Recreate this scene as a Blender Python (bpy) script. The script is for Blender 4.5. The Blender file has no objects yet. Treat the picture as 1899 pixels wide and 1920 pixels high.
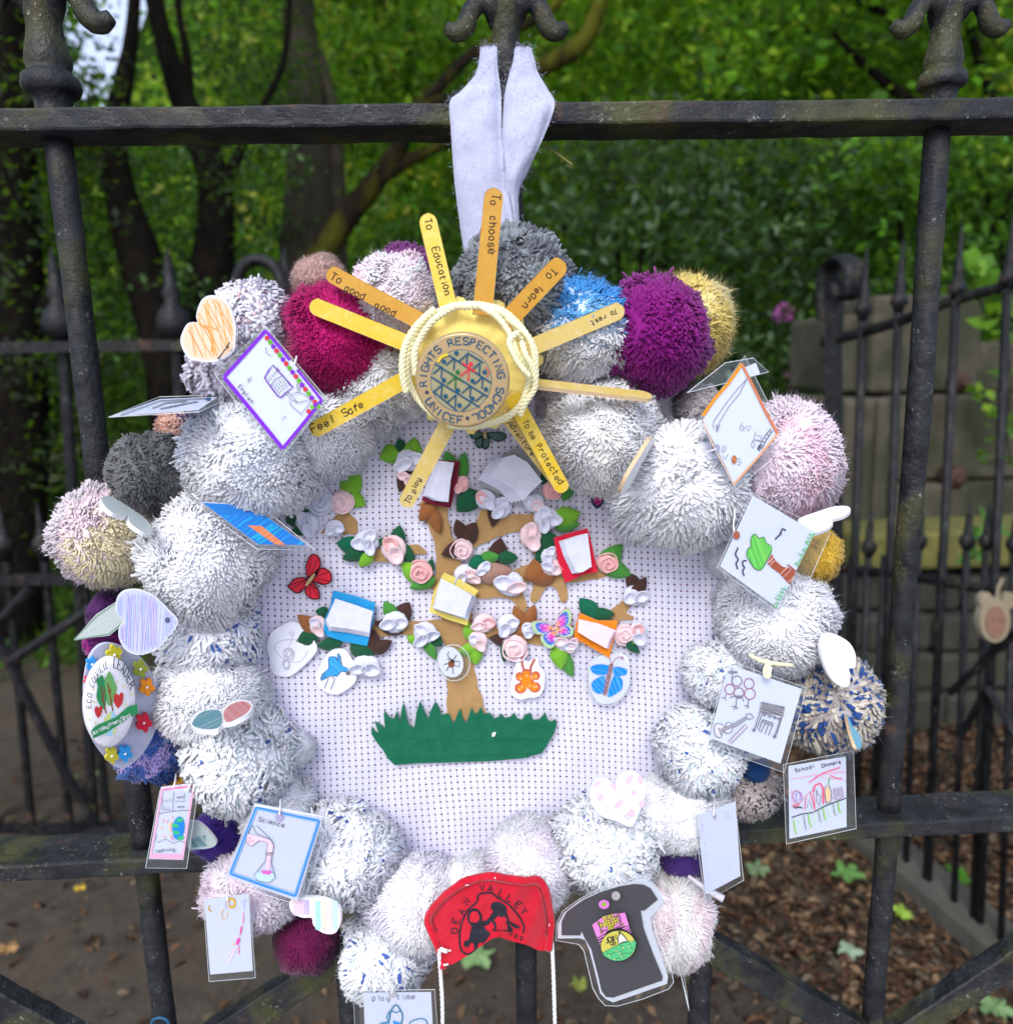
import bpy, math, random
import numpy as np
from mathutils import Matrix, Vector
from mathutils.geometry import tessellate_polygon

random.seed(7)
rng = np.random.default_rng(7)
scene = bpy.context.scene
col = scene.collection

# ------------------------------------------------------------------ camera, sky, sun, exposure
D, FPX, CAMH = 0.45, 1449.0, 1.35        # distance to the gate, focal length in photo pixels, eye height
YAW, PITCH, ROLL = -0.0410, -0.1845, 0.02416
def _rot():
    cy, sy, cp, sp, cr, sr = math.cos(YAW), math.sin(YAW), math.cos(PITCH), math.sin(PITCH), math.cos(ROLL), math.sin(ROLL)
    Rz = np.array([[cy, -sy, 0], [sy, cy, 0], [0, 0, 1]])
    Rx = np.array([[1, 0, 0], [0, cp, -sp], [0, sp, cp]])
    Ry = np.array([[cr, 0, sr], [0, 1, 0], [-sr, 0, cr]])
    return Rz @ Rx @ Ry
M = _rot()
CAM = np.array([0, -D, CAMH])
cd = bpy.data.cameras.new('camera')
cam = bpy.data.objects.new('camera', cd)
col.objects.link(cam)
cam.matrix_world = Matrix(((M[0, 0], M[0, 2], -M[0, 1], CAM[0]), (M[1, 0], M[1, 2], -M[1, 1], CAM[1]),
                           (M[2, 0], M[2, 2], -M[2, 1], CAM[2]), (0, 0, 0, 1)))
cd.sensor_fit = 'HORIZONTAL'; cd.sensor_width = 36.0; cd.lens = 36.0 * FPX / 1899.0
cd.clip_start = 0.02; cd.clip_end = 400
cd.dof.use_dof = True; cd.dof.focus_distance = 0.39; cd.dof.aperture_fstop = 8.5
scene.camera = cam

SUN_EL, SUN_AZ = math.radians(42), math.radians(196)
world = bpy.data.worlds.new('World'); scene.world = world; world.use_nodes = True
wn = world.node_tree
bg = wn.nodes['Background']
sky = wn.nodes.new('ShaderNodeTexSky'); sky.sky_type = 'NISHITA'; sky.sun_disc = False
sky.sun_elevation = SUN_EL; sky.sun_rotation = SUN_AZ
sky.air_density = 1.0; sky.dust_density = 4.0; sky.ozone_density = 1.6
mxs = wn.nodes.new('ShaderNodeMix'); mxs.data_type = 'RGBA'; mxs.inputs[0].default_value = .5      # thin white overcast over the blue
mxs.inputs[7].default_value = (6.1, 6.8, 9.2, 1)
wn.links.new(sky.outputs[0], mxs.inputs[6]); wn.links.new(mxs.outputs[2], bg.inputs['Color'])
bg.inputs['Strength'].default_value = 0.15
sd = bpy.data.lights.new('sun', 'SUN'); sd.energy = 1.4; sd.angle = math.radians(22); sd.color = (0.97, 0.98, 1.0)
sun = bpy.data.objects.new('sun', sd); col.objects.link(sun)
# the sky texture's sun azimuth runs clockwise from +Y
sdir = Vector((math.sin(SUN_AZ) * math.cos(SUN_EL), math.cos(SUN_AZ) * math.cos(SUN_EL), math.sin(SUN_EL)))
sun.rotation_euler = sdir.to_track_quat('Z', 'Y').to_euler()
sun.location = (0, -2, 6)
scene.view_settings.view_transform = 'Standard'
scene.view_settings.look = 'None'
scene.view_settings.exposure = 0.50
scene.view_settings.gamma = 1
scene.render.engine = 'CYCLES'
scene.cycles.max_bounces = 10; scene.cycles.diffuse_bounces = 8; scene.cycles.glossy_bounces = 3
scene.cycles.transparent_max_bounces = 16; scene.cycles.transmission_bounces = 4
scene.cycles.use_adaptive_sampling = True; scene.cycles.adaptive_threshold = 0.02
scene.cycles.use_denoising = True

# ------------------------------------------------------------------ geometry helpers
def ray(x, y):
    return M @ np.array([(x - 949.5) / FPX, 1.0, -(y - 960.0) / FPX])
class Plane:
    def __init__(s, o, n):
        s.o = np.array(o, float); n = np.array(n, float); s.n = n / np.linalg.norm(n)
        if s.n @ (CAM - s.o) < 0: s.n = -s.n
    def hit(s, x, y, up=0.0):
        d = ray(x, y); o = s.o + s.n * up
        return CAM + d * (((o - CAM) @ s.n) / (d @ s.n))
def gp(w): return Plane((0, -w, CAMH), (0, -1, 0))          # plane parallel to the gate, w metres in front of it
def P(x, y, w): return gp(w).hit(x, y)
def G(x, y, z=0.0):                                          # point on the ground
    d = ray(x, y); return CAM + d * ((z - CAMH) / d[2])
def F(x, y, dist): return CAM + ray(x, y) * dist
def ppx(w): return (D - w) / FPX                             # metres per photo pixel
def plane3(a, b, c):
    a, b, c = P(*a), P(*b), P(*c)
    return Plane(a, np.cross(b - a, c - a))

WL = {}
def _link(o, parent, wloc):
    col.objects.link(o); WL[o.name] = np.array(wloc, float)
    if parent is not None:
        o.parent = parent; o.location = Vector(np.array(wloc) - WL[parent.name])
    else: o.location = Vector(wloc)
def tag(o, label=None, cat=None, group=None, kind=None):
    if label: o['label'] = label
    if cat: o['category'] = cat
    if group: o['group'] = group
    if kind: o['kind'] = kind
    return o
def thing(name, loc, label, cat, group=None):
    o = bpy.data.objects.new(name, None); o.empty_display_size = 0.01
    _link(o, None, loc); return tag(o, label, cat, group)
def obj(name, V, Fc, mat, parent=None, cols=None, smooth=False, uv=None):
    V = np.asarray(V, float).reshape(-1, 3)
    c = V.mean(0); L = V - c
    me = bpy.data.meshes.new(name)
    if isinstance(Fc, np.ndarray):
        k = Fc.shape[1]; me.vertices.add(len(L)); me.vertices.foreach_set('co', L.astype(np.float32).ravel())
        me.loops.add(Fc.size); me.loops.foreach_set('vertex_index', Fc.astype(np.int32).ravel())
        me.polygons.add(len(Fc)); me.polygons.foreach_set('loop_start', np.arange(0, Fc.size, k, dtype=np.int32))
        me.update(calc_edges=True)
    else:
        me.from_pydata([tuple(v) for v in L], [], [tuple(int(i) for i in f) for f in Fc])
    if smooth: me.polygons.foreach_set('use_smooth', np.ones(len(me.polygons), bool))
    if cols is not None:
        a = me.color_attributes.new('Col', 'FLOAT_COLOR', 'POINT')
        C4 = np.ones((len(V), 4), np.float32); C4[:, :3] = np.asarray(cols, float).reshape(-1, 3); a.data.foreach_set('color', C4.ravel())
    if uv is not None:
        u = me.uv_layers.new(name='UVMap'); li = np.empty(len(me.loops), np.int32); me.loops.foreach_get('vertex_index', li)
        u.data.foreach_set('uv', np.asarray(uv, np.float32)[li].ravel())
    for m in (mat if isinstance(mat, (list, tuple)) else [mat]): me.materials.append(m)
    me.update()
    o = bpy.data.objects.new(name, me); _link(o, parent, c); return o
class MB:                                                    # mesh collector
    def __init__(s): s.V = []; s.F = []; s.C = []
    def add(s, V, Fc, c=None):
        b = len(s.V); s.V += [tuple(v) for v in V]; s.F += [tuple(i + b for i in f) for f in Fc]
        if c is not None: s.C += [tuple(c)] * len(V)
        return s
    def build(s, name, mat, parent=None, smooth=False):
        if not s.V: return None
        return obj(name, s.V, s.F, mat, parent, s.C if len(s.C) == len(s.V) and s.C else None, smooth)
def frame_of(t):
    t = t / np.linalg.norm(t); a = np.array([0, 0, 1.0]) if abs(t[2]) < .9 else np.array([0, 1.0, 0])
    u = np.cross(a, t); u /= np.linalg.norm(u); return u, np.cross(t, u)
def spline(pts, n=8, closed=False):
    p = [np.array(q, float) for q in pts]; out = []; N = len(p)
    for i in range(N if closed else N - 1):
        g = (lambda k: p[k % N]) if closed else (lambda k: p[min(max(k, 0), N - 1)])
        a, b, c, d = g(i - 1), g(i), g(i + 1), g(i + 2)
        for k in range(n):
            t = k / n; out.append(.5 * (2 * b + (c - a) * t + (2 * a - 5 * b + 4 * c - d) * t * t + (3 * b - a - 3 * c + d) * t ** 3))
    if not closed: out.append(p[-1])
    return out
def tube(mb, pts, r, k=8, c=None, closed=False, cap=True, flat=1.0, noise=0.0, nrm=None):
    pts = [np.array(p, float) for p in pts]; N = len(pts); V = []; Fc = []
    rs = r if hasattr(r, '__len__') else [r] * N
    u = None
    for i in range(N):
        t = pts[(i + 1) % N] - pts[i - 1] if closed else pts[min(i + 1, N - 1)] - pts[max(i - 1, 0)]
        t = t / (np.linalg.norm(t) + 1e-12)
        if u is None:
            u = frame_of(t)[0] if nrm is None else np.array(nrm, float)
        u = u - t * (u @ t); u /= np.linalg.norm(u) + 1e-12; v = np.cross(t, u)
        for j in range(k):
            a = 2 * math.pi * j / k; rr = rs[i] * (1 + noise * random.uniform(-1, 1))
            V.append(pts[i] + u * math.cos(a) * rr * flat + v * math.sin(a) * rr)
    for i in range(N if closed else N - 1):
        b0, b1 = i * k, ((i + 1) % N) * k
        for j in range(k): Fc.append((b0 + j, b0 + (j + 1) % k, b1 + (j + 1) % k, b1 + j))
    if cap and not closed: Fc += [tuple(range(k - 1, -1, -1)), tuple(range((N - 1) * k, N * k))]
    mb.add(V, Fc, c); return mb
def box_axes(mb, o, ax, ay, az, c=None):                     # box from a corner and three edge vectors
    V = [o, o + ax, o + ax + ay, o + ay]; V += [v + az for v in V]
    mb.add(V, [(3, 2, 1, 0), (4, 5, 6, 7), (0, 1, 5, 4), (1, 2, 6, 5), (2, 3, 7, 6), (3, 0, 4, 7)], c); return mb
def box(mb, lo, hi, c=None):
    lo = np.array(lo, float); hi = np.array(hi, float); d = hi - lo
    return box_axes(mb, lo, np.array([d[0], 0, 0]), np.array([0, d[1], 0]), np.array([0, 0, d[2]]), c)
def sheet(mb, front, thick, n, c=None):                      # outline (3D points) extruded back along n by thick
    front = [np.array(p, float) for p in front]; N = len(front); back = [p - n * thick for p in front]
    ex = frame_of(n); loc = [Vector((p @ ex[0], p @ ex[1], 0)) for p in front]
    tr = [tuple(t) for t in tessellate_polygon([loc])]
    Fc = tr + [tuple(N + i for i in reversed(t)) for t in tr] + [(i, (i + 1) % N, N + (i + 1) % N, N + i) for i in range(N)]
    mb.add(front + back, Fc, c); return mb
def px_sheet(mb, pl, poly, thick, up=0.0, c=None):
    return sheet(mb, [pl.hit(x, y, up) for x, y in poly], thick, pl.n, c)
def ell(cx, cy, rx, ry, n=28, rot=0, a0=0, a1=360):
    r = math.radians(rot); out = []
    full = a1 - a0 >= 360
    for i in range(n if full else n + 1):
        t = math.radians(a0 + (a1 - a0) * i / n); x, y = rx * math.cos(t), -ry * math.sin(t)
        out.append((cx + x * math.cos(r) + y * math.sin(r), cy - x * math.sin(r) + y * math.cos(r)))
    return out
def sm(pts, n=5, closed=True): return [tuple(p) for p in spline(pts, n, closed)]

# ------------------------------------------------------------------ ink: strokes, fills and letters laid on a plane
GL = dict(x.split(':') for x in """A:022842|1434 B:02082837362505|2534332202 C:4738180703123243 D:02082847432202 E:48080242|0535 F:480802|0535 G:47381807031232434525
H:0208|4248|0545 I:2228 J:3833221203 K:0208|480542 L:080242 M:0208254842 N:02084248 O:180703123243473818 P:02082837362505 Q:180703123243473818|2442 R:02082837362505|2542 S:473818070615354443321203
T:0848|2822 U:080312324348 V:082248 W:0812253248 X:0248|0842 Y:082548|2522 Z:08480242 a:36160503122233|3632 b:0208|0516263533221203 c:3526160503122233 d:3832|36160503122233 e:04343526160503122233 f:38271712|0636
g:36160503122233|3631201001 h:0208|0516263532 i:1216|1718 j:26211001 k:0208|360432 l:1812 m:0206|05162522|25364542 n:0206|0516263532 o:160503122233352616 p:0006|0516263533221203 q:3630|36160503122233 r:0206|04162635
s:35261605142433221203 t:18132232|0636 u:0603122233|3632 v:061236 w:0612243246 x:0236|0632 y:0603122233|3631201001 z:06360232 .:1213 2:07183847460242 0:180703123243473818 3:0718384746354443321203|3525 -:0535""".split())
GW = {'i': 2, 'l': 2, 'I': 3, '.': 2, "'": 2, ' ': 3, 'j': 3, 't': 4}
def glyph(ch):
    s = GL.get(ch, '').replace(' ', '')
    return [[(int(q[i]), int(q[i + 1]) - 2) for i in range(0, len(q) - 1, 2)] for q in s.split('|')] if s else []
class Ink:
    def __init__(s, pl, up=0.00012): s.pl = pl; s.mb = MB(); s.up = up
    def _lift(s): s.up += 0.000008; return s.up
    def fill(s, poly, c):
        u = s._lift(); pts = [s.pl.hit(x, y, u) for x, y in poly]
        ex = frame_of(s.pl.n); loc = [Vector((p @ ex[0], p @ ex[1], 0)) for p in pts]
        s.mb.add(pts, [tuple(t) for t in tessellate_polygon([loc])], c); return s
    def line(s, pts, w, c, closed=False, taper=False):
        u = s._lift(); p = [np.array(q, float) for q in pts]
        p = [q for i, q in enumerate(p) if i == 0 or np.hypot(*(q - p[i - 1])) > 1e-4]
        N = len(p)
        if N < 2: return s
        L = []
        for i in range(N):
            a = p[i - 1] if (i > 0 or closed) else p[i]; b = p[(i + 1) % N] if (i < N - 1 or closed) else p[i]
            t = b - a; t = t / (np.hypot(*t) + 1e-9); nn = np.array([-t[1], t[0]])
            k = w / 2 * ((.35 + .65 * math.sin(math.pi * (i + .5) / N)) if taper else 1)
            L += [p[i] + nn * k, p[i] - nn * k]
        V = [s.pl.hit(q[0], q[1], u) for q in L]
        Fc = [(2 * i, 2 * ((i + 1) % N), 2 * ((i + 1) % N) + 1, 2 * i + 1) for i in range(N if closed else N - 1)]
        s.mb.add(V, Fc, c); return s
    def text(s, t, x, y, d, size, w, c, sp=1.0, jit=0.0):
        d = np.array(d, float); d /= np.hypot(*d); up = np.array([d[1], -d[0]]); k = size / 6.0; cur = np.array([x, y], float)
        for ch in t:
            j = random.uniform(-jit, jit) * size; kk = k * (1 + random.uniform(-jit, jit))
            an = random.uniform(-1.0, 1.0) * jit; ca, sa = math.cos(an), math.sin(an)
            for st in glyph(ch):
                q = [cur + d * (gx * ca - gy * sa) * kk + up * ((gx * sa + gy * ca) * kk + j) for gx, gy in st]
                s.line(sm(q, 3, False) if jit and len(q) > 2 else q, w, c)
            cur = cur + d * k * (GW.get(ch, 4) + 1.3) * sp
        return s
    def arc(s, t, cx, cy, rx, ry, a0, a1, size, w, c, rot=0, inward=False, wide=1.0):
        r = math.radians(rot); n = len(t)
        for i, ch in enumerate(t):
            a = math.radians(a0 + (a1 - a0) * (i + .5) / n)
            out = np.array([math.cos(a), math.sin(a)]); tan = np.array([math.sin(a), -math.cos(a)])
            if inward: out, tan = -out, -tan
            o = np.array([math.cos(a), math.sin(a)])
            for st in glyph(ch):
                q = []
                for gx, gy in st:
                    v = o + out * (gy - 3) * size / 6 / rx + tan * (gx - 2) * wide * size / 6 / rx
                    x, y = v[0] * rx, -v[1] * ry
                    q.append((cx + x * math.cos(r) + y * math.sin(r), cy - x * math.sin(r) + y * math.cos(r)))
                s.line(q, w, c)
        return s
    def hatch(s, poly, ang, step, w, c, jit=.4, gap=0.0, cvar=0.0):
        a = math.radians(ang); d = np.array([math.cos(a), math.sin(a)]); n = np.array([-d[1], d[0]])
        q = [np.array(p, float) for p in poly]; pr = [p @ n for p in q]; y = min(pr) + step / 2
        while y < max(pr):
            yy = y + random.uniform(-jit, jit) * step; xs = []
            for i in range(len(q)):
                p0, p1 = q[i], q[(i + 1) % len(q)]; h0, h1 = p0 @ n, p1 @ n
                if (h0 - yy) * (h1 - yy) < 0: xs.append((p0 + (p1 - p0) * (yy - h0) / (h1 - h0)) @ d)
            xs.sort()
            for i in range(0, len(xs) - 1, 2):
                if random.random() < gap: continue
                e = (xs[i + 1] - xs[i]) * .04; cc = [min(1, max(0, v * (1 + random.uniform(-cvar, cvar)))) for v in c]
                A, B = xs[i] + random.uniform(0, 2) * e, xs[i + 1] - random.uniform(0, 2) * e
                s.line([d * A + n * yy, d * (A + B) / 2 + n * (yy + random.uniform(-.3, .3) * step), d * B + n * yy], w * random.uniform(.6, 1.2), cc)
            y += step
        return s
    def build(s, name, parent, mat=None): return s.mb.build(name, mat or INK, parent)

# ------------------------------------------------------------------ materials
def nmat(name):
    m = bpy.data.materials.new(name); m.use_nodes = True; nt = m.node_tree
    return m, nt, nt.nodes['Principled BSDF'], nt.nodes, nt.links
def _coord(N, L, scale, kind='Object'):
    t = N.new('ShaderNodeTexCoord'); mp = N.new('ShaderNodeMapping'); mp.inputs['Scale'].default_value = scale if hasattr(scale, '__len__') else (scale,) * 3
    L.new(t.outputs[kind], mp.inputs['Vector']); return mp.outputs[0]
def _noise(N, L, vec, sc, det=4, rough=.6):
    n = N.new('ShaderNodeTexNoise'); n.inputs['Scale'].default_value = sc; n.inputs['Detail'].default_value = det; n.inputs['Roughness'].default_value = rough
    L.new(vec, n.inputs['Vector']); return n.outputs['Fac']
def _ramp(N, L, fac, stops):
    r = N.new('ShaderNodeValToRGB'); e = r.color_ramp.elements
    while len(e) < len(stops): e.new(.5)
    for el, (p, c) in zip(e, stops): el.position = p; el.color = (*c, 1) if hasattr(c, '__len__') else (c, c, c, 1)
    L.new(fac, r.inputs[0]); return r.outputs[0]
def _mix(N, L, fac, a, b, mode='MIX'):
    m = N.new('ShaderNodeMix'); m.data_type = 'RGBA'; m.blend_type = mode
    for s, v in ((m.inputs[0], fac), (m.inputs[6], a), (m.inputs[7], b)):
        if hasattr(v, 'links'): L.new(v, s)
        elif hasattr(v, '__len__'): s.default_value = (*v, 1)
        else: s.default_value = v
    return m.outputs[2]
def _bump(N, L, b, h, st, dist):
    n = N.new('ShaderNodeBump'); n.inputs['Strength'].default_value = st; n.inputs['Distance'].default_value = dist
    L.new(h, n.inputs['Height']); L.new(n.outputs[0], b.inputs['Normal']); return n
_mc = {}
def plain(name, c, rough=.6, metal=0, sc=60, var=.12, bump=.0, spec=.3):
    k = (name,)
    if k in _mc: return _mc[k]
    m, nt, b, N, L = nmat(name); v = _coord(N, L, 1); f = _noise(N, L, v, sc)
    L.new(_mix(N, L, f, [x * (1 - var) for x in c], [min(1, x * (1 + var)) for x in c]), b.inputs['Base Color'])
    b.inputs['Roughness'].default_value = rough; b.inputs['Metallic'].default_value = metal; b.inputs['Specular IOR Level'].default_value = spec
    if bump: _bump(N, L, b, _noise(N, L, v, sc * 8), bump, .0005)
    _mc[k] = m; return m
def felt(name, c, var=.16):
    k = ('f' + name,)
    if k in _mc: return _mc[k]
    m, nt, b, N, L = nmat('felt_' + name); v = _coord(N, L, 1)
    f = _noise(N, L, v, 900, 3, .7); f2 = _noise(N, L, v, 120, 3)
    a = _mix(N, L, f, [x * (1 - var) for x in c], [min(1, x * (1 + var) + .01) for x in c])
    a = _mix(N, L, _ramp(N, L, f2, [(.35, 0), (.7, 1)]), a, [min(1, x * .85) for x in c])
    L.new(a, b.inputs['Base Color']); b.inputs['Roughness'].default_value = .95; b.inputs['Specular IOR Level'].default_value = .1
    b.inputs['Sheen Weight'].default_value = .25
    _bump(N, L, b, f, .5, .0004); _mc[k] = m; return m
def attr_mat(name, rough=.9, spec=.1, sheen=0., trans=0., bump=0., bsc=1500, hue=None):
    m, nt, b, N, L = nmat(name); a = N.new('ShaderNodeAttribute'); a.attribute_name = 'Col'
    b.inputs['Roughness'].default_value = rough; b.inputs['Specular IOR Level'].default_value = spec; b.inputs['Sheen Weight'].default_value = sheen
    L.new(a.outputs['Color'], b.inputs['Base Color'])
    if bump: _bump(N, L, b, _noise(N, L, _coord(N, L, 1), bsc, 2), bump, .0004)
    if trans:
        t = N.new('ShaderNodeBsdfTranslucent'); mx = N.new('ShaderNodeMixShader'); mx.inputs[0].default_value = trans
        L.new(a.outputs['Color'] if hue is None else _mix(N, L, .6, a.outputs['Color'], hue), t.inputs['Color'])
        L.new(b.outputs[0], mx.inputs[1]); L.new(t.outputs[0], mx.inputs[2])
        L.new(mx.outputs[0], N['Material Output'].inputs['Surface'])
    return m
INK = attr_mat('ink', .7, .2)
def wool_mat():
    # loose fibres scatter light softly: the shading normal leans towards the outside of the ball
    m, nt, b, N, L = nmat('wool'); a = N.new('ShaderNodeAttribute'); a.attribute_name = 'Col'; L.new(a.outputs['Color'], b.inputs['Base Color'])
    b.inputs['Roughness'].default_value = 1; b.inputs['Specular IOR Level'].default_value = .02; b.inputs['Sheen Weight'].default_value = .15
    tc = N.new('ShaderNodeTexCoord'); g = N.new('ShaderNodeNewGeometry')
    def vm(op, x, y=None):
        n_ = N.new('ShaderNodeVectorMath'); n_.operation = op; L.new(x, n_.inputs[0])
        if y is not None: L.new(y, n_.inputs[1]) if hasattr(y, 'links') else setattr(n_.inputs[1], 'default_value', y)
        return n_.outputs[0]
    r = vm('MULTIPLY', vm('NORMALIZE', tc.outputs['Object']), (2.2, 2.2, 2.2)); nn = vm('NORMALIZE', vm('ADD', r, g.outputs['Normal'])); L.new(nn, b.inputs['Normal'])
    return m
WOOL = wool_mat()
LEAF = attr_mat('leaf', .5, .18, 0, .45, hue=(.24, .46, .012))
LITTER = attr_mat('dead_leaf', .8, .2)
CARDST = plain('white_card', (.70, .72, .80), .55, sc=8, var=.03)
PAPER = plain('paper', (.64, .67, .82), .4, sc=12, var=.04, spec=.5, bump=.25)
WOODW = plain('white_painted_wood', (.74, .75, .76), .5, sc=20, var=.04)
WOODE = plain('bare_birch_edge', (.62, .46, .27), .7, sc=200, var=.15)
WHITE = plain('white_cord', (.80, .80, .80), .9, sc=300, var=.1, bump=.4)
def film():
    m, nt, b, N, L = nmat('laminate_film'); tr = N.new('ShaderNodeBsdfTransparent'); tr.inputs['Color'].default_value = (.93, .95, .95, 1)
    g = N.new('ShaderNodeBsdfGlossy'); g.inputs['Roughness'].default_value = .12
    df = N.new('ShaderNodeBsdfDiffuse'); df.inputs['Color'].default_value = (.7, .72, .75, 1)
    m1 = N.new('ShaderNodeMixShader'); m1.inputs[0].default_value = .05; m2 = N.new('ShaderNodeMixShader')
    L.new(tr.outputs[0], m1.inputs[1]); L.new(df.outputs[0], m1.inputs[2]); m2.inputs[0].default_value = .05
    L.new(m1.outputs[0], m2.inputs[1]); L.new(g.outputs[0], m2.inputs[2]); L.new(m2.outputs[0], N['Material Output'].inputs['Surface'])
    return m
FILM = film()
FILME = plain('laminate_edge', (.72, .76, .78), .25, spec=.6)
def iron(name='old_black_iron', k=1.0, moss=.505, sc=1.0):
    m, nt, b, N, L = nmat(name); v = _coord(N, L, 1)
    n1 = _noise(N, L, v, 55 * sc, 5, .65); n2 = _noise(N, L, v, 16 * sc, 4); n3 = _noise(N, L, v, 420 * sc, 2, .7); n4 = _noise(N, L, v, 28 * sc, 6, .75)
    c = _mix(N, L, _ramp(N, L, n1, [(.35, 0), (.7, 1)]), (.005 * k, .0055 * k, .007 * k), (.024 * k, .026 * k, .031 * k))
    c = _mix(N, L, _ramp(N, L, n2, [(moss, 0), (moss + .14, .8)]), c, (.060, .062, .016))
    c = _mix(N, L, _ramp(N, L, n4, [(.59, 0), (.68, .85)]), c, (.085, .042, .026))
    n5 = _noise(N, L, v, 38 * sc, 3); spk = N.new('ShaderNodeMath'); spk.operation = 'MULTIPLY'; L.new(_ramp(N, L, n3, [(.62, 0), (.68, .9)]), spk.inputs[0]); L.new(_ramp(N, L, n5, [(.50, 0), (.66, 1)]), spk.inputs[1])
    c = _mix(N, L, spk.outputs[0], c, (.22, .24, .19))
    L.new(c, b.inputs['Base Color'])
    L.new(_ramp(N, L, n1, [(.3, .38), (.75, .8)]), b.inputs['Roughness']); b.inputs['Specular IOR Level'].default_value = .35
    h = _mix(N, L, .5, n1, n4); _bump(N, L, b, h, .9, .005 / sc); return m
IRON = iron(); IRONF = iron('far_iron', .30, .62, .4)
# ------------------------------------------------------------------ ground, wood behind
def ground_mat():
    m, nt, b, N, L = nmat('trodden_earth'); v = _coord(N, L, 1)
    n1 = _noise(N, L, v, 3.0, 5); n2 = _noise(N, L, v, 26, 6, .7); n3 = _noise(N, L, v, 130, 4, .7)
    c = _mix(N, L, _ramp(N, L, n2, [(.3, 0), (.7, 1)]), (.027, .020, .013), (.086, .068, .047))
    c = _mix(N, L, _ramp(N, L, n1, [(.45, 0), (.62, .5)]), c, (.09, .055, .03))
    c = _mix(N, L, _ramp(N, L, n3, [(.58, 0), (.72, .5)]), c, (.17, .125, .07))
    L.new(c, b.inputs['Base Color']); b.inputs['Roughness'].default_value = .95
    _bump(N, L, b, _mix(N, L, .5, n2, n3), .8, .02); return m
xs = np.concatenate([np.linspace(-60, -5, 12), np.linspace(-4.5, 4.5, 60), np.linspace(5, 60, 12)])
ys = np.concatenate([np.linspace(-20, -1, 8), np.linspace(-.8, 8, 60), np.linspace(9, 70, 16)])
X, Y = np.meshgrid(xs, ys)
Z = .012 * np.sin(X * 5.1 + Y * 2) * np.sin(Y * 4.3) + .008 * np.sin(X * 13 + 1) * np.sin(Y * 11)
Z += np.where(Y > 4, (Y - 4) * .05, 0)
gi = np.arange(X.size).reshape(X.shape)
Fq = np.stack([gi[:-1, :-1], gi[:-1, 1:], gi[1:, 1:], gi[1:, :-1]], -1).reshape(-1, 4)
def gz(x, y): return .012 * np.sin(x * 5.1 + y * 2) * np.sin(y * 4.3) + .008 * np.sin(x * 13 + 1) * np.sin(y * 11) + np.where(y > 4, (y - 4) * .05, 0)
tag(obj('ground', np.stack([X.ravel(), Y.ravel(), Z.ravel()], 1), Fq, ground_mat(), smooth=True), kind='structure')

m = MB(); box(m, (-12, -9, -.05), (12, -.25, .035))  # unseen pale slab, added to bounce light up under the pompoms
tag(m.build('bounce_slab', plain('pale_bounce', (.34, .33, .31), .9, sc=6, var=.15)), kind='structure')

def leaves(name, C, size, cols, mat, parent=None, upb=.3, fold=.25, asp=.55, flat=None):
    """many folded leaf blades at centres C"""
    n = len(C); size = np.broadcast_to(size, n)
    nrm = rng.normal(size=(n, 3)); nrm[:, 2] += upb * 3; nrm[:, 1] -= .5
    if flat is not None: nrm = rng.normal(size=(n, 3)) * flat + np.array([0, 0, 1])
    nrm /= np.linalg.norm(nrm, axis=1)[:, None]
    a = rng.normal(size=(n, 3)); t = a - nrm * (a * nrm).sum(1)[:, None]; t /= np.linalg.norm(t, axis=1)[:, None]; s = np.cross(nrm, t)
    L = size[:, None]; w = asp * .5 * L
    b0 = C - t * L * .5; tip = C + t * L * .5 - nrm * L * .12; mid = C - nrm * fold * w * .6
    l = C + s * w - t * L * .08 + nrm * fold * w; r = C - s * w - t * L * .08 + nrm * fold * w
    V = np.stack([b0, l, tip, r, mid], 1).reshape(-1, 3); base = (np.arange(n) * 5)[:, None]
    Fc = np.concatenate([base + np.array([[0, 4, 1]]), base + np.array([[1, 4, 2]]), base + np.array([[4, 3, 2]]), base + np.array([[0, 3, 4]])], 0)
    return obj(name, V, Fc, mat, parent, np.repeat(cols, 5, 0))
def pal(n, cs, var=.25, w=None):
    cs = np.array(cs, float); k = rng.choice(len(cs), n, p=w); c = cs[k] * (1 + rng.uniform(-var, var, (n, 1))); return np.clip(c, 0, 1)
CLB = None
def clump(n, boxpx, dist, nc, spread, yf=None):
    """leaf centres: nc clusters inside a photo region at the given distances, spread metres wide, real positions in the wood"""
    x0, y0, x1, y1 = boxpx; cx = rng.uniform(x0, x1, nc); cy = rng.uniform(y0, y1, nc); cdz = rng.uniform(dist[0], dist[1], nc)
    if yf is not None:
        keep = yf(cx, cy); cx, cy, cdz = cx[keep], cy[keep], cdz[keep]; nc = len(cx)
    R3 = np.stack([(cx - 949.5) / FPX, np.ones(nc), -(cy - 960) / FPX], 1) @ M.T
    cen = CAM + R3 * cdz[:, None]
    global CLB
    k = rng.integers(0, nc, n); CLB = np.exp(rng.normal(size=nc) * .6)[k]; off = rng.normal(size=(n, 3)) * np.array([1, 1, .55]) * spread
    return cen[k] + off
BRIGHT = [(.15, .34, .012), (.08, .22, .010), (.26, .44, .02), (.045, .13, .008)]
DEEP = [(.020, .046, .014), (.012, .030, .010), (.034, .068, .022), (.05, .092, .034)]
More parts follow.
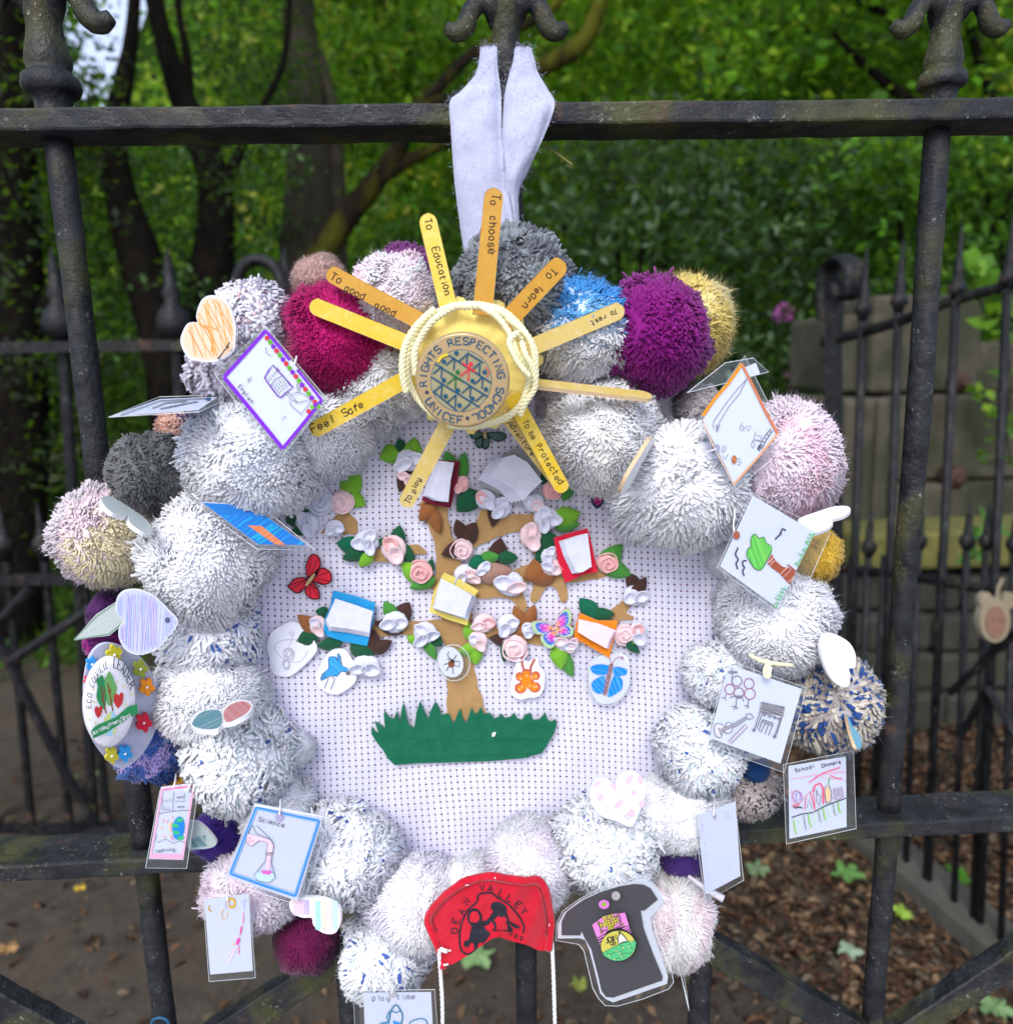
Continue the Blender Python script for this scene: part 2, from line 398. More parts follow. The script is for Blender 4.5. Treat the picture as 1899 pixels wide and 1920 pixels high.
# the far wood: a rising bank and a mass of leaves, thinned where the sky shows
def hole(x, y): return ~(((x - 238) / 112) ** 2 + ((y - 30) / 190) ** 2 < 1)
def hole2(x, y): return hole(x, y) & ~((np.abs(x - 740) < 130) & (y < 30) & (rng.uniform(size=len(x)) < .6)) & ~((y < 120) & (x > 130) & (x < 420) & (rng.uniform(size=len(x)) < .5))
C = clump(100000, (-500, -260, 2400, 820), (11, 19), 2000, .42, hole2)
tag(leaves('far_wood', C, rng.uniform(.15, .28, len(C)), np.clip(pal(len(C), [(.07, .17, .012), (.13, .28, .018), (.035, .09, .010)], .3) * (CLB * (.6 + 1.9 * np.exp(-((C[:, 0] + 2.0) / 4.0) ** 2)))[:, None], 0, .5), LEAF), kind='stuff')  # leaf colour brightened towards the middle, standing in for sunlit patches
for bx_ in ((-3600, -420, -480, 860), (2350, -420, 5200, 860)):      # the wood goes on to both sides of the view
    C = clump(26000, bx_, (11, 19), 900, .55); leafs = leaves('far_wood', C, rng.uniform(.22, .42, len(C)), np.clip(pal(len(C), [(.07, .17, .012), (.035, .09, .010)], .3) * CLB[:, None], 0, .5), LEAF); tag(leafs, kind='stuff')
# unseen overhead canopy, added to shade the path and trunks beyond the gate, open above the gate itself
n = 12000; cx_ = rng.uniform(-7, 7, n); cy_ = rng.uniform(1.6, 7, n); cz_ = 4.6 + .45 * cy_ + .5 * np.sin(cx_ * 1.7) + .4 * np.sin(cy_ * 2.1) + rng.normal(size=n) * .35
kp = (np.sin(cx_ * 2.3 + 1) * np.sin(cy_ * 1.9) + rng.normal(size=n) * .3) > -.35
C = np.stack([cx_, cy_, cz_], 1)[kp]
tag(leaves('shade_canopy', C, rng.uniform(.16, .32, len(C)), pal(len(C), BRIGHT, .3), LEAF), kind='stuff')
mbk = MB(); XX = [-60 + 1.5 * k for k in range(82)]
for k, x in enumerate(XX):
    d_ = min(1, abs(x + 13.8) / 5.2); h = 17.5 + 1.6 * math.sin(k * .9) + math.sin(k * 2.3); h = h * d_ ** .8 + 8.2 * (1 - d_ ** .8)
    mbk.V += [(x, 20, -1), (x, 25 + math.sin(k), h * .45), (x, 30 + math.sin(k * .7), h)]
for k in range(len(XX) - 1):
    for j in range(2): mbk.F.append((k * 3 + j, k * 3 + 3 + j, k * 3 + 4 + j, k * 3 + 1 + j))
tag(mbk.build('wooded_hill', plain('hill_foliage', (.016, .036, .006), 1, sc=5, var=.7, spec=0.0), smooth=True), kind='structure')

def bark(name, a, b2, mossy=.55):
    m, nt, b, N, L = nmat(name); v = _coord(N, L, (1, 1, .35)); n1 = _noise(N, L, v, 22, 6, .7); n2 = _noise(N, L, v, 3.5, 4)
    c = _mix(N, L, _ramp(N, L, n1, [(.3, 0), (.7, 1)]), a, b2); c = _mix(N, L, _ramp(N, L, n2, [(mossy, 0), (mossy + .15, 1)]), c, (.10, .10, .012))
    L.new(c, b.inputs['Base Color']); b.inputs['Roughness'].default_value = .95; b.inputs['Specular IOR Level'].default_value = .05; _bump(N, L, b, n1, .8, .03); return m
BK_D = bark('dark_bark', (.004, .0035, .003), (.016, .013, .010), .75)
BK_G = bark('grey_bark', (.035, .029, .022), (.085, .072, .055), .66)
BK_M = bark('mossy_bark', (.012, .009, .006), (.035, .026, .017), .46)
def limb(mb, pts, dist, sub=6):
    """pts: (x, y, width px[, distance]) -> a tapering round limb at its true distance"""
    q = [np.array([p[0], p[1], p[2], p[3] if len(p) > 3 else dist], float) for p in pts]; s = spline(q, sub)
    tube(mb, [F(a[0], a[1], a[3]) for a in s], [a[2] / 2 * a[3] / FPX for a in s], 10, noise=.05)
def tree(name, label, trunk, limbs, dist, mat, crown=None, group='trees in the wood behind the gate'):
    b = F(trunk[0][0], trunk[0][1], dist); t = thing(name, (b[0], b[1], 0), label, 'tree', group)
    m = MB(); limb(m, trunk, dist)
    m.build('trunk', mat, t, smooth=True)
    for l in limbs:
        m = MB(); limb(m, l, dist); m.build('limb', mat, t, smooth=True)
    if crown is not None:
        n, bx, dd, nc, sp, size, cs = crown; Cc = clump(n, bx, dd, nc, sp, hole)
        leaves('crown', Cc, rng.uniform(size * .7, size * 1.3, len(Cc)), np.clip(pal(len(Cc), cs, .3) * CLB[:, None], 0, .5), LEAF, t)
    return t
tree('broadleaf_tree', 'thick straight grey brown trunk behind the stick sun, left of centre', [(600, 1120, 140), (585, 620, 118), (578, 480, 112), (583, 330, 92), (573, 180, 74), (560, 40, 62), (555, -120, 52)],
     [[(640, 640, 46), (632, 480, 40), (630, 330, 34), (628, 230, 26), (612, 150, 20), (600, 95, 14)]], 6.0, BK_G,
     (15000, (420, -220, 1200, 420), (6.6, 9.5), 260, .26, .11, BRIGHT + [(.26, .42, .03)]))
tree('broadleaf_tree', 'mossy tree with long crooked boughs rising to the right above the gate rail', [(560, 1000, 70), (566, 620, 66), (592, 500, 58), (640, 420, 48), (700, 345, 42), (745, 280, 34), (772, 215, 28), (820, 165, 24), (880, 105, 22), (950, 65, 20), (1040, 10, 16), (1080, -60, 12)],
     [[(700, 345, 24), (770, 300, 22), (840, 268, 18), (930, 262, 10)], [(745, 240, 16), (800, 195, 22), (870, 180, 20), (960, 150, 24), (1050, 108, 34), (1095, 75, 34), (1120, 20, 30), (1145, -60, 24)]], 5.2, BK_M,
     (6500, (1020, -200, 1560, 330), (5.6, 8), 170, .22, .10, BRIGHT))
tree('yew_tree', 'black leaning trunk forking below the patch of sky', [(350, 900, 95), (385, 620, 85), (400, 480, 78), (405, 380, 64), (385, 280, 58), (340, 180, 48), (312, 90, 38), (290, 0, 34), (280, -120, 30)],
     [[(400, 420, 40), (430, 330, 24), (470, 240, 16), (530, 120, 12), (545, -40, 10)], [(352, 190, 26), (350, 100, 18), (335, 20, 14), (336, -80, 12)]], 4.6, BK_D,
     (5200, (150, -80, 560, 620), (4.7, 6.2), 130, .14, .055, DEEP))
tree('yew_tree', 'dark slim trunk beside the left gate bar with patchy needles', [(320, 860, 60), (300, 640, 74), (262, 480, 80), (228, 370, 62), (212, 260, 46), (232, 150, 34), (248, 60, 26), (256, -90, 20)],
     [[(230, 400, 26), (190, 320, 16), (150, 240, 10)]], 4.2, BK_D, (3000, (120, 250, 480, 760), (4.2, 5.4), 80, .12, .05, DEEP))
tree('yew_tree', 'dense black evergreen filling the left edge of the picture', [(20, 1200, 120), (30, 800, 110), (20, 400, 100), (0, -100, 90)],
     [[(30, 700, 40), (90, 560, 26), (150, 470, 14)]], 3.9, BK_D, (15000, (-260, -160, 150, 1010), (3.7, 4.8), 230, .17, .05, [(.010, .018, .007), (.017, .03, .010), (.008, .013, .006)]))
tree('broadleaf_tree', 'spreading bright green tree overhanging the right of the gate', [(1990, 900, 110), (1960, 500, 90), (1880, 330, 70), (1760, 230, 44)],
     [[(1760, 230, 26), (1680, 170, 20), (1610, 110, 14), (1560, 60, 8)], [(1720, 60, 22), (1650, 20, 14), (1570, -20, 10)], [(1760, 300, 18), (1640, 290, 14), (1580, 260, 8)], [(1900, 350, 30), (1820, 60, 16), (1760, -80, 12)]], 4.6, BK_D,
     (8500, (1380, -160, 2060, 330), (4.4, 6.2), 190, .20, .085, [(.09, .22, .010), (.05, .14, .008), (.16, .30, .014), (.025, .06, .008)]))
tree('broadleaf_tree', 'thin bare trunk half hidden among leaves right of the thick grey trunk', [(762, 800, 26), (768, 500, 24), (766, 300, 22), (772, -60, 18)], [[(768, 260, 12), (720, 160, 8), (690, 60, 6)]], 8.5, BK_D)
tree('broadleaf_tree', 'narrow dark trunk seen through leaves above the gate, upper right', [(1462, 500, 34), (1466, 200, 32), (1470, -80, 30)], [[(1466, 160, 18), (1500, 60, 12), (1530, -40, 8)]], 7.5, BK_D)
# shrubs
def shrub(name, label, n, bx, dd, nc, sp, size, cs, stems, group=None):
    b = F((bx[0] + bx[2]) / 2, bx[3], dd[0]); t = thing(name, (b[0], b[1], 0), label, 'shrub', group)
    m = MB()
    for k in range(stems):
        x = random.uniform(bx[0], bx[2]); limb(m, [(x, bx[3] + 40, 14), (x + random.uniform(-40, 40), (bx[1] + bx[3]) / 2, 10), (x + random.uniform(-70, 70), bx[1], 5)], sum(dd) / 2)
    m.build('stem', BK_D, t, smooth=True)
    Cc = clump(n, bx, dd, nc, sp); Cc[:, 2] = np.maximum(Cc[:, 2], .05)
    leaves('foliage', Cc, rng.uniform(size * .7, size * 1.3, n), np.clip(pal(n, cs, .35) * CLB[:, None], 0, .5), LEAF, t, asp=.42); return t
shrub('rhododendron_bush', 'tall dark glossy bush behind the right of the wreath with a few pink flowers', 26000, (1020, 250, 1640, 1400), (3.9, 5.2), 420, .15, .07, DEEP + [(.055, .095, .05), (.08, .12, .075)], 9)
shrub('ivy_hedge', 'dark leafy hedge overhanging the sandstone pier at the right edge', 5200, (1600, 230, 2120, 600), (3.35, 4.3), 150, .13, .07, [(.045, .12, .012), (.02, .055, .010), (.08, .19, .015)], 4)
shrub('laurel_bush', 'mid green bush between the mossy boughs and the dark glossy bush', 6500, (700, 400, 1060, 1300), (5.5, 7.5), 150, .22, .10, [(.05, .12, .02), (.03, .075, .015), (.08, .16, .025)], 5)
shrub('bramble_patch', 'low bright green bush behind the far left railings', 6500, (140, 640, 620, 1120), (4.6, 6.4), 170, .16, .085, [(.10, .20, .025), (.06, .13, .02), (.14, .25, .03)], 4)
for i, (x, y) in enumerate([(1468, 583), (1485, 718), (1502, 650), (1484, 590)][:3]):
    t = thing('rhododendron_flower', F(x, y, 3.75), ['topmost pink flower on the dark bush', 'lowest pink flower on the dark bush, beside the laminated cards', 'pink flower between two others on the dark bush'][i], 'flower', 'pink flowers on the dark bush')
    c = F(x, y, 3.75); leaves('flower_head', c + rng.normal(size=(26, 3)) * .022, .04, pal(26, [(.30, .06, .26), (.42, .10, .36)]), LEAF, t, asp=.8)
# grass verge behind the left railings
n = 15000
gx = rng.uniform(-4.5, 1.2, n); gy = rng.uniform(3.1, 7.5, n); hh = rng.uniform(.05, .20, n) * (1 + .5 * np.sin(gx * 3) * np.sin(gy * 2.2))
a = rng.uniform(0, 6.28, n); w = .006 + .004 * rng.uniform(size=n); gzv = gz(gx, gy)
B0 = np.stack([gx - np.cos(a) * w, gy - np.sin(a) * w, gzv], 1); B1 = np.stack([gx + np.cos(a) * w, gy + np.sin(a) * w, gzv], 1)
ln = rng.normal(size=(n, 2)) * .05; T = np.stack([gx + ln[:, 0], gy + ln[:, 1], gzv + hh], 1)
tag(obj('grass', np.stack([B0, B1, T], 1).reshape(-1, 3), np.arange(n * 3).reshape(n, 3), LEAF, None, np.repeat(pal(n, [(.05, .12, .015), (.09, .19, .02), (.03, .07, .012)]), 3, 0)), kind='stuff')
n = 9000
gx = rng.uniform(-4.5, 1.5, n); gy = rng.uniform(2.9, 6.5, n)
tag(leaves('undergrowth', np.stack([gx, gy, gz(gx, gy) + rng.uniform(.01, .16, n)], 1), rng.uniform(.03, .08, n), pal(n, [(.05, .12, .015), (.09, .19, .02), (.025, .055, .012)]), LEAF), kind='stuff')
# leaf litter: thick on the right of the path, thin on the left
n = 70000
gx = rng.uniform(-1.6, 2.0, n); gy = rng.uniform(.5, 3.4, n)
keep = rng.uniform(size=n) < np.clip(.04 + (gx - .05) * 1.5 + .30 * np.sin(gx * 4 + gy * 3) + .2 * np.sin(gx * 11) * np.sin(gy * 9) + np.where(gy > 2.1, .25, 0), .035, 1)
gx, gy = gx[keep], gy[keep]; n = len(gx)
tag(leaves('leaf_litter', np.stack([gx, gy, gz(gx, gy) + rng.uniform(.003, .022, n)], 1), rng.uniform(.010, .042, n),
   pal(n, [(.075, .036, .019), (.11, .056, .027), (.17, .11, .06), (.04, .022, .014), (.10, .078, .05)], .35), LITTER, flat=.35, fold=.9, asp=.42), kind='stuff')
def fallen(x, y, wpx, lab, c, lobes=5):
    p = G(x, y, .03); r = .8 * wpx / 2 * (np.linalg.norm(p - CAM) / FPX); t = random.uniform(0, 6); V = [p + np.array([0, 0, .006])]
    for k in range(lobes * 4):
        a = 2 * math.pi * k / (lobes * 4); rr = r * (1.0 if k % 4 == 0 else .82 if k % 4 != 2 else .58) * random.uniform(.85, 1.15)
        V.append(p + np.array([math.cos(a + t) * rr, math.sin(a + t) * rr, random.uniform(-.004, .012)]))
    o = obj('fallen_leaf', V, [(0, i, i % (lobes * 4) + 1) for i in range(1, lobes * 4 + 1)], plain('leaf_%d' % (c[0] * 1000 + c[1] * 77), c, .6, var=.25, sc=40))
    tag(o, lab, 'leaf', 'fallen leaves on the path')
for a in [(1420, 1632, 52, 'pale green fallen leaf on the path right of the blank laminated card', (.13, .19, .09)), (1588, 1638, 64, 'green fallen leaf on the path under the lower gate rail, left of the right bar', (.10, .22, .05)),
          (1592, 1785, 46, 'grey green fallen leaf on the brown litter left of the right gate bar', (.22, .30, .19)), (1866, 1892, 60, 'green fallen leaf in the bottom right corner', (.14, .24, .09)),
          (150, 1668, 22, 'small bright yellow fallen leaf below the lower rail at left', (.55, .40, .03)), (12, 1780, 44, 'tan fallen leaf at the left edge of the path', (.30, .17, .06)),
          (893, 1795, 78, 'large pale green fallen leaf under the red felt badge', (.20, .32, .12)), (134, 1460, 30, 'light green fallen leaf behind the far left railings, left of a pair', (.20, .30, .12)),
          (178, 1452, 26, 'light green fallen leaf behind the far left railings, right of a pair', (.20, .30, .12)), (1085, 1848, 40, 'yellow green fallen leaf left of the T-shirt card', (.20, .24, .04)),
          (1690, 1712, 44, 'thin lime green fallen leaf right of the right gate bar', (.22, .34, .04))]: fallen(*a)

# ------------------------------------------------------------------ railings behind
def vplane(a, b):                                            # upright plane through two ground points
    d = b - a; return Plane(a, (-d[1], d[0], 0))
gl0, gl1 = G(0, 1556), G(420, 1548); LP = vplane(gl0, gl1); rpx = np.linalg.norm(gl0 - CAM) / FPX
t = thing('iron_railing', gl0, 'dark iron railings standing across the far left of the path', 'railing', 'iron railings beside the path')
for nm, y0, y1, r in (('top_rail', 652, 643, 7), ('middle_rail', 1086, 1072, 7), ('bottom_rail', 1556, 1540, 9)):
    m = MB(); a, b = LP.hit(-260, y0 + 4), LP.hit(640, y1); u = np.array([0, 0, 1.0]) * r * rpx
    box_axes(m, a - u, b - a, LP.n * r * 2 * rpx, u * 2); m.build(nm, IRONF, t)
for x in (-95, 118, 330, 545):
    m = MB(); top = LP.hit(x, 640); bot = LP.hit(x + (x - 1100) * -.04 + 20, 1556); tube(m, [bot, top], 7.5 * rpx, 8); m.build('bar', IRONF, t)
    m = MB(); prof = [(0, 10), (8, 20), (22, 24), (36, 20), (50, 9), (62, 13), (72, 8), (90, 7), (118, 1)]
    tube(m, [top + np.array([0, 0, q * rpx]) for q, _ in prof], [r * rpx for _, r in prof], 8); m.build('spear_finial', IRONF, t, smooth=True)
for i in range(12):
    x = -200 + 71 * i; m = MB(); bot = LP.hit(x + 48, 1556); top = LP.hit(x, 1050); tube(m, [bot, top], 6 * rpx, 7); m.build('short_bar', IRONF, t)
    m = MB(); prof = [(0, 8), (10, 9), (18, 15), (28, 13), (36, 7), (50, 5), (80, 1)]; tube(m, [top + np.array([0, 0, q * rpx]) for q, _ in prof], [r * rpx for _, r in prof], 8); m.build('spear_finial', IRONF, t, smooth=True)
m = MB(); tube(m, [LP.hit(*p, .02) for p in sm([(440, 640), (438, 560), (455, 500), (488, 488), (520, 508), (532, 560), (534, 640)], 6, False)], 8 * rpx, 8); m.build('hoop', IRONF, t, smooth=True)
for a, b in (((-10, 1190), (150, 1500)), ((20, 1240), (250, 1090)), ((150, 1480), (180, 1550)), ((-120, 1300), (60, 1100))):
    m = MB(); tube(m, [LP.hit(*a, .01), LP.hit(*b, .01)], 8 * rpx, 6); m.build('diagonal_brace', IRONF, t)

gr0, gr1 = G(1585, 1556), G(1899, 1826); RP = vplane(gr0, gr1)
t = thing('iron_railing', gr0, 'black iron side railing receding along the right of the path', 'railing', 'iron railings beside the path')
def rp(x, y, up=0): return RP.hit(x, y, up)
def rr(x): return abs((rp(x, 1000) - CAM) @ M[:, 1]) / FPX
def rail(nm, p, r, mb=None):
    m = MB(); tube(m, [rp(*q) for q in sm(p, 4, False)], [r * rr(q[0]) for q in sm(p, 4, False)], 8, flat=.7); return m.build(nm, IRONF, t, smooth=True)
rail('top_rail', [(1543, 641), (1620, 622), (1700, 597), (1790, 562), (1899, 532), (2060, 480)], 10)
rail('middle_rail', [(1575, 1065), (1650, 1073), (1740, 1087), (1899, 1114), (2060, 1140)], 9)
bars = [(1617, 1552), (1684, 1620), (1712, 1690), (1792, 1740), (1882, 1800), (1990, 1900)]
for xt, xb in ((1617, 1585), (1684, 1650), (1792, 1735), (1888, 1835), (1990, 1920)):
    yt = 540 - (xt - 1617) * .22; m = MB(); r = rr(xt)
    tube(m, [rp(xb, 1560 + (xb - 1585) * .86), rp(xt, yt + 60)], [8 * rr(xb), 8 * r], 8); m.build('bar', IRONF, t, smooth=True)
    m = MB(); b0 = rp(xt, yt + 60); prof = [(0, 9), (8, 10), (14, 16), (26, 15), (34, 8), (46, 11), (60, 7), (100, 4), (130, 1)]
    tube(m, [b0 + np.array([0, 0, q * r]) for q, _ in prof], [q2 * r for _, q2 in prof], 8); m.build('spear_finial', IRONF, t, smooth=True)
for xt in (1598, 1628, 1658, 1700, 1722, 1765, 1812, 1848, 1900, 1945):
    xb = xt - 25; yt = 990 + (xt % 3) * 6; m = MB(); r = rr(xt)
    tube(m, [rp(xb, 1560 + (xb - 1585) * .86), rp(xt, yt + 40)], [6.5 * rr(xb), 6.5 * r], 7); m.build('short_bar', IRONF, t, smooth=True)
    m = MB(); b0 = rp(xt, yt + 40)
    if xt % 4 == 0 or xt in (1628, 1722):
        tube(m, [b0 + np.array([0, 0, q * r]) for q in (0, 10, 20, 30, 60, 90)], [q * r for q in (8, 14, 15, 8, 6, 1)], 8); m.build('spear_finial', IRONF, t, smooth=True)
m = MB(); tube(m, [rp(1562, 1540), rp(1564, 1000), rp(1562, 640), rp(1566, 560)], [17 * rr(1562)] * 4, 4, nrm=(1, 0, 0)); m.build('end_post', IRONF, t)
m = MB(); sc_ = [rp(x, y) for x, y in sm([(1554, 600), (1552, 540), (1560, 500), (1584, 484), (1602, 505), (1600, 548), (1582, 556), (1574, 530)], 5, False)]
tube(m, sc_, 8 * rr(1570), 6, flat=3.2, nrm=RP.n); m.build('scroll_top', IRONF, t, smooth=True)
for a, b in (((1780, 1300), (1910, 1180)), ((1760, 1460), (1850, 1290)), ((1850, 1290), (1930, 1420))):
    m = MB(); tube(m, [rp(*a, .02), rp(*b, .02)], 7 * rr(1850), 6); m.build('diagonal_brace', IRONF, t)
# kerb under the side railing
STONE = None
def stone(name, a, b2, moss, dirt=.55):
    m, nt, b, N, L = nmat(name); v = _coord(N, L, 1); n1 = _noise(N, L, v, 14, 6, .7); n2 = _noise(N, L, v, 2.4, 4); n3 = _noise(N, L, v, 90, 3)
    c = _mix(N, L, _ramp(N, L, n1, [(.3, 0), (.72, 1)]), a, b2); c = _mix(N, L, _ramp(N, L, n2, [(dirt, 0), (dirt + .14, .9)]), c, moss)
    L.new(c, b.inputs['Base Color']); b.inputs['Roughness'].default_value = .92; _bump(N, L, b, _mix(N, L, .5, n1, n3), .5, .01); return m
SAND = stone('weathered_sandstone', (.035, .031, .020), (.098, .086, .056), (.024, .028, .010), .47)
KERB = stone('dirty_kerb_stone', (.055, .05, .04), (.10, .09, .07), (.04, .04, .02))
MOSS = stone('mossy_stone', (.075, .075, .02), (.16, .15, .03), (.05, .055, .015), .62)
WALLD = stone('damp_dark_stone', (.02, .018, .013), (.05, .045, .034), (.02, .024, .010))
dk = (gr1 - gr0) / np.linalg.norm(gr1 - gr0); pk = np.array([-dk[1], dk[0], 0]); pk = pk if pk[0] > 0 else -pk
kb = thing('kerb', gr0, 'low stone kerb along the foot of the right railing', 'kerb')
ln = 0.0
for i in range(6):
    m = MB(); L0 = -.25 + i * .42; a = gr0 + dk * L0 - pk * .05; a[2] = -.05
    box_axes(m, a, dk * .412, pk * .12, np.array([0, 0, .10 + .006 * (i % 2)])); m.build('kerb_stone', KERB, kb)
# stone gate pier, mossy ledge and dark wall behind the right railing
dp = 3.0
pr = thing('stone_pier', F(1720, 1000, dp), 'pale sandstone pier with rounded edge behind the right railing', 'pier')
def slab(nm, x0, y0, x1, y1, dist, depth, mat, par, inset=0.0):
    a, b = F(x0, y1, dist), F(x1, y1, dist); top = F(x0, y0, dist); h = top[2] - a[2]; m = MB()
    ax = np.array([b[0] - a[0], 0, 0]); o = np.array([a[0], a[1] + inset, a[2]])
    r = .018; V = []; Fc = []
    box_axes(m, o, ax, np.array([0, depth, 0]), np.array([0, 0, h])); ob = m.build(nm, mat, par)
    bv = ob.modifiers.new('worn_edge', 'BEVEL'); bv.width = min(.02, h * .2); bv.segments = 2; return ob
slab('stone_block', 1566, 745, 1625, 1100, dp, .5, SAND, pr); slab('stone_block', 1572, 590, 1658, 738, dp, .45, SAND, pr, .05)
slab('stone_block', 1662, 742, 1960, 905, dp, .5, SAND, pr, .02); slab('stone_block', 1630, 556, 1840, 738, dp, .5, SAND, pr)
slab('stone_block', 1844, 640, 2020, 738, dp, .5, SAND, pr, .06); slab('stone_block', 1629, 745, 1659, 1080, dp, .5, SAND, pr, .012)
slab('stone_block', 1662, 909, 1960, 1080, dp, .5, SAND, pr, .03)
for x, y in ((1797, 715), (1787, 895)):
    m = MB(); c = F(x, y, dp - .01); tube(m, [c + np.array([0, .03, 0]), c + np.array([0, -.02, 0]), c + np.array([0, -.03, 0])], [.045, .04, .02], 10, noise=.2); tube(m, [c + np.array([0, -.03, 0]), c + np.array([0, -.045, -.02])], .012, 8)
    m.build('iron_hinge_pin', plain('rusty_iron', (.06, .03, .02), .8, sc=60, var=.5), pr, smooth=True)
wl = thing('stone_wall', F(1750, 1300, 2.85), 'dark damp stone wall with a mossy ledge below the sandstone pier', 'wall')
slab('mossy_ledge', 1600, 1000, 2080, 1075, 2.75, .45, MOSS, wl)
for j, (ya, yb) in enumerate(((1079, 1150), (1154, 1225), (1229, 1300), (1304, 1380), (1384, 1480), (1484, 1600))):
    xa = 1560 - 40 * (j % 2)
    while xa < 2080:
        wb = random.randint(85, 150); slab('stone_block', xa, ya, min(xa + wb, 2100), yb, 2.82, .3, WALLD, wl, random.uniform(0, .015)); xa += wb + 4
# ivy and seedlings by the pier
def sprig(name, lab, pts, dist, size, cs, n=5):
    c0 = F(*pts[0], dist); t = thing(name, c0, lab, 'plant', 'green shoots by the stone pier'); m = MB()
    tube(m, [F(x, y + 8, dist + .01) for x, y in pts] if len(pts) > 1 else [c0, c0 + np.array([0, 0, .04])], .003, 5); m.build('stem', BK_D, t)
    for x, y in pts:
        for _ in range(n): leaves('leaf', F(x, y, dist) + rng.normal(size=(1, 3)) * size * .35, size, pal(1, cs, .2), LEAF, t, asp=.8, upb=.5)
sprig('leafy_shoot', 'bright green leaves growing over the top of the right railing', [(1800, 500), (1815, 520), (1835, 490), (1860, 540), (1880, 520), (1830, 540), (1850, 590), (1890, 580)], 2.5, .075, [(.15, .32, .03), (.10, .24, .03)])
sprig('leafy_shoot', 'small bright shoot growing from the joint of the sandstone pier', [(1828, 730), (1850, 745), (1862, 770), (1880, 790)], 2.85, .05, [(.20, .34, .03), (.12, .25, .03)], 3)
sprig('leafy_shoot', 'lobed light green leaf over the mossy ledge', [(1836, 1000), (1850, 1012), (1868, 1005), (1845, 1030)], 2.5, .07, [(.10, .22, .05)], 3)
sprig('leafy_shoot', 'mid green leaves against the pier at the right edge', [(1890, 640), (1895, 700), (1885, 800), (1895, 860), (1840, 860)], 2.8, .06, [(.07, .17, .03)], 4)
sprig('seedling', 'green seedling behind the foot of the right railing', [(1800, 1640), (1795, 1680), (1760, 1695), (1810, 1720), (1780, 1745)], 2.0, .06, [(.10, .26, .03)], 2)
sprig('seedling', 'broad green leaf low at the right edge behind the railing', [(1855, 1750), (1860, 1775)], 1.9, .07, [(.10, .24, .04)], 3)
# face shaped felt ornament on the far railing
c = F(1868, 1163, 1.75); pxm = 1.75 / FPX
c = RP.hit(1866, 1163, .05); pxm = 1
t = thing('felt_ornament', c, 'round cream felt face ornament with ears hanging on the right railing', 'ornament')
pl = Plane(c, M[:, 1])
m = MB(); px_sheet(m, pl, ell(1866, 1163, 29, 42), .02, .01); m.build('head', felt('cream', (.24, .20, .13)), t)
m = MB(); px_sheet(m, pl, ell(1868, 1167, 19, 30), .004, .014); m.build('face', felt('skin', (.20, .11, .07)), t)
ik = Ink(pl, .015); ik.fill(ell(1861, 1163, 2, 2, 8), (.05, .03, .02)); ik.fill(ell(1876, 1163, 2, 2, 8), (.05, .03, .02)); ik.line([(1863, 1180), (1869, 1183), (1875, 1180)], 2, (.2, .05, .04)); ik.build('features', t)
for x in (1849, 1893): m = MB(); px_sheet(m, pl, ell(x, 1126, 12, 16), .015, .004); m.build('ear', felt('cream', (.24, .20, .13)), t)
m = MB(); tube(m, [pl.hit(1868, 1125), pl.hit(1872, 1100), pl.hit(1880, 1085)], .004, 6); m.build('hanging_cord', felt('cream', (.24, .20, .13)), t)

# ------------------------------------------------------------------ the gate itself
zt = CAMH + .1250; zb = CAMH - .2893; W2 = .016; hR = .0112
gt = thing('iron_gate', (0, 0, 0), 'old black iron gate with square rails, round bars and fleur de lis tops', 'gate')
def gate_rail(nm, ztop, zbot, tilt=0):
    m = MB(); n = 90; V = []
    for i in range(n + 1):
        x = -.62 + 1.24 * i / n; z = tilt * x
        for (yy, zz) in ((-W2, zbot), (-W2, ztop), (W2, ztop), (W2, zbot)):
            V.append((x, yy + random.uniform(-.0004, .0004), zz + z + random.uniform(-.0004, .0004)))
    Fc = [(i * 4 + j, i * 4 + (j + 1) % 4, i * 4 + 4 + (j + 1) % 4, i * 4 + 4 + j) for i in range(n) for j in range(4)] + [(0, 1, 2, 3), (n * 4 + 3, n * 4 + 2, n * 4 + 1, n * 4)]
    m.add(V, [tuple(reversed(f)) for f in Fc]); o = m.build(nm, IRON, gt)
    b = o.modifiers.new('worn_edge', 'BEVEL'); b.width = .0016; b.segments = 2; b.limit_method = 'ANGLE'; return o
gate_rail('top_rail', zt + hR, zt); gate_rail('lower_rail', zb, zb - hR * 1.0)
BX = [.02440 - .23945, .02440, .02440 + .23945]
def shaft(x, z0, z1, r, nm='bar'):
    m = MB(); n = 40; ph = random.uniform(0, 9); P_ = [np.array([x + .0004 * math.sin(k * .22 + ph), .0003 * math.sin(k * .3 + ph), z0 + (z1 - z0) * k / n]) for k in range(n + 1)]
    tube(m, P_, [r * (1 + .02 * math.sin(k * .7 + ph)) for k in range(n + 1)], 14, noise=.018); return m.build(nm, IRON, gt, smooth=True)
GR = .0070
for x in BX + [BX[0] - .24, BX[2] + .24]:
    shaft(x, zb - .0015, zt + .0015, GR); shaft(x, zb - hR - .30, zb - hR + .0015, GR)
q = ppx(0)
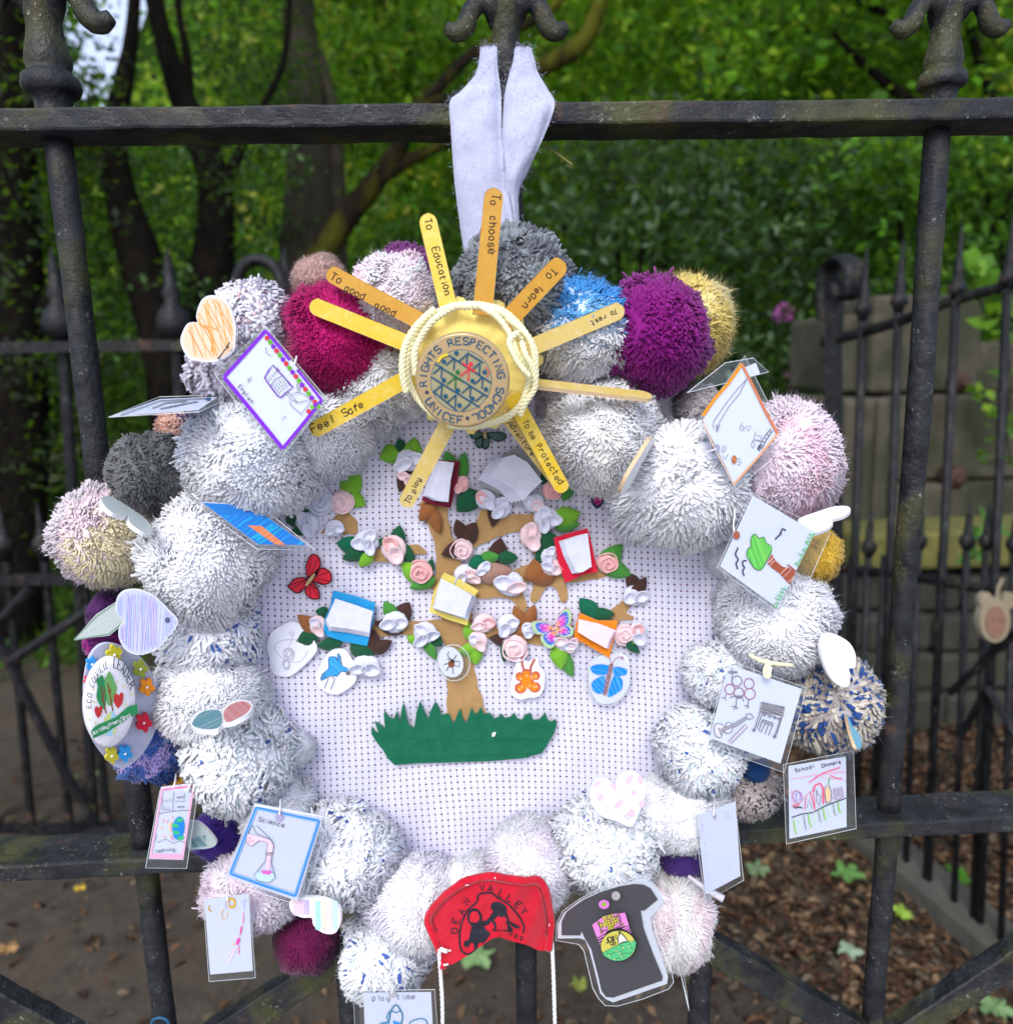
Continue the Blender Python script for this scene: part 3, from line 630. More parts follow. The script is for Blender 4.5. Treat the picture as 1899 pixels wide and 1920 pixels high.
for bx, cy0, s in ((BX[0], 0, 1.15), (BX[1], -18, 1.0), (BX[2], 0, 1.0)):
    m = MB(); zr = zt + hR; k = q * s
    prof = [(0, 26), (14, 25), (26, 29), (32, 38), (42, 41), (54, 37), (60, 30), (75, 32), (88, 30), (110, 25), (130, 24), (150, 27), (172, 30), (190, 24), (215, 26), (250, 36), (290, 30), (340, 14), (380, 2)]
    if cy0: prof = [(0, 22), (40, 23), (80, 24), (110, 23), (130, 24), (150, 27), (172, 30), (190, 24), (215, 26), (250, 36), (290, 30), (340, 14), (380, 2)]
    Pp = [np.array([bx, 0, zr + a * k]) for a, _ in prof]; tube(m, [p for p in spline(Pp, 3)], [max(.0005, v[0] * k) for v in spline([(b,) for _, b in prof], 3)], 18, noise=.02)
    m.build('finial_stem', IRON, gt, smooth=True)
    for sg in (-1, 1):
        m = MB(); pts = [(4, 118), (14, 146), (26, 164), (44, 168), (60, 152), (70, 130), (86, 122), (102, 130)]; rd = [15, 19, 19, 18, 17, 18, 17, 10]
        S = spline([np.array([bx + sg * a * k, -.004 * (i > 1), zr + b * k]) for i, (a, b) in enumerate(pts)], 5); Rr = [v[0] * k * .92 for v in spline([(r,) for r in rd], 5)]
        tube(m, S, Rr, 12, noise=.03, flat=1.0); m.build('scrolled_leaf', IRON, gt, smooth=True)
def brace(p0, p1, wpx):
    m = MB(); a, b = P(*p0, .004), P(*p1, .004); n = 24; h = wpx / 2 * q; d = (b - a) / np.linalg.norm(b - a); u = np.array([-d[2], 0, d[0]]); V = []
    for i in range(n + 1):
        p = a + (b - a) * i / n
        for s1, y in ((1, -.004), (1, .004), (-1, .004), (-1, -.004)): V.append(p + u * h * s1 * random.uniform(.95, 1.05) + np.array([0, y * 1.6, 0]))
    m.add(V, [(i * 4 + j, i * 4 + (j + 1) % 4, i * 4 + 4 + (j + 1) % 4, i * 4 + 4 + j) for i in range(n) for j in range(4)]); o = m.build('diagonal_brace', IRON, gt)
    bv = o.modifiers.new('worn_edge', 'BEVEL'); bv.width = .001; bv.limit_method = 'ANGLE'
brace((380, 1958), (950, 1592), 60); brace((968, 1560), (1640, 1955), 60); brace((1640, 1965), (1960, 1750), 62); brace((-80, 1830), (170, 1965), 62);
shaft(P(655, 1900, 0)[0], CAMH - .62, P(655, 1822, 0)[2], GR * .95, 'short_bar'); shaft(P(1312, 1860, 0)[0], CAMH - .62, P(1312, 1790, 0)[2], GR * 1.05, 'short_bar')
# straw stalk caught behind the rail, blue wire loop
m = MB(); tube(m, [P(1018, 272, .0), P(1045, 288, .006), P(1073, 308, .008)], .00045, 5)
tag(m.build('straw_stalk', plain('dry_straw', (.22, .22, .08), .7)), 'thin dry straw stalk poking out below the upper rail beside the white felt loop', 'stalk')
m = MB(); tube(m, [P(x, y, .012) for x, y in sm([(282, 1926), (287, 1913), (300, 1909), (313, 1914), (318, 1928)], 5, False)], .0009, 6)
tag(m.build('wire_loop', plain('blue_wire', (.02, .10, .20), .3), smooth=True), 'small blue wire loop round the left gate bar at the bottom edge', 'wire')
# ------------------------------------------------------------------ the wreath: ring, pompoms, hanging loop
def pompom_mesh(cen, R, cs, style, seed, squash=(1, 1, 1), gdir=None, scatter=0.0):
    g = np.random.default_rng(seed)
    n, rad, lump, bend, sides, fz = {'fluff': (9000, .0245, .085, .11, 3, 7500), 'yarn': (4200, .033, .06, .11, 3, 2600), 'thick': (2600, .052, .07, .13, 3, 2500),
                                     'boucle': (3600, .044, .10, .15, 3, 3500), 'soft': (9000, .0235, .075, .11, 3, 12000)}[style]
    i = np.arange(n) + .5; ph = np.arccos(1 - 2 * i / n); th = math.pi * (1 + 5 ** .5) * i
    d = np.stack([np.cos(th) * np.sin(ph), np.sin(th) * np.sin(ph), np.cos(ph)], 1) + g.normal(size=(n, 3)) * (1.1 / math.sqrt(n))
    rot = np.linalg.qr(g.normal(size=(3, 3)))[0]; d = d @ rot; d /= np.linalg.norm(d, axis=1)[:, None]
    d = d[d[:, 1] < .42]; n = len(d)
    w3 = g.normal(size=(4, 3)) * 2.6; ph3 = g.uniform(0, 6, 4); lo = sum(np.sin(d @ w3[k] + ph3[k]) for k in range(4)) / 2.4; lo0 = lo
    wt_ = g.normal(size=(5, 3)) * 10; pt_ = g.uniform(0, 6, 5); tuft = lambda q: sum(np.sin(q @ wt_[k] + pt_[k]) for k in range(5)) / 5
    ln = (1 + lump * lo + .11 * tuft(d) + g.normal(size=n) * .022)
    stray = g.uniform(size=n) < .006; ln = np.where(stray, ln + g.uniform(.04, .16, n), ln)
    a = g.normal(size=(n, 3)); tg = a - d * (a * d).sum(1)[:, None]; tg /= np.linalg.norm(tg, axis=1)[:, None]
    # neighbouring strands lean together, so the wool falls in tufts
    w4 = g.normal(size=(3, 3)) * 7; ph4 = g.uniform(0, 6, 3); tf = np.stack([np.sin(d @ w4[k] + ph4[k]) for k in range(3)], 1); tf -= d * (tf * d).sum(1)[:, None]
    bd = (tg * g.uniform(.2, 1, (n, 1)) * .5 + tf * 1.0) * bend; bd[:, 2] -= .03
    ts = np.array([.88, 1.0]); rs = np.array([.95, .9]) * rad
    if style in ('boucle', 'thick'): rs = np.array([1.0, .85]) * rad
    cur = g.normal(size=(n, 3)) * (.06 if style == 'boucle' else .015)
    u = tg; v = np.cross(d, u); k = sides; rings = []
    rr = g.uniform(.75, 1.25, n)
    for t, r in zip(ts, rs):
        ctr = d * (t * ln)[:, None] + bd * ((t - .78) * 4.55) ** 1.4 + cur * math.sin((t - .7) * 10.4)
        for j in range(k):
            an = 2 * math.pi * j / k; rings.append(ctr + (u * math.cos(an) + v * math.sin(an)) * (r * rr)[:, None])
    tipc = d * ((1.0 + rad * .55) * ln)[:, None] + bd; rings.append(tipc)
    V = np.stack(rings, 1); m = V.shape[1]; base = (np.arange(n) * m)[:, None]; Fl = []
    for q_ in range(1):
        for j in range(k):
            a0, a1, b0, b1 = q_ * k + j, q_ * k + (j + 1) % k, (q_ + 1) * k + j, (q_ + 1) * k + (j + 1) % k
            Fl += [[a0, a1, b1], [a0, b1, b0]]
    for j in range(k): Fl.append([k + j, k + (j + 1) % k, 2 * k])
    Fc = (base[:, :, None] + np.array(Fl)[None]).reshape(-1, 3); V = V.reshape(-1, 3)
    # colours: patches of yarn
    cols = np.array([c[0] for c in cs], float); wt = np.array([c[1] for c in cs], float); cum = np.cumsum(wt / wt.sum())
    if gdir is not None: lo = lo * .35 + d @ np.array(gdir) * 1.3
    rk = np.argsort(np.argsort(lo * (1 - scatter) + g.normal(size=n) * (.12 + scatter))) / n; ci = np.searchsorted(cum, rk, side='right').clip(0, len(cs) - 1)
    sc = cols[ci] * (1 + g.uniform(-.04, .03, (n, 1))); C = np.repeat(np.clip(sc, 0, .985), m, 0)
    # core
    kk = 22; cv = []; 
    for a in range(kk):
        for b in range(kk * 2):
            p, t = math.pi * (a + .5) / kk, math.pi * b / kk; dv = np.array([math.sin(p) * math.cos(t), math.sin(p) * math.sin(t), math.cos(p)]); cv.append(dv * .925 * (1 + .10 * float(tuft(dv)) + lump * sum(math.sin(float(dv @ w3[q_]) + ph3[q_]) for q_ in range(4)) / 2.4))
    cf = [[x + len(V) for x in t3] for a in range(kk - 1) for b in range(kk * 2) for t3 in
          ((a * kk * 2 + b, a * kk * 2 + (b + 1) % (kk * 2), (a + 1) * kk * 2 + (b + 1) % (kk * 2)), (a * kk * 2 + b, (a + 1) * kk * 2 + (b + 1) % (kk * 2), (a + 1) * kk * 2 + b))]
    mean = (cols * wt[:, None]).sum(0) / wt.sum(); V = np.concatenate([V, cv]); Fc = np.concatenate([Fc, cf]); C = np.concatenate([C, np.tile(mean, (len(cv), 1))])
    # stray fibres
    s = g.integers(0, n, fz); p0 = d[s] * (ln[s] * g.uniform(.9, 1.0, fz))[:, None] + bd[s] + g.normal(size=(fz, 3)) * .02
    dr = d[s] + g.normal(size=(fz, 3)) * .7; dr /= np.linalg.norm(dr, axis=1)[:, None]; sd = np.cross(dr, g.normal(size=(fz, 3))); sd /= np.linalg.norm(sd, axis=1)[:, None]
    L_ = g.uniform(.05, .20, fz)[:, None] * (1.3 if style == 'soft' else 1); wd = .0034
    fv = np.stack([p0 - sd * wd, p0 + sd * wd, p0 + dr * L_], 1).reshape(-1, 3)
    fc = np.arange(len(fv)).reshape(-1, 3) + len(V); V = np.concatenate([V, fv]); Fc = np.concatenate([Fc, fc]); C = np.concatenate([C, np.repeat(sc[s], 3, 0)])
    return cen + V * R * np.array(squash), Fc, C
wr = thing('pompom_wreath', P(900, 1160, .03), 'big round white wreath of wool pompoms hanging on the iron gate', 'wreath')
m = MB(); tube(m, [P(880 + 545 * math.cos(a), 1150 + 520 * math.sin(a), .026) for a in np.linspace(0, 2 * math.pi, 64, endpoint=False)], .011, 10, closed=True, cap=False)
m.build('ring', felt('ring_white', (.7, .7, .78)), wr, smooth=True)
Wt = (.93, .94, .985); Wc = (.95, .93, .90); Bl = (.84, .89, .985); Gy = (.20, .22, .24); Li = (.80, .76, .92); Pk = (.80, .62, .70); Pl = (.88, .80, .87)
BLU = (.06, .12, .42)
white = [(Wt, 1)]; whiteb = [(Wt, 7), (Bl, 3)]; speck = [(Wt, 12), ((.66, .76, .80), 4), (BLU, .5), (Bl, 2)]; lilw = [(Wt, 3), (Li, 2)]
PP = [  # x, y, radius px, w, style, colours, label, scatter
 (345, 806, 54, .034, 'yarn', [((.55, .27, .20), 5), ((.68, .45, .38), 4), ((.02, .04, .16), 2.5)], 'peach and navy pompom', .2),
 (352, 905, 42, .036, 'yarn', [((.30, .02, .09), 5), ((.06, .02, .04), 3)], 'deep red and black pompom', .3),
 (205, 1152, 46, .034, 'yarn', [((.10, .03, .14), 1)], 'dark purple pompom', .2),
 (192, 1205, 36, .040, 'yarn', [((.42, .03, .28), 3), ((.12, .03, .14), 3)], 'magenta and purple pompom', .2),
 (600, 525, 46, .030, 'soft', [((.55, .36, .32), 1)], 'peach pompom', 0),
 (760, 530, 68, .032, 'thick', [((.16, .02, .15), 1)], 'dark purple pompom', 0),
 (722, 640, 72, .036, 'thick', [((.30, .26, .32), 3), ((.10, .02, .08), 3), ((.45, .40, .46), 2)], 'grey and plum pompom', .3),
 (1280, 612, 92, .040, 'soft', [((.88, .68, .20), 4), ((.90, .78, .36), 2)], 'yellow pompom', 0),
 (1312, 762, 52, .044, 'thick', [((.36, .33, .33), 4), ((.55, .50, .50), 2), ((.14, .12, .15), 1.5)], 'taupe and grey pompom', .3),
 (1528, 1040, 56, .046, 'yarn', [((.72, .46, .06), 1)], 'golden yellow pompom', 0),
 (1400, 1478, 66, .038, 'boucle', [((.38, .33, .32), 4), ((.52, .47, .45), 3), ((.06, .05, .08), 1.2)], 'taupe marled pompom', .4),
 (1415, 1440, 34, .044, 'yarn', [((.02, .07, .22), 1)], 'navy pompom', 0),
 (1275, 1602, 56, .034, 'soft', [((.10, .05, .26), 1)], 'violet pompom', 0),
 (413, 1562, 56, .034, 'yarn', [((.07, .035, .26), 1)], 'violet pompom', 0),
 (345, 1464, 46, .036, 'yarn', [((.55, .30, .03), 3), ((.52, .20, .07), 2)], 'amber pompom', 0),
 (575, 1762, 70, .040, 'yarn', [((.15, .015, .07), 6), ((.10, .01, .06), 4)], 'burgundy pompom', 0),
 (285, 1398, 74, .040, 'boucle', [((.40, .33, .66), 6), ((.05, .12, .40), 3)], 'lavender and blue pompom', 0),
 (690, 715, 92, .044, 'fluff', whiteb, None, 0), (745, 735, 60, .042, 'fluff', white, None, 0), (1075, 735, 62, .040, 'fluff', [((.6, .57, .64), 1)], None, 0),
 (520, 1510, 82, .040, 'fluff', white, None, 0), (880, 1662, 74, .046, 'fluff', white, None, 0), (1215, 1522, 78, .044, 'fluff', white, None, 0),
 (1385, 1035, 62, .036, 'fluff', white, None, 0), (1385, 1300, 60, .034, 'fluff', white, None, 0), (1160, 720, 60, .036, 'fluff', white, None, 0), (1400, 1390, 50, .036, 'fluff', white, None, 0), (340, 1110, 50, .036, 'fluff', white, None, 0), (590, 690, 60, .036, 'thick', [((.42, .39, .47), 4), ((.66, .64, .74), 4)], None, .3),
 (1180, 1660, 60, .044, 'fluff', lilw, None, 0), (1352, 1258, 74, .046, 'boucle', speck, None, 1.2), (545, 1400, 42, .04, 'fluff', white, None, 0),
 (480, 606, 82, .044, 'thick', [((.74, .73, .82), 5), ((.34, .31, .40), 3), ((.62, .42, .46), 1), (Wt, 3)], 'lilac, grey and pink marled pompom', .35),
 (436, 700, 82, .044, 'thick', [((.42, .39, .47), 4), ((.66, .64, .74), 4), ((.30, .26, .30), 2)], 'grey lilac marled pompom', .35),
 (632, 636, 98, .052, 'soft', [((.52, .015, .16), 4), ((.42, .010, .12), 3)], 'magenta pompom', 0),
 (738, 566, 96, .048, 'fluff', [((.90, .78, .85), 4), (Wt, 3), ((.86, .64, .74), 2)], 'pale pink pompom', .1),
 (962, 545, 112, .044, 'yarn', [(Gy, 4), ((.28, .31, .33), 5), ((.13, .14, .16), 2)], 'grey pompom', .1),
 (1095, 615, 100, .052, 'fluff', [((.05, .27, .66), 5), ((.14, .42, .78), 3), (Wt, 8)], 'blue and white pompom', .0),
 (1222, 626, 116, .054, 'yarn', [((.21, .012, .17), 5), ((.27, .02, .23), 4)], 'deep plum pompom', .1),
 (1128, 812, 104, .052, 'fluff', [(Wt, 5), (Wc, 3)], 'white pompom with a cream tinge', 0),
 (1280, 905, 132, .050, 'fluff', white, 'largest white pompom', 0),
 (1468, 868, 116, .050, 'fluff', [((.88, .60, .72), 4), ((.90, .76, .86), 6)], 'baby pink pompom', .1),
 (1445, 1155, 116, .048, 'fluff', white, None, 0),
 (1550, 1316, 112, .044, 'thick', [((.60, .55, .45), 6), ((.03, .08, .26), 3.2), ((.36, .31, .28), 2)], 'beige and navy marled pompom', .5),
 (1312, 1405, 94, .050, 'boucle', speck, None, 1.2), (1290, 1525, 88, .050, 'fluff', white, None, 0),
 (1135, 1578, 104, .054, 'boucle', [(Wt, 9), ((.62, .68, .70), 5), (BLU, .3)], None, 1.2),
 (990, 1618, 98, .050, 'soft', [((.88, .82, .94), 3), (Wt, 2)], 'pale lilac pompom', .1),
 (1250, 1722, 106, .048, 'fluff', [(Wc, 5), ((.90, .76, .80), 2)], 'cream pompom', .1),
 (785, 1690, 102, .050, 'fluff', lilw, None, .1), (722, 1785, 106, .050, 'boucle', speck, None, 1.2),
 (652, 1598, 100, .050, 'boucle', whiteb + [(BLU, .2)], None, 1.2),
 (470, 1662, 102, .044, 'fluff', [((.86, .70, .80), 4), ((.90, .82, .90), 4)], 'pale rose pompom', .1),
 (450, 1418, 110, .052, 'boucle', [(Wt, 12), ((.68, .76, .78), 4), (BLU, .25)], None, 1.2),
 (395, 1298, 100, .048, 'fluff', white, None, 0), (385, 1185, 94, .046, 'boucle', [(Wt, 7), (Bl, 3), ((.08, .16, .50), 1.1)], 'white pompom flecked with blue', .5),
 (390, 1045, 124, .050, 'fluff', white, None, 0), (475, 862, 120, .052, 'fluff', whiteb, None, 0), (612, 800, 84, .048, 'fluff', whiteb, None, 0),
 (202, 1005, 102, .046, 'fluff', [((.88, .78, .50), 5), ((.86, .68, .76), 3), ((.88, .80, .86), 3)], 'cream and pink pompom', 0),
 (287, 884, 78, .048, 'yarn', [((.10, .105, .11), 4), ((.17, .175, .18), 4)], 'charcoal grey pompom', .1)]
for k, (x, y, r, w, st, cs, lab, scat) in enumerate(PP):
    c = P(x, y, w); R = r * (1.0 if (x - 900) ** 2 + (y - 1160) ** 2 < 560 ** 2 else .95) * (D - w) / FPX
    V, Fc, C = pompom_mesh(c, R, cs, st, 100 + k, (1 + .07 * math.sin(k * 2.1), .9, 1 + .07 * math.sin(k * 3.7 + 1)), gdir={'blue and white pompom': (-.55, 0, -.8), 'cream and pink pompom': (-.6, .4, .1)}.get(lab), scatter=scat)
    o = obj('pompom', V, Fc, WOOL, wr, C, smooth=True)
    if lab: o['label'] = lab
# hanging loop of white felt
def strip(name, L_, R_, wl, wr_, mat, bulge=.004, th=.0016, n=34, k=10):
    """felt strip between a left and a right edge given as photo points, with its own distance at each edge"""
    a = spline([np.array([*p, w_]) for p, w_ in zip(L_, wl)], n // (len(L_) - 1)); b = spline([np.array([*p, w_]) for p, w_ in zip(R_, wr_)], n // (len(R_) - 1))
    N = min(len(a), len(b)); V = []; 
    for s in (0, 1):
        for i in range(N):
            for j in range(k + 1):
                t = j / k; x, y, w = a[i] * (1 - t) + b[i] * t
                w += bulge * math.sin(math.pi * t) ** .7 + .0011 * math.sin(8 * t + i * .13) * t + .0005 * math.sin(i * .9 + t * 5) + .0014 * math.exp(-((t - .82) / .05) ** 2) - s * th; V.append(P(x, y, w))
    q_ = k + 1; Fc = []
    for s in (0, 1):
        for i in range(N - 1):
            for j in range(k):
                f = (s * N * q_ + i * q_ + j, s * N * q_ + i * q_ + j + 1, s * N * q_ + (i + 1) * q_ + j + 1, s * N * q_ + (i + 1) * q_ + j); Fc.append(f if s == 0 else tuple(reversed(f)))
    for i in range(N - 1):
        for j in (0, k): Fc.append((i * q_ + j, (i + 1) * q_ + j, N * q_ + (i + 1) * q_ + j, N * q_ + i * q_ + j))
    for j in range(k): Fc += [(j, j + 1, N * q_ + j + 1, N * q_ + j), ((N - 1) * q_ + j, (N - 1) * q_ + j + 1, N * q_ + (N - 1) * q_ + j + 1, N * q_ + (N - 1) * q_ + j)]
    return obj(name, V, Fc, mat, wr, smooth=True)
FW = felt('white', (.47, .49, .63), .10)
strip('hanging_loop', [(900, 86), (898, 112), (890, 140), (864, 170), (843, 190), (845, 240), (848, 290), (853, 350), (862, 420), (874, 500)], [(932, 84), (932, 112), (935, 140), (939, 170), (940, 195), (941, 245), (944, 300), (950, 350), (960, 400), (975, 500)],
      [.002, .008, .014, .020, .025, .028, .028, .028, .028, .030], [.004, .010, .014, .018, .021, .024, .028, .030, .032, .034], FW, .004, n=36)
strip('hanging_loop', [(964, 86), (962, 112), (954, 140), (947, 170), (944, 195), (942, 245), (943, 290), (946, 340), (954, 400), (966, 500)], [(995, 86), (1002, 112), (1010, 138), (1026, 165), (1040, 190), (1033, 222), (1014, 268), (990, 320), (972, 372), (982, 500)],
      [.004, .010, .014, .018, .020, .024, .026, .028, .027, .027], [.002, .006, .010, .018, .023, .026, .026, .024, .023, .025], FW, .004, n=36)
strip('hanging_loop', [(907, 86), (905, 96), (903, 106)], [(990, 84), (992, 96), (994, 106)], [-.004, -.010, -.010], [-.004, -.010, -.010], FW, -.012, n=8)

lp = [o for o in wr.children if o.name.startswith('hanging_loop')]
for o in lp[:2]:
    W0 = WL[o.name]; vs = o.data.vertices; pick = rng.integers(0, len(vs) // 2, 2600); fv = []
    for i_ in pick:
        p_ = np.array(vs[int(i_)].co) + rng.normal(size=3) * .0012; dr_ = rng.normal(size=3); dr_[1] -= .6; dr_ /= np.linalg.norm(dr_); sd_ = np.cross(dr_, rng.normal(size=3)); sd_ /= np.linalg.norm(sd_)
        fv += [W0 + p_ - sd_ * .00008, W0 + p_ + sd_ * .00008, W0 + p_ + dr_ * rng.uniform(.001, .0032)]
    tag(obj('felt_fuzz', np.array(fv), np.arange(len(fv)).reshape(-1, 3), FW, wr), kind='stuff')

# ------------------------------------------------------------------ the embroidered panel
def canvas_mat():
    m, nt, b, N, L = nmat('open_weave_canvas'); uvn = N.new('ShaderNodeUVMap'); sp = N.new('ShaderNodeSeparateXYZ'); L.new(uvn.outputs[0], sp.inputs[0])
    def mth(op, a, b_=None, c=None):
        n_ = N.new('ShaderNodeMath'); n_.operation = op
        for s, v in zip(n_.inputs, (a, b_, c)):
            if v is None: continue
            if hasattr(v, 'links'): L.new(v, s)
            else: s.default_value = v
        return n_.outputs[0]
    fx = mth('ABSOLUTE', mth('SUBTRACT', mth('FRACT', sp.outputs[0]), .5)); fy = mth('ABSOLUTE', mth('SUBTRACT', mth('FRACT', sp.outputs[1]), .5))
    jit = _noise(N, L, uvn.outputs[0], 1.3, 1); j2 = mth('MULTIPLY', mth('SUBTRACT', jit, .5), .09)
    hx = mth('LESS_THAN', fx, mth('ADD', .150, j2)); hy = mth('LESS_THAN', fy, mth('ADD', .110, j2)); hole_ = mth('MULTIPLY', hx, hy)
    # weft ladder between the holes of one column is thinner and lets a little of the backing through
    lad = mth('MULTIPLY', mth('MULTIPLY', hx, mth('LESS_THAN', mth('ABSOLUTE', mth('SUBTRACT', mth('FRACT', mth('MULTIPLY', sp.outputs[1], 4)), .5)), .17)), .30)
    alpha = mth('SUBTRACT', 1.0, mth('MAXIMUM', hole_, lad))
    b.inputs['Base Color'].default_value = (.68, .67, .79, 1); b.inputs['Roughness'].default_value = .8; L.new(alpha, b.inputs['Alpha'])
    wy = mth('SINE', mth('MULTIPLY', sp.outputs[1], 50.3)); wx = mth('SINE', mth('MULTIPLY', sp.outputs[0], 44.0)); h = mth('ADD', mth('MULTIPLY', wy, .5), mth('MULTIPLY', wx, .5))
    _bump(N, L, b, mth('SUBTRACT', h, mth('MULTIPLY', mth('SUBTRACT', .25, fx), 2)), .35, .0003); return m
PW = .030
pn = thing('embroidered_panel', P(905, 1170, PW), 'white open weave panel with a felt tree in blossom inside the wreath', 'embroidery')
def pw(x, y):
    d_ = math.hypot((x - 905) / 470, (y - 1175) / 455); low = max(0, (y - 1420) / 190)
    return PW + .006 * max(0, d_ - .55) + low * (.0022 * math.sin(x * .021 + 1.2) + .0016 * math.sin(x * .047 - y * .02)) + .0011 * math.sin(y * .017 + x * .012) * math.sin(x * .008 - 1) + .0005 * math.sin(x * .05 + y * .03)
V = []; UV = []; Fc = []; n = 84
for i in range(n + 1):
    for j in range(n + 1):
        a, b = -1 + 2 * j / n, -1 + 2 * i / n
        x, y = 905 + 480 * a * math.sqrt(1 - b * b / 2), 1172 + 462 * b * math.sqrt(1 - a * a / 2)
        V.append(P(x, y, pw(x, y))); w_ = .22 * math.sin(x * .019 + y * .013 + 1) * math.sin(y * .021) + .35 * math.sin(y * .006) + .25 * math.sin(x * .011 + y * .013) * max(0, (y - 1300) / 250)
        UV.append(((x + (y - 1200) * -.035) / 11.9 + w_ * .6, (y - 14 * ((x - 905) / 450) ** 2 * (.25 + .75 * math.tanh((y - 1190) / 160)) + 8 * math.sin(x * .008)) / 11.2 + w_ * .4))
for i in range(n):
    for j in range(n):
        a = i * (n + 1) + j; Fc.append((a, a + n + 1, a + n + 2, a + 1))
obj('canvas', V, Fc, canvas_mat(), pn, uv=UV, smooth=True)
def backing_mat():
    m, nt, b, N, L = nmat('backing_card'); v = _coord(N, L, 1); sp = N.new('ShaderNodeSeparateXYZ'); L.new(v, sp.inputs[0])
    mr = N.new('ShaderNodeMapRange'); mr.inputs[1].default_value = -.06; mr.inputs[2].default_value = .10
    L.new(sp.outputs[2], mr.inputs[0]); L.new(_mix(N, L, mr.outputs[0], (.17, .11, .19), (.60, .10, .14)), b.inputs['Base Color']); b.inputs['Roughness'].default_value = .9; return m
m = MB(); px_sheet(m, gp(PW - .0065), ell(905, 1172, 478, 460, 48), .001); m.build('backing_card', backing_mat(), pn)
def Z(X, Y): return (480 + X * .4002, 800 + Y * .4002)
PG = Plane((0, -(PW + .0012), CAMH), (0, -1, 0))
TAN = felt('tan', (.40, .24, .095)); GRN = felt('green', (.003, .125, .062)); DKG = felt('dark_green', (.008, .085, .035)); LIM = felt('lime', (.17, .42, .03)); MID = felt('leaf_green', (.06, .26, .04))
BRN = felt('brown', (.055, .025, .02)); RST = felt('rust', (.27, .10, .03)); PNK = felt('pink', (.80, .45, .45)); PLP = felt('pale_pink', (.82, .62, .64)); FWH = felt('flower_white', (.66, .68, .80)); TPE = felt('taupe', (.35, .20, .15))
def ribs(paths, up0=0.0004, th=.0012):
    m = MB(); up = up0
    for pth in paths:
        S = spline([np.array(p, float) for p in pth], 5); L_ = []; R_ = []
        for i, p in enumerate(S):
            a = S[max(i - 1, 0)]; b = S[min(i + 1, len(S) - 1)]; t = (b - a)[:2]; t = t / (np.hypot(*t) + 1e-9); nn = np.array([-t[1], t[0]]) * p[2] / 2 * (1 + .05 * math.sin(i * 1.3))
            L_.append(p[:2] + nn); R_.append(p[:2] - nn)
        e = S[-1]; pr = S[-2]; t = (e - pr)[:2]; t /= np.hypot(*t); cap = [e[:2] + t * e[2] * .35]
        poly = L_ + cap + R_[::-1]
        # build as a strip so no outline can fold over itself
        V = []; 
        for s in (0, -th):
            for l, r in zip(L_, R_):
                V += [PG.hit(*Z(*l), up + s), PG.hit(*Z(*r), up + s)]
            V += [PG.hit(*Z(*cap[0]), up + s)]
        n_ = len(L_); o2 = 2 * n_ + 1; Fc = []
        for i in range(n_ - 1):
            Fc += [(2 * i, 2 * i + 2, 2 * i + 3, 2 * i + 1), (o2 + 2 * i, o2 + 2 * i + 1, o2 + 2 * i + 3, o2 + 2 * i + 2), (2 * i, o2 + 2 * i, o2 + 2 * i + 2, 2 * i + 2), (2 * i + 1, 2 * i + 3, o2 + 2 * i + 3, o2 + 2 * i + 1)]
        Fc += [(2 * n_ - 2, 2 * n_, 2 * n_ - 1), (0, 1, o2 + 1, o2), (2 * n_ - 2, o2 + 2 * n_ - 2, o2 + 2 * n_, 2 * n_), (2 * n_, o2 + 2 * n_, o2 + 2 * n_ - 1, 2 * n_ - 1)]
        m.add(V, Fc); up += .00003
    return m
ribs([[(985, 1375, 205), (978, 1300, 170), (965, 1200, 140), (958, 1100, 122), (950, 1000, 128), (940, 900, 138), (925, 780, 130), (905, 660, 120), (885, 560, 92), (862, 480, 92), (838, 400, 120), (835, 360, 140)],
      [(945, 990, 120), (860, 950, 90), (760, 945, 66), (650, 945, 66), (560, 958, 60), (440, 965, 50)], [(960, 960, 90), (1080, 962, 60), (1200, 970, 52), (1330, 1000, 50), (1480, 985, 50), (1590, 950, 60), (1690, 880, 66), (1740, 820, 40), (1760, 795, 24)],
      [(1690, 880, 50), (1730, 890, 30), (1765, 898, 18)], [(930, 770, 110), (860, 735, 80), (800, 720, 60), (740, 690, 40)], [(930, 755, 90), (1050, 770, 70), (1160, 768, 68), (1215, 790, 60), (1245, 835, 46), (1245, 868, 26)],
      [(1180, 730, 70), (1260, 690, 76), (1360, 690, 90), (1480, 700, 60), (1600, 690, 44), (1660, 680, 30)], [(1370, 700, 90), (1330, 745, 56), (1310, 790, 46), (1300, 815, 34)], [(1380, 700, 80), (1425, 745, 50), (1440, 790, 42), (1438, 815, 32)],
      [(905, 600, 90), (980, 545, 80), (1050, 505, 90), (1120, 470, 96), (1220, 450, 80), (1300, 440, 60), (1360, 430, 40)], [(1265, 465, 60), (1300, 530, 44), (1310, 590, 28)], [(1060, 480, 70), (1080, 430, 80), (1100, 400, 80)]]).build('felt_trunk', TAN, pn)
ribs([[(290, 470, 60), (340, 455, 95), (400, 452, 110), (440, 470, 90), (462, 492, 40)]]).build('felt_branch', TAN, pn)
ribs([[(470, 585, 40), (550, 600, 56), (640, 605, 56), (700, 585, 50), (750, 575, 46), (795, 592, 14)]]).build('felt_branch', TAN, pn)
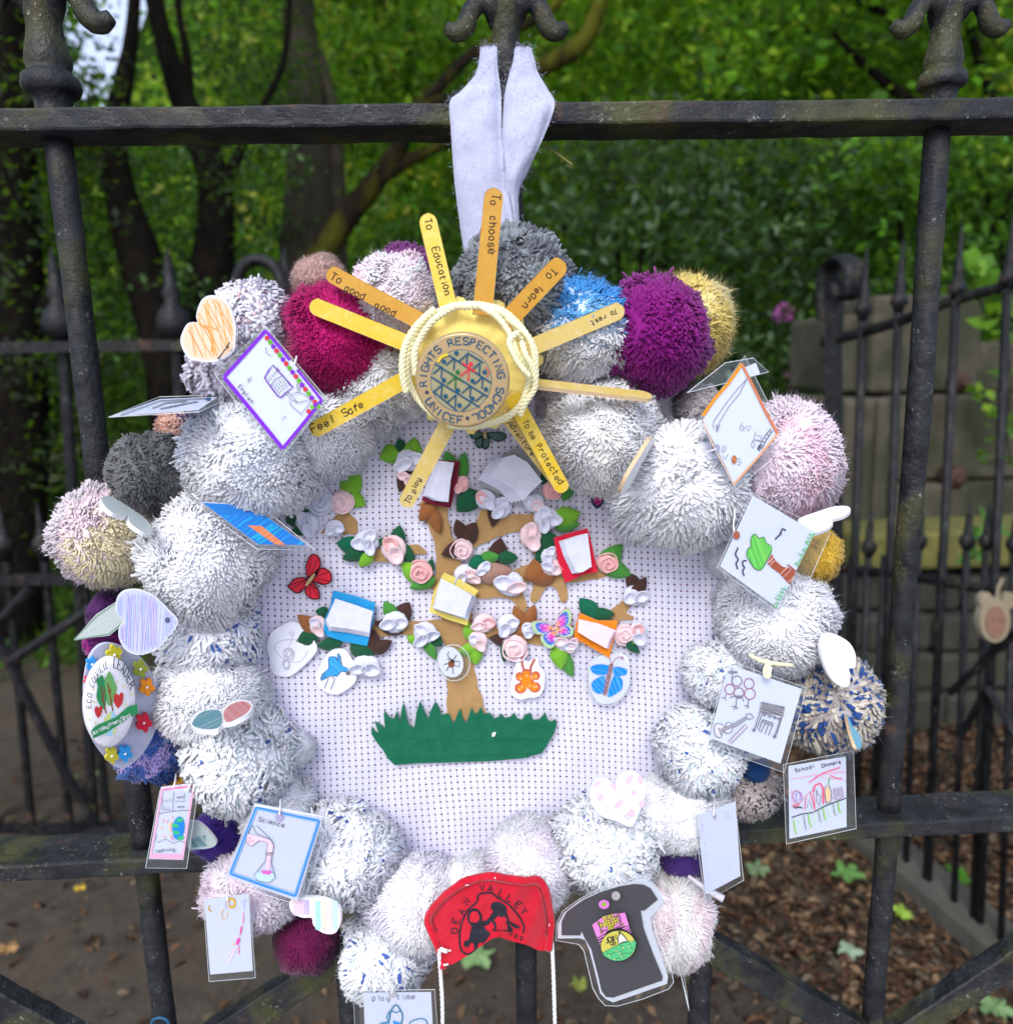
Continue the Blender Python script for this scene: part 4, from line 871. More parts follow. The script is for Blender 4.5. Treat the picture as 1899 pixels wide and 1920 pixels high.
gs = [(540, 1410), (560, 1435), (575, 1440), (562, 1400), (555, 1385), (590, 1405), (605, 1420), (598, 1350), (600, 1335), (625, 1365), (645, 1372), (660, 1335), (672, 1390), (685, 1310), (693, 1303), (708, 1375), (712, 1400), (740, 1415), (752, 1340), (768, 1287), (785, 1330), (806, 1375),
      (815, 1340), (840, 1290), (858, 1320), (868, 1355), (890, 1350), (905, 1350), (925, 1395), (945, 1345), (958, 1325), (972, 1375), (985, 1395), (1000, 1345), (1010, 1318), (1025, 1350), (1038, 1345), (1052, 1316), (1070, 1350), (1095, 1345), (1118, 1372), (1140, 1362), (1152, 1350), (1165, 1370), (1190, 1365), (1212, 1345), (1222, 1370),
      (1245, 1378), (1262, 1355), (1285, 1345), (1300, 1380), (1330, 1375), (1355, 1342), (1368, 1380), (1385, 1385), (1405, 1375), (1408, 1400), (1395, 1440), (1370, 1480), (1340, 1530), (1250, 1555), (1100, 1568), (900, 1575), (760, 1578), (650, 1587), (620, 1560), (590, 1510), (565, 1480), (540, 1440)]
m = MB(); px_sheet(m, PG, [Z(*p) for p in gs], .0016, .0022); m.build('felt_grass', GRN, pn)
ik = Ink(PG, .00225)
for i in range(42):
    x = 640 + i * 17 + random.uniform(-3, 3); ik.line([Z(x, 1468 + 6 * math.sin(i)), Z(x + 9, 1470 + 6 * math.sin(i))], 1.3, (.004, .075, .035))
    if i < 40: ik.line([Z(x + 10, 1550 - i * .4), Z(x + 17, 1552 - i * .4)], 1.3, (.004, .075, .035))
ik.build('stitching', pn)
m = MB(); c = P(*Z(1113, 1443), PW + .004); tube(m, [c - np.array([.0006, 0, .0012]), c, c + np.array([.001, -.0004, .0014])], [.0006, .0012, .0005], 6); m.build('lint_speck', WHITE, pn)
def fleaf(x, y, ang, ln_, wd, mat, up=.0018, bendz=.0015):
    ln_ *= 1.12; wd *= 1.12
    a = math.radians(ang); d = np.array([math.cos(a), -math.sin(a)]); nn = np.array([-d[1], d[0]]); N = 7; V = []
    for s in (0, -.0011):
        for i in range(N + 1):
            t = i / N; w = wd / 2 * math.sin(math.pi * min(1, t ** .75)) ** .8 if 0 < i < N else .4; p = np.array([x, y]) + d * (t - .5) * ln_; u = up + bendz * math.sin(math.pi * t * .8) + s
            V += [PG.hit(*Z(*(p + nn * w)), u), PG.hit(*Z(*p), u + .0005), PG.hit(*Z(*(p - nn * w)), u)]
    o2 = 3 * (N + 1); Fc = []
    for i in range(N):
        a0 = 3 * i
        for j in (0, 1): Fc += [(a0 + j, a0 + 3 + j, a0 + 4 + j, a0 + 1 + j), (o2 + a0 + j, o2 + a0 + 1 + j, o2 + a0 + 4 + j, o2 + a0 + 3 + j)]
        Fc += [(a0, o2 + a0, o2 + a0 + 3, a0 + 3), (a0 + 2, a0 + 5, o2 + a0 + 5, o2 + a0 + 2)]
    return obj('leaf', V, Fc, mat, pn, smooth=True)
for a in [(625, 130, 200, 90, 85, LIM), (680, 105, 100, 100, 60, DKG), (735, 105, 80, 100, 80, LIM), (905, 160, 110, 90, 60, MID), (965, 190, 80, 130, 60, MID), (990, 350, 225, 125, 100, DKG), (1350, 225, 130, 110, 70, DKG), (1460, 290, 70, 110, 60, MID),
          (450, 265, 60, 120, 95, LIM), (460, 340, -30, 110, 80, LIM), (195, 420, 30, 110, 80, DKG), (215, 480, 200, 100, 60, DKG), (1455, 425, 20, 125, 95, LIM), (1460, 465, 10, 110, 50, MID),
          (435, 555, 170, 110, 80, GRN), (460, 600, 200, 110, 65, DKG), (510, 620, 240, 80, 70, LIM), (665, 510, 80, 90, 65, DKG), (610, 545, 160, 80, 50, DKG), (700, 595, 320, 110, 70, DKG),
          (730, 680, 140, 120, 80, LIM), (780, 735, 200, 120, 60, MID), (815, 655, 75, 70, 40, DKG), (955, 480, 110, 90, 60, BRN), (1000, 500, 60, 110, 80, BRN), (925, 580, 200, 110, 70, BRN), (1135, 580, 80, 110, 80, BRN),
          (1180, 615, 0, 90, 60, DKG), (1095, 615, 10, 90, 60, MID), (1035, 640, 200, 80, 70, GRN), (1120, 685, 10, 150, 90, TPE), (1370, 540, 120, 140, 90, DKG), (1340, 600, 80, 90, 60, DKG), (1330, 680, 200, 150, 130, RST),
          (1665, 610, 50, 140, 90, MID), (1690, 670, 340, 130, 80, MID), (1760, 720, 120, 70, 60, BRN), (1795, 760, 60, 120, 60, BRN), (310, 870, 170, 60, 50, DKG), (245, 925, 140, 120, 70, RST), (240, 990, 200, 100, 80, DKG), (345, 1020, 190, 110, 60, DKG),
          (500, 1050, 320, 130, 85, DKG), (545, 1000, 100, 110, 70, BRN), (590, 1030, 30, 100, 60, BRN), (625, 860, 120, 90, 60, MID), (690, 870, 60, 100, 80, BRN), (620, 940, 160, 130, 60, BRN), (745, 1000, 160, 80, 50, LIM), (815, 1040, 300, 120, 50, MID), (840, 1000, 320, 80, 60, DKG),
          (1000, 960, 110, 90, 60, LIM), (1000, 1045, 190, 110, 60, LIM), (1025, 1075, 280, 80, 70, LIM), (1150, 1000, 170, 110, 60, BRN), (1170, 1050, 260, 100, 50, DKG), (1230, 895, 110, 110, 60, RST), (1285, 890, 70, 110, 60, RST), (1255, 960, 100, 90, 60, RST),
          (1420, 1080, 280, 110, 75, LIM), (1455, 1110, 295, 130, 60, MID), (1555, 850, 130, 110, 80, GRN), (1625, 885, 10, 100, 70, DKG), (1765, 1035, 320, 80, 40, DKG), (1795, 1010, 10, 70, 30, LIM), (800, 400, 230, 100, 70, RST), (840, 440, 290, 120, 60, RST), (1120, 400, 260, 130, 70, BRN), (695, 240, 250, 130, 70, BRN)]:
    fleaf(*a, up=random.uniform(.0016, .003), bendz=random.uniform(.0002, .0012))
def rose(x, y, r, m1, m2=None, kind='spiral', rot=0, seed=0):
    """a felt strip wound into a flower: curled petals with real folds"""
    g = random.Random(seed); c = np.array(Z(x, y)); rr = r * 1.22 * .4002 * ppx(PW); o3 = PG.hit(*c, .0022); U = np.array([1.0, 0, 0]); W = np.array([0, 0, 1.0]); Nn = PG.n
    mats = [m1, m2 or m1]; V = []; Fc = []; fm = []
    def lobe(ox, oz, a, b, h, ang, k):
        base = len(V); A = 12; B = 5; ca, sa = math.cos(ang), math.sin(ang); fold = g.uniform(.15, .4)
        for i in range(B + 1):
            for j in range(A):
                th = 2 * math.pi * j / A; q_ = i / B; uu = a * q_ * math.cos(th); ww = b * q_ * math.sin(th)
                hh = h * ((1 - q_ ** 2.4) * (1 - fold) if k < 0 else (.30 + .85 * q_ ** 1.6) * (1 + .28 * math.sin(th + ang) + .12 * math.sin(th * 3 + ang)))
                p = o3 + U * (ox + uu * ca - ww * sa) + W * (oz + uu * sa + ww * ca) + Nn * hh; V.append(p)
        for i in range(B):
            for j in range(A): Fc.append((base + i * A + j, base + i * A + (j + 1) % A, base + (i + 1) * A + (j + 1) % A, base + (i + 1) * A + j)); fm.append(max(k, 0))
    if kind == 'spiral':
        lobe(0, 0, rr * .98, rr * .98, rr * .35, rot, -1); T = 2.3; n_ = 56; base = len(V)
        for i in range(n_ + 1):
            t = i / n_; an = rot + t * T * 2 * math.pi; ra = rr * (.10 + .88 * t); hh = rr * (.72 - .42 * t) * (1 + .10 * math.sin(i * .9)); wv = rr * .05 * math.sin(i * 1.1)
            for (dr, h2) in ((-.02 * rr, .1 * rr), (wv + .05 * rr, hh), (wv + .13 * rr, hh * .97), (.14 * rr, .05 * rr)):
                V.append(o3 + U * (ra + dr) * math.cos(an) + W * (ra + dr) * math.sin(an) + Nn * h2)
        for i in range(n_):
            for j in range(3): Fc.append((base + i * 4 + j, base + i * 4 + j + 1, base + i * 4 + 5 + j, base + i * 4 + 4 + j)); fm.append(0)
    else:
        nl = 2 if kind == 'lobes' else 3; lobe(0, 0, rr * .95, rr * .85, rr * .34, rot, -1)
        for i in range(nl):
            an = rot + 2 * math.pi * i / nl + g.uniform(-.3, .3); lobe(math.cos(an) * rr * .45, math.sin(an) * rr * .42, rr * g.uniform(.62, .78), rr * g.uniform(.42, .58), rr * g.uniform(.42, .62), an + g.uniform(-.5, .5), i % 2)
    ob = obj('flower', V, Fc, mats if m2 else m1, pn, smooth=True)
    if m2: ob.data.polygons.foreach_set('material_index', fm)
    sl = ob.modifiers.new('felt_thickness', 'SOLIDIFY'); sl.thickness = .0006
    return ob
for i, a in enumerate([(300, 350, 55, FWH, None, 'spiral'), (240, 455, 52, FWH, None, 'lobes'), (368, 475, 38, FWH, None, 'lobes'), (402, 352, 46, PLP, PNK, 'spiral'), (715, 155, 56, FWH, None, 'lobes'), (705, 240, 34, PLP, None, 'lobes'),
          (960, 270, 36, PNK, None, 'lobes'), (1075, 340, 44, FWH, PNK, 'lobes'), (1150, 378, 46, FWH, None, 'lobes'), (1300, 355, 44, FWH, PLP, 'lobes'), (1385, 295, 38, PNK, None, 'spiral'), (1360, 430, 52, FWH, None, 'many'), (1290, 510, 54, PLP, None, 'lobes'),
          (520, 535, 52, FWH, None, 'many'), (645, 570, 56, PLP, PNK, 'lobes'), (770, 680, 48, PNK, None, 'spiral'), (965, 575, 44, PLP, FWH, 'spiral'), (975, 690, 44, FWH, PLP, 'lobes'), (1015, 700, 36, PLP, None, 'lobes'), (1070, 665, 36, FWH, None, 'lobes'), (1190, 735, 60, FWH, PLP, 'lobes'),
          (1370, 600, 40, FWH, None, 'lobes'), (1385, 655, 42, PLP, FWH, 'lobes'), (1648, 638, 44, PNK, None, 'spiral'), (1775, 790, 50, FWH, None, 'lobes'), (290, 930, 42, PLP, FWH, 'lobes'), (650, 915, 52, FWH, None, 'lobes'), (795, 970, 54, FWH, None, 'many'), (1065, 920, 46, PLP, PNK, 'lobes'), (1040, 1000, 42, PLP, FWH, 'lobes'),
          (1180, 925, 48, FWH, None, 'lobes'), (1275, 950, 34, FWH, None, 'many'), (1210, 1035, 54, PLP, None, 'spiral'), (1445, 1010, 46, FWH, PLP, 'lobes'), (1480, 1020, 34, PLP, None, 'lobes'), (1725, 970, 44, PLP, None, 'spiral'), (1785, 965, 46, FWH, PNK, 'lobes'), (515, 1120, 58, FWH, None, 'lobes'), (880, 330, 20, FWH, None, 'lobes')]):
    rose(*a, rot=i * 1.7, seed=i)
# felt books stitched on the panel
def book(lab, cover, mat, pages, up, npg=4, pmat=FWH, shift=(0, 0)):
    zc = [Z(*p) for p in cover]; cx = sum(p[0] for p in zc) / len(zc); cy = sum(p[1] for p in zc) / len(zc)
    t = thing('felt_book', PG.hit(cx, cy, up), lab, 'felt book', 'little felt books sewn on the tree')
    m = MB(); px_sheet(m, PG, [tuple(p) for p in spline([np.array(q_) for q_ in zc], 1, True)], .0014, up); m.build('cover', mat, t)
    for i in range(npg):
        m = MB(); k = npg - 1 - i
        poly = [(Z(*p)[0] + shift[0] * k, Z(*p)[1] + shift[1] * k) for p in pages]
        # soft rounded sheet
        poly = [tuple(p) for p in poly]; px_sheet(m, PG, poly, .0010, up + .0013 * (i + 1)); ob = m.build('page', pmat, t)
        bv = ob.modifiers.new('soft_edge', 'BEVEL'); bv.width = .0004; bv.segments = 2
    return t
book('blue felt book with white pages, lower left of the tree', [(362, 770), (480, 800), (557, 828), (548, 920), (520, 1028), (400, 1005), (315, 975), (322, 900), (345, 850)], felt('blue', (.015, .30, .62)), [(372, 812), (460, 838), (545, 868), (538, 915), (528, 962), (430, 945), (345, 935), (328, 905)], .004, 4, shift=(0, 2.6))
book('yellow felt book with white pages on the middle of the trunk', [(880, 685), (960, 720), (1042, 770), (1022, 800), (990, 932), (900, 905), (812, 868), (830, 780)], felt('yellow', (.72, .60, .14)), [(868, 718), (940, 752), (1012, 790), (990, 850), (975, 892), (900, 872), (828, 848), (845, 780)], .006, 4, shift=(2.2, 1.4))
book('bright red felt book with white pages, upper right of the tree', [(1395, 522), (1470, 500), (1553, 478), (1575, 560), (1600, 680), (1530, 695), (1448, 732), (1415, 630)], felt('red', (.62, .01, .04)), [(1440, 535), (1500, 515), (1552, 503), (1563, 580), (1572, 655), (1530, 680), (1500, 682), (1460, 600)], .006, 4, shift=(-2.6, .8))
book('orange felt book folded round pink tinged pages, right of the rainbow butterfly', [(1517, 875), (1600, 910), (1695, 912), (1680, 980), (1655, 1085), (1580, 1040), (1490, 990), (1500, 930)], felt('orange', (.82, .24, .01)), [(1515, 908), (1600, 925), (1675, 955), (1660, 990), (1640, 1035), (1570, 1000), (1508, 962)], .005, 4, felt('pinkish_page', (.82, .66, .74)), shift=(1.4, .4))
book('dark red felt book with open white pages beside the To play stick', [(845, 155), (900, 160), (955, 162), (940, 270), (912, 382), (850, 370), (775, 345), (810, 250)], felt('dark_red', (.16, .01, .03)), [(862, 162), (895, 165), (927, 170), (912, 250), (900, 352), (850, 345), (800, 322), (830, 250)], .005, 3, shift=(-4, 0))
book('pale grey felt book with fanned white pages under the stick sun', [(1100, 200), (1160, 130), (1215, 100), (1290, 130), (1345, 165), (1330, 240), (1240, 380), (1150, 320), (1042, 265), (1060, 235)], felt('grey', (.30, .31, .32)), [(1150, 150), (1210, 135), (1270, 165), (1340, 255), (1300, 290), (1250, 345), (1190, 285), (1095, 235)], .005, 4, shift=(-7, 1.5))

# ------------------------------------------------------------------ the stick sun
sn = thing('stick_sun', P(880, 690, .08), 'yellow craft stick sun with a round gold badge at the top of the wreath', 'ornament')
def stick_mat(name, a, b2):
    m, nt, b, N, L = nmat(name); v = _coord(N, L, 1); n1 = _noise(N, L, v, 150, 5, .75); n2 = _noise(N, L, v, 700, 3)
    c = _mix(N, L, _ramp(N, L, n1, [(.46, 0), (.60, .9)]), a, b2); c = _mix(N, L, n2, c, [x * .8 for x in a]); L.new(c, b.inputs['Base Color']); b.inputs['Roughness'].default_value = .45
    _bump(N, L, b, n2, .15, .0003); return m
YST = stick_mat('yellow_painted_wood', (.72, .49, .018), (.76, .60, .16)); OST = stick_mat('ochre_painted_wood', (.54, .26, .006), (.58, .34, .03)); PST = stick_mat('thinly_painted_wood', (.62, .46, .12), (.68, .54, .30))
def stick(tip, base, wpx, mat, w0, w1, texts=(), roll=0, lab=None):
    a = P(*tip, w0); b = P(*base, w1); ax = (b - a); Ln = np.linalg.norm(ax); ax = ax / Ln; n0 = CAM - (a + b) / 2; n0 = n0 - ax * (n0 @ ax); n0 /= np.linalg.norm(n0); s = np.cross(n0, ax)
    r = math.radians(roll); nn = n0 * math.cos(r) + s * math.sin(r); s = np.cross(nn, ax); h = wpx / 2 * (D - w0) / FPX; th = .0017
    out = [a + ax * (h - h * math.cos(t_)) + s * h * math.sin(t_) for t_ in np.linspace(-math.pi / 2, math.pi / 2, 11)] + [b + s * h, b - s * h]
    m = MB(); sheet(m, out, th, nn); o = m.build('craft_stick', [mat, WOODE], sn)
    o.data.polygons.foreach_set('material_index', [0 if abs(p.normal @ Vector(nn)) > .7 else 1 for p in o.data.polygons])
    bv = o.modifiers.new('soft_edge', 'BEVEL'); bv.width = .0003; bv.segments = 2; bv.limit_method = 'ANGLE'
    if lab: o['label'] = lab
    if texts:
        ik = Ink(Plane(a, nn), .00012)
        for (t_, x, y, d, sz, wd) in texts: ik.text(t_, x, y, d, sz, wd, (.035, .025, .02), 1.0, .11)
        ik.build('writing', o)
    return o
K = .3581; Sx = lambda X, Y: (560 + X * K, 340 + Y * K)      # points read in a photo enlargement
stick((927, 352), (904, 590), 34, OST, .080, .082, [('To', *Sx(1010, 62), (-6, 75), 15, 1.9), ('choose', *Sx(998, 182), (-12, 210), 14, 1.9)])
stick((799, 400), (842, 580), 31, YST, .076, .082, [('To', *Sx(655, 200), (25, 75), 14, 1.9), ('Education', *Sx(698, 350), (70, 250), 12.5, 1.9)])
stick((613, 509), (800, 608), 30, OST, .074, .082, [('To', *Sx(160, 510), (50, 26), 15, 1.9), ('good', *Sx(236, 570), (90, 42), 12.5, 1.8), ('good', *Sx(398, 655), (105, 52), 12.5, 1.8)])
stick((581, 570), (775, 648), 30, YST, .078, .084)
stick((582, 810), (775, 703), 30, YST, .078, .082, [('Feel', *Sx(75, 1315), (110, -52), 15, 2.1), ('Safe', *Sx(238, 1232), (100, -50), 13, 1.9)])
stick((757, 950), (842, 790), 30, PST, .074, .080, [('To', *Sx(578, 1692), (36, -74), 11, 1.7), ('play', *Sx(606, 1632), (36, -74), 10, 1.7)])
stick((1052, 912), (945, 772), 27, PST, .070, .078, [('Adventure', *Sx(1092, 1268), (150, 205), 10, 1.4)])
stick((1058, 922), (958, 740), 29, YST, .076, .082, [('To be', *Sx(1170, 1258), (55, 100), 10, 1.5), ('Protected', *Sx(1245, 1385), (100, 178), 11, 1.5)])
stick((1222, 742), (1000, 716), 30, PST, .080, .080, roll=-64)
stick((1169, 578), (985, 655), 31, PST, .080, .082, [('To', *Sx(1662, 668), (-50, 20), 9, 1.6), ('rest', *Sx(1602, 700), (-80, 34), 9, 1.6)])
stick((1056, 489), (945, 606), 35, OST, .080, .082, [('To', *Sx(1328, 448), (-44, 48), 14, 2.0), ('learn', *Sx(1258, 545), (-75, 80), 13, 2.0)])
# gathered yellow cloth pouch
V = []; Fc = []; cs_ = P(884, 684, .066); A, B = 72, 26; Rp = 122 * ppx(.07)
for i in range(B + 1):
    ph_ = math.pi * .62 * i / B
    for j in range(A):
        th = 2 * math.pi * j / A; ru = 1 + (.05 * math.sin(th * 11 + 1) + .04 * math.sin(th * 19 + .5) + .03 * math.sin(th * 5 + 2)) * min(1, i / B * 1.8) ** 1.5
        V.append(cs_ + np.array([Rp * math.sin(ph_) * math.cos(th) * ru, -Rp * .42 * (math.cos(ph_) + 1.9 * (ru - 1) * math.sin(ph_) ** 2 + .05 * math.sin(th * 3 + i * .5) * math.sin(th * 8 - i * .25) * (i / B)), Rp * .98 * math.sin(ph_) * math.sin(th) * ru]))
for i in range(B):
    for j in range(A): Fc.append((i * A + j, (i + 1) * A + j, (i + 1) * A + (j + 1) % A, i * A + (j + 1) % A))
def cloth_mat():
    m, nt, b, N, L = nmat('yellow_cloth'); v = _coord(N, L, 1); n1 = _noise(N, L, v, 60, 3); n2 = _noise(N, L, v, 1400, 2)
    c = _mix(N, L, _ramp(N, L, n1, [(.55, 0), (.72, .6)]), (.90, .72, .20), (.82, .58, .10)); L.new(c, b.inputs['Base Color']); b.inputs['Roughness'].default_value = .9
    _bump(N, L, b, _mix(N, L, .15, n1, n2), .6, .0035); return m
obj('cloth_pouch', V, Fc, cloth_mat(), sn, smooth=True)
def cord(name, pts, r, mat, parent, strands=3, turn=.010, closed=False, n=10):
    S = spline([np.array(p) for p in pts], n, closed); m = MB(); acc = 0; ds = []
    for i in range(len(S)):
        acc += np.linalg.norm(S[i] - S[i - 1]) if i else 0; ds.append(acc)
    u0 = None; fr = []
    for i in range(len(S)):
        t = S[min(i + 1, len(S) - 1)] - S[max(i - 1, 0)]; t = t / (np.linalg.norm(t) + 1e-12); u0 = frame_of(t)[0] if u0 is None else u0 - t * (u0 @ t); u0 /= np.linalg.norm(u0); fr.append((u0.copy(), np.cross(t, u0)))
    for k in range(strands):
        tube(m, [S[i] + (fr[i][0] * math.cos(2 * math.pi * (ds[i] / turn + k / strands)) + fr[i][1] * math.sin(2 * math.pi * (ds[i] / turn + k / strands))) * r * .5 for i in range(len(S))], r * .62, 6, closed=False)
    return m.build(name, mat, parent, smooth=True)
PYL = plain('pale_yellow_yarn', (.86, .82, .52), .95, sc=400, var=.12, bump=.5)
def ring_pts(rx, ry, w, a0, a1, n=16, cx=884, cy=684, wob=4, seed=0):
    g = random.Random(seed); return [P(cx + (rx + g.uniform(-wob, wob)) * math.cos(math.radians(a0 + (a1 - a0) * i / n)), cy - (ry + g.uniform(-wob, wob)) * math.sin(math.radians(a0 + (a1 - a0) * i / n)), w + g.uniform(-.0012, .0012)) for i in range(n + 1)]
cord('yarn_cord', ring_pts(108, 112, .094, 25, 190, 14, wob=2, seed=1), .0015, PYL, sn, n=14, turn=.0065)
cord('yarn_cord', ring_pts(120, 116, .083, -70, 290, 22, wob=2, seed=2), .0013, PYL, sn, n=12, turn=.0065)
cord('yarn_cord', [P(*p, w) for p, w in (((895, 572), .094), ((930, 592), .098), ((955, 625), .100), ((968, 660), .101), ((985, 690), .099), ((990, 720), .096), ((975, 760), .094), ((945, 785), .092), ((890, 800), .090), ((840, 798), .088))], .0014, PYL, sn, n=14, turn=.0065)
cord('yarn_cord', [P(*p, w) for p, w in (((940, 590), .092), ((975, 615), .096), ((995, 640), .098), ((1002, 675), .098), ((1004, 710), .096), ((992, 745), .094), ((965, 772), .092), ((930, 790), .09))], .0014, PYL, sn, n=14, turn=.0065)
cord('yarn_cord', [P(*p, w) for p, w in (((972, 622), .100), ((955, 640), .103), ((965, 670), .104), ((980, 692), .104), ((992, 705), .103))], .0013, PYL, sn, n=14, turn=.0065)
cord('yarn_cord', [P(*p, w) for p, w in (((978, 640), .102), ((985, 665), .104), ((998, 690), .103), ((1003, 725), .100), ((985, 755), .097), ((975, 778), .094))], .0013, PYL, sn, n=14, turn=.0065)
cord('yarn_cord', [P(*p, w) for p, w in (((762, 735), .092), ((755, 700), .093), ((757, 660), .093), ((770, 628), .093), ((790, 602), .092), ((815, 580), .092))], .0017, PYL, sn, n=14, turn=.0065)
# gold badge
bc = P(866.5, 713, .112); bn = CAM - bc; bn = bn / np.linalg.norm(bn); bp = Plane(bc, bn + np.array([-.10, 0, -.06])); BR = 88 * ppx(.112)
bu, bv_ = np.cross(np.array([0, 0, 1.0]), bp.n), None; bu /= np.linalg.norm(bu); bv_ = np.cross(bp.n, bu)
def disc(c, U, W_, Nn, prof, k=56):
    V = []; Fc = []
    for r, h in prof:
        for j in range(k): a = 2 * math.pi * j / k; V.append(c + (U * math.cos(a) + W_ * math.sin(a)) * r + Nn * h)
    for i in range(len(prof) - 1):
        for j in range(k): Fc.append((i * k + j, i * k + (j + 1) % k, (i + 1) * k + (j + 1) % k, (i + 1) * k + j))
    Fc += [tuple(range(k - 1, -1, -1)), tuple(range((len(prof) - 1) * k, len(prof) * k))]; return V, Fc
GOLD = plain('gold_badge_enamel', (.46, .33, .16), .25, .35, sc=30, var=.05, spec=.6)
V, Fc = disc(bc, bu, bv_, bp.n, [(BR * .94, -.0055), (BR * .995, -.0035), (BR, -.0015), (BR * .975, -.0002), (BR * .94, .0004)]); bd = obj('badge', V, Fc, GOLD, sn); 
bd.data.polygons.foreach_set('use_smooth', [len(p.vertices) == 4 for p in bd.data.polygons])
ik = Ink(bp, .00048); TB = (.006, .07, .14); Zb = lambda X, Y: (740 + X / 6.33, 560 + Y / 6.33); cx, cy = 866.5, 713
ik.fill(ell(*Zb(787, 972), 57, 58, 40), (.30, .27, .15)); ik.line(ell(*Zb(787, 972), 57, 58, 40), 1.2, TB, True)
ik.arc('RIGHTS RESPECTING SCHOOL', cx, cy, 73, 74, 190, -76, 13.5, 2.7, TB, wide=1.12); ik.arc('UNICEF', cx, cy, 73, 74, 207, 272, 13.5, 2.7, TB, inward=True, wide=1.12)
for p in ((380, 1110), (862, 1418)): ik.fill(ell(*Zb(*p), 3.4, 3.4, 12), (.03, .03, .07))
def zl(pts, w, c=TB): ik.line([Zb(*p) for p in pts], w, c)
for a, b in (((640, 670), (1145, 1000)), ((475, 770), (1105, 1165)), ((435, 930), (1010, 1290)), ((860, 640), (1050, 760)), ((455, 1100), (740, 1330))): zl([a, b], 3.0)
FIG = [(710, 700, TB), (560, 800, TB), (880, 830, (.62, .03, .05)), (725, 925, (.015, .13, .04)), (1045, 925, TB), (900, 1030, TB), (560, 1020, TB), (725, 1140, TB), (1060, 1130, TB), (900, 1240, TB), (580, 1210, TB), (745, 1320, TB), (860, 655, TB), (1010, 760, TB)]
for x, y, c in FIG:
    hx, hy = x + 22, y - 55
    if math.hypot(hx - 787, hy - 972) < 350: ik.fill(ell(*Zb(hx, hy), 4.3, 4.3, 10), c)
    for e in ((-105, 90), (-10, 145)):
        q2 = (x + e[0], y + e[1])
        if math.hypot(q2[0] - 787, q2[1] - 972) < 385: zl([(x, y), q2], 2.6, c)
zl([(800, 760), (960, 870)], 3.4, (.62, .03, .05)); zl([(640, 870), (800, 970)], 3.2, (.015, .13, .04)); zl([(1070, 800), (1120, 870), (1090, 930)], 1.6, (.62, .03, .05)); zl([(510, 750), (550, 690), (630, 655)], 5, (.70, .50, .04))
ik.build('badge_print', bd)
# ------------------------------------------------------------------ laminated cards, hearts, badges hanging on the wreath
BK = (.02, .02, .03); PUR = (.18, .02, .55); RED = (.55, .03, .05); GRY = (.16, .16, .19); LGY = (.42, .42, .48)
def mixq(q, u, v): 
    a, b, c, d = [np.array(p[:2], float) for p in q]; return tuple((a * (1 - u) + b * u) * (1 - v) + (d * (1 - u) + c * u) * v)
def card(lab, paper, filmq, w, name='laminated_card', group='laminated drawings hanging on the wreath', pmat=None, hole=None, cat='card', string=None):
    """paper, filmq: outlines in photo points; w: distances of the first three paper corners"""
    pl = plane3((*paper[0], w[0]), (*paper[1], w[1]), (*paper[2], w[2])); cx = sum(p[0] for p in paper) / len(paper); cy = sum(p[1] for p in paper) / len(paper)
    t = thing(name, pl.hit(cx, cy), lab, cat, group)
    m = MB(); px_sheet(m, pl, paper, .00022, 0); m.build('paper', pmat or PAPER, t)
    if filmq:
        m = MB(); pts = [pl.hit(x, y, .00042) for x, y in filmq]; ex = frame_of(pl.n); m.add(pts, [tuple(t3) for t3 in tessellate_polygon([[Vector((p @ ex[0], p @ ex[1], 0)) for p in pts]])]); m.build('film', FILM, t)
        m = MB(); f = [pl.hit(x, y, .0001) for x, y in filmq]
        tube(m, f, .00016, 4, closed=True, cap=False); m.build('film_edge', FILME, t)
    if hole:
        m = MB(); px_sheet(m, pl, ell(hole[0], hole[1], hole[2], hole[3], 16), .00005, .0006); m.build('punched_hole', plain('shaded_hole_backing', (.30, .28, .36), .7), t)
    if string:
        m = MB(); tube(m, spline([P(*s) for s in string], 6), .00045, 5); m.build('string', WHITE, t, smooth=True)
    return t, pl
# English card
q = [(500, 619), (607, 749), (530, 844), (417, 707)]
t, pl = card('white English card with a purple border and a pen drawing of a book, upper left', q, [(498, 612), (614, 749), (532, 852), (508, 840), (402, 700)], (.086, .088, .090), string=[(556, 668, .078), (553, 680, .089), (550, 684, .091)])
ik = Ink(pl, .0005); Cz = lambda X, Y: (380 + X / 7.304, 600 + Y / 7.304)
for a, b, w_ in (((865, 140), (290, 780), 6.5), ((290, 780), (1095, 1760), 7.5), ((1095, 1760), (1630, 1100), 6.5), ((1630, 1100), (1295, 680), 5), ((1190, 545), (865, 150), 5.5)): ik.line([Cz(*a), Cz((a[0] + b[0]) / 2 + 4, (a[1] + b[1]) / 2), Cz(*b)], w_, PUR)
for i in range(17):
    x, y = (880 + (1580 - 880) * i / 16, 245 + (1180 - 245) * i / 16); c = [RED, (.15, .45, .04), (.20, .02, .50)][i % 3]; ik.fill(ell(*Cz(x, y), 4.6, 4.8, 9, rot=i * 30), c)
    if i % 3 == 1: ik.line(ell(*Cz(x, y), 2.2, 2.4, 7), .9, (.03, .10, .02), True)
for x, y, c in ((1450, 1250, RED), (1500, 1190, (.15, .45, .04)), (1545, 1160, (.20, .02, .50))): ik.fill(ell(*Cz(x, y), 4.6, 4.6, 9), c)
pk = [(960, 615), (1090, 755), (1235, 920), (1150, 985), (1070, 1060), (1020, 1030), (925, 905), (845, 790), (900, 690)]
ik.line([Cz(*p) for p in pk], 2.6, (.14, .03, .35), True); ik.line([Cz(930, 905), Cz(985, 820), Cz(1075, 765)], 1.1, BK)
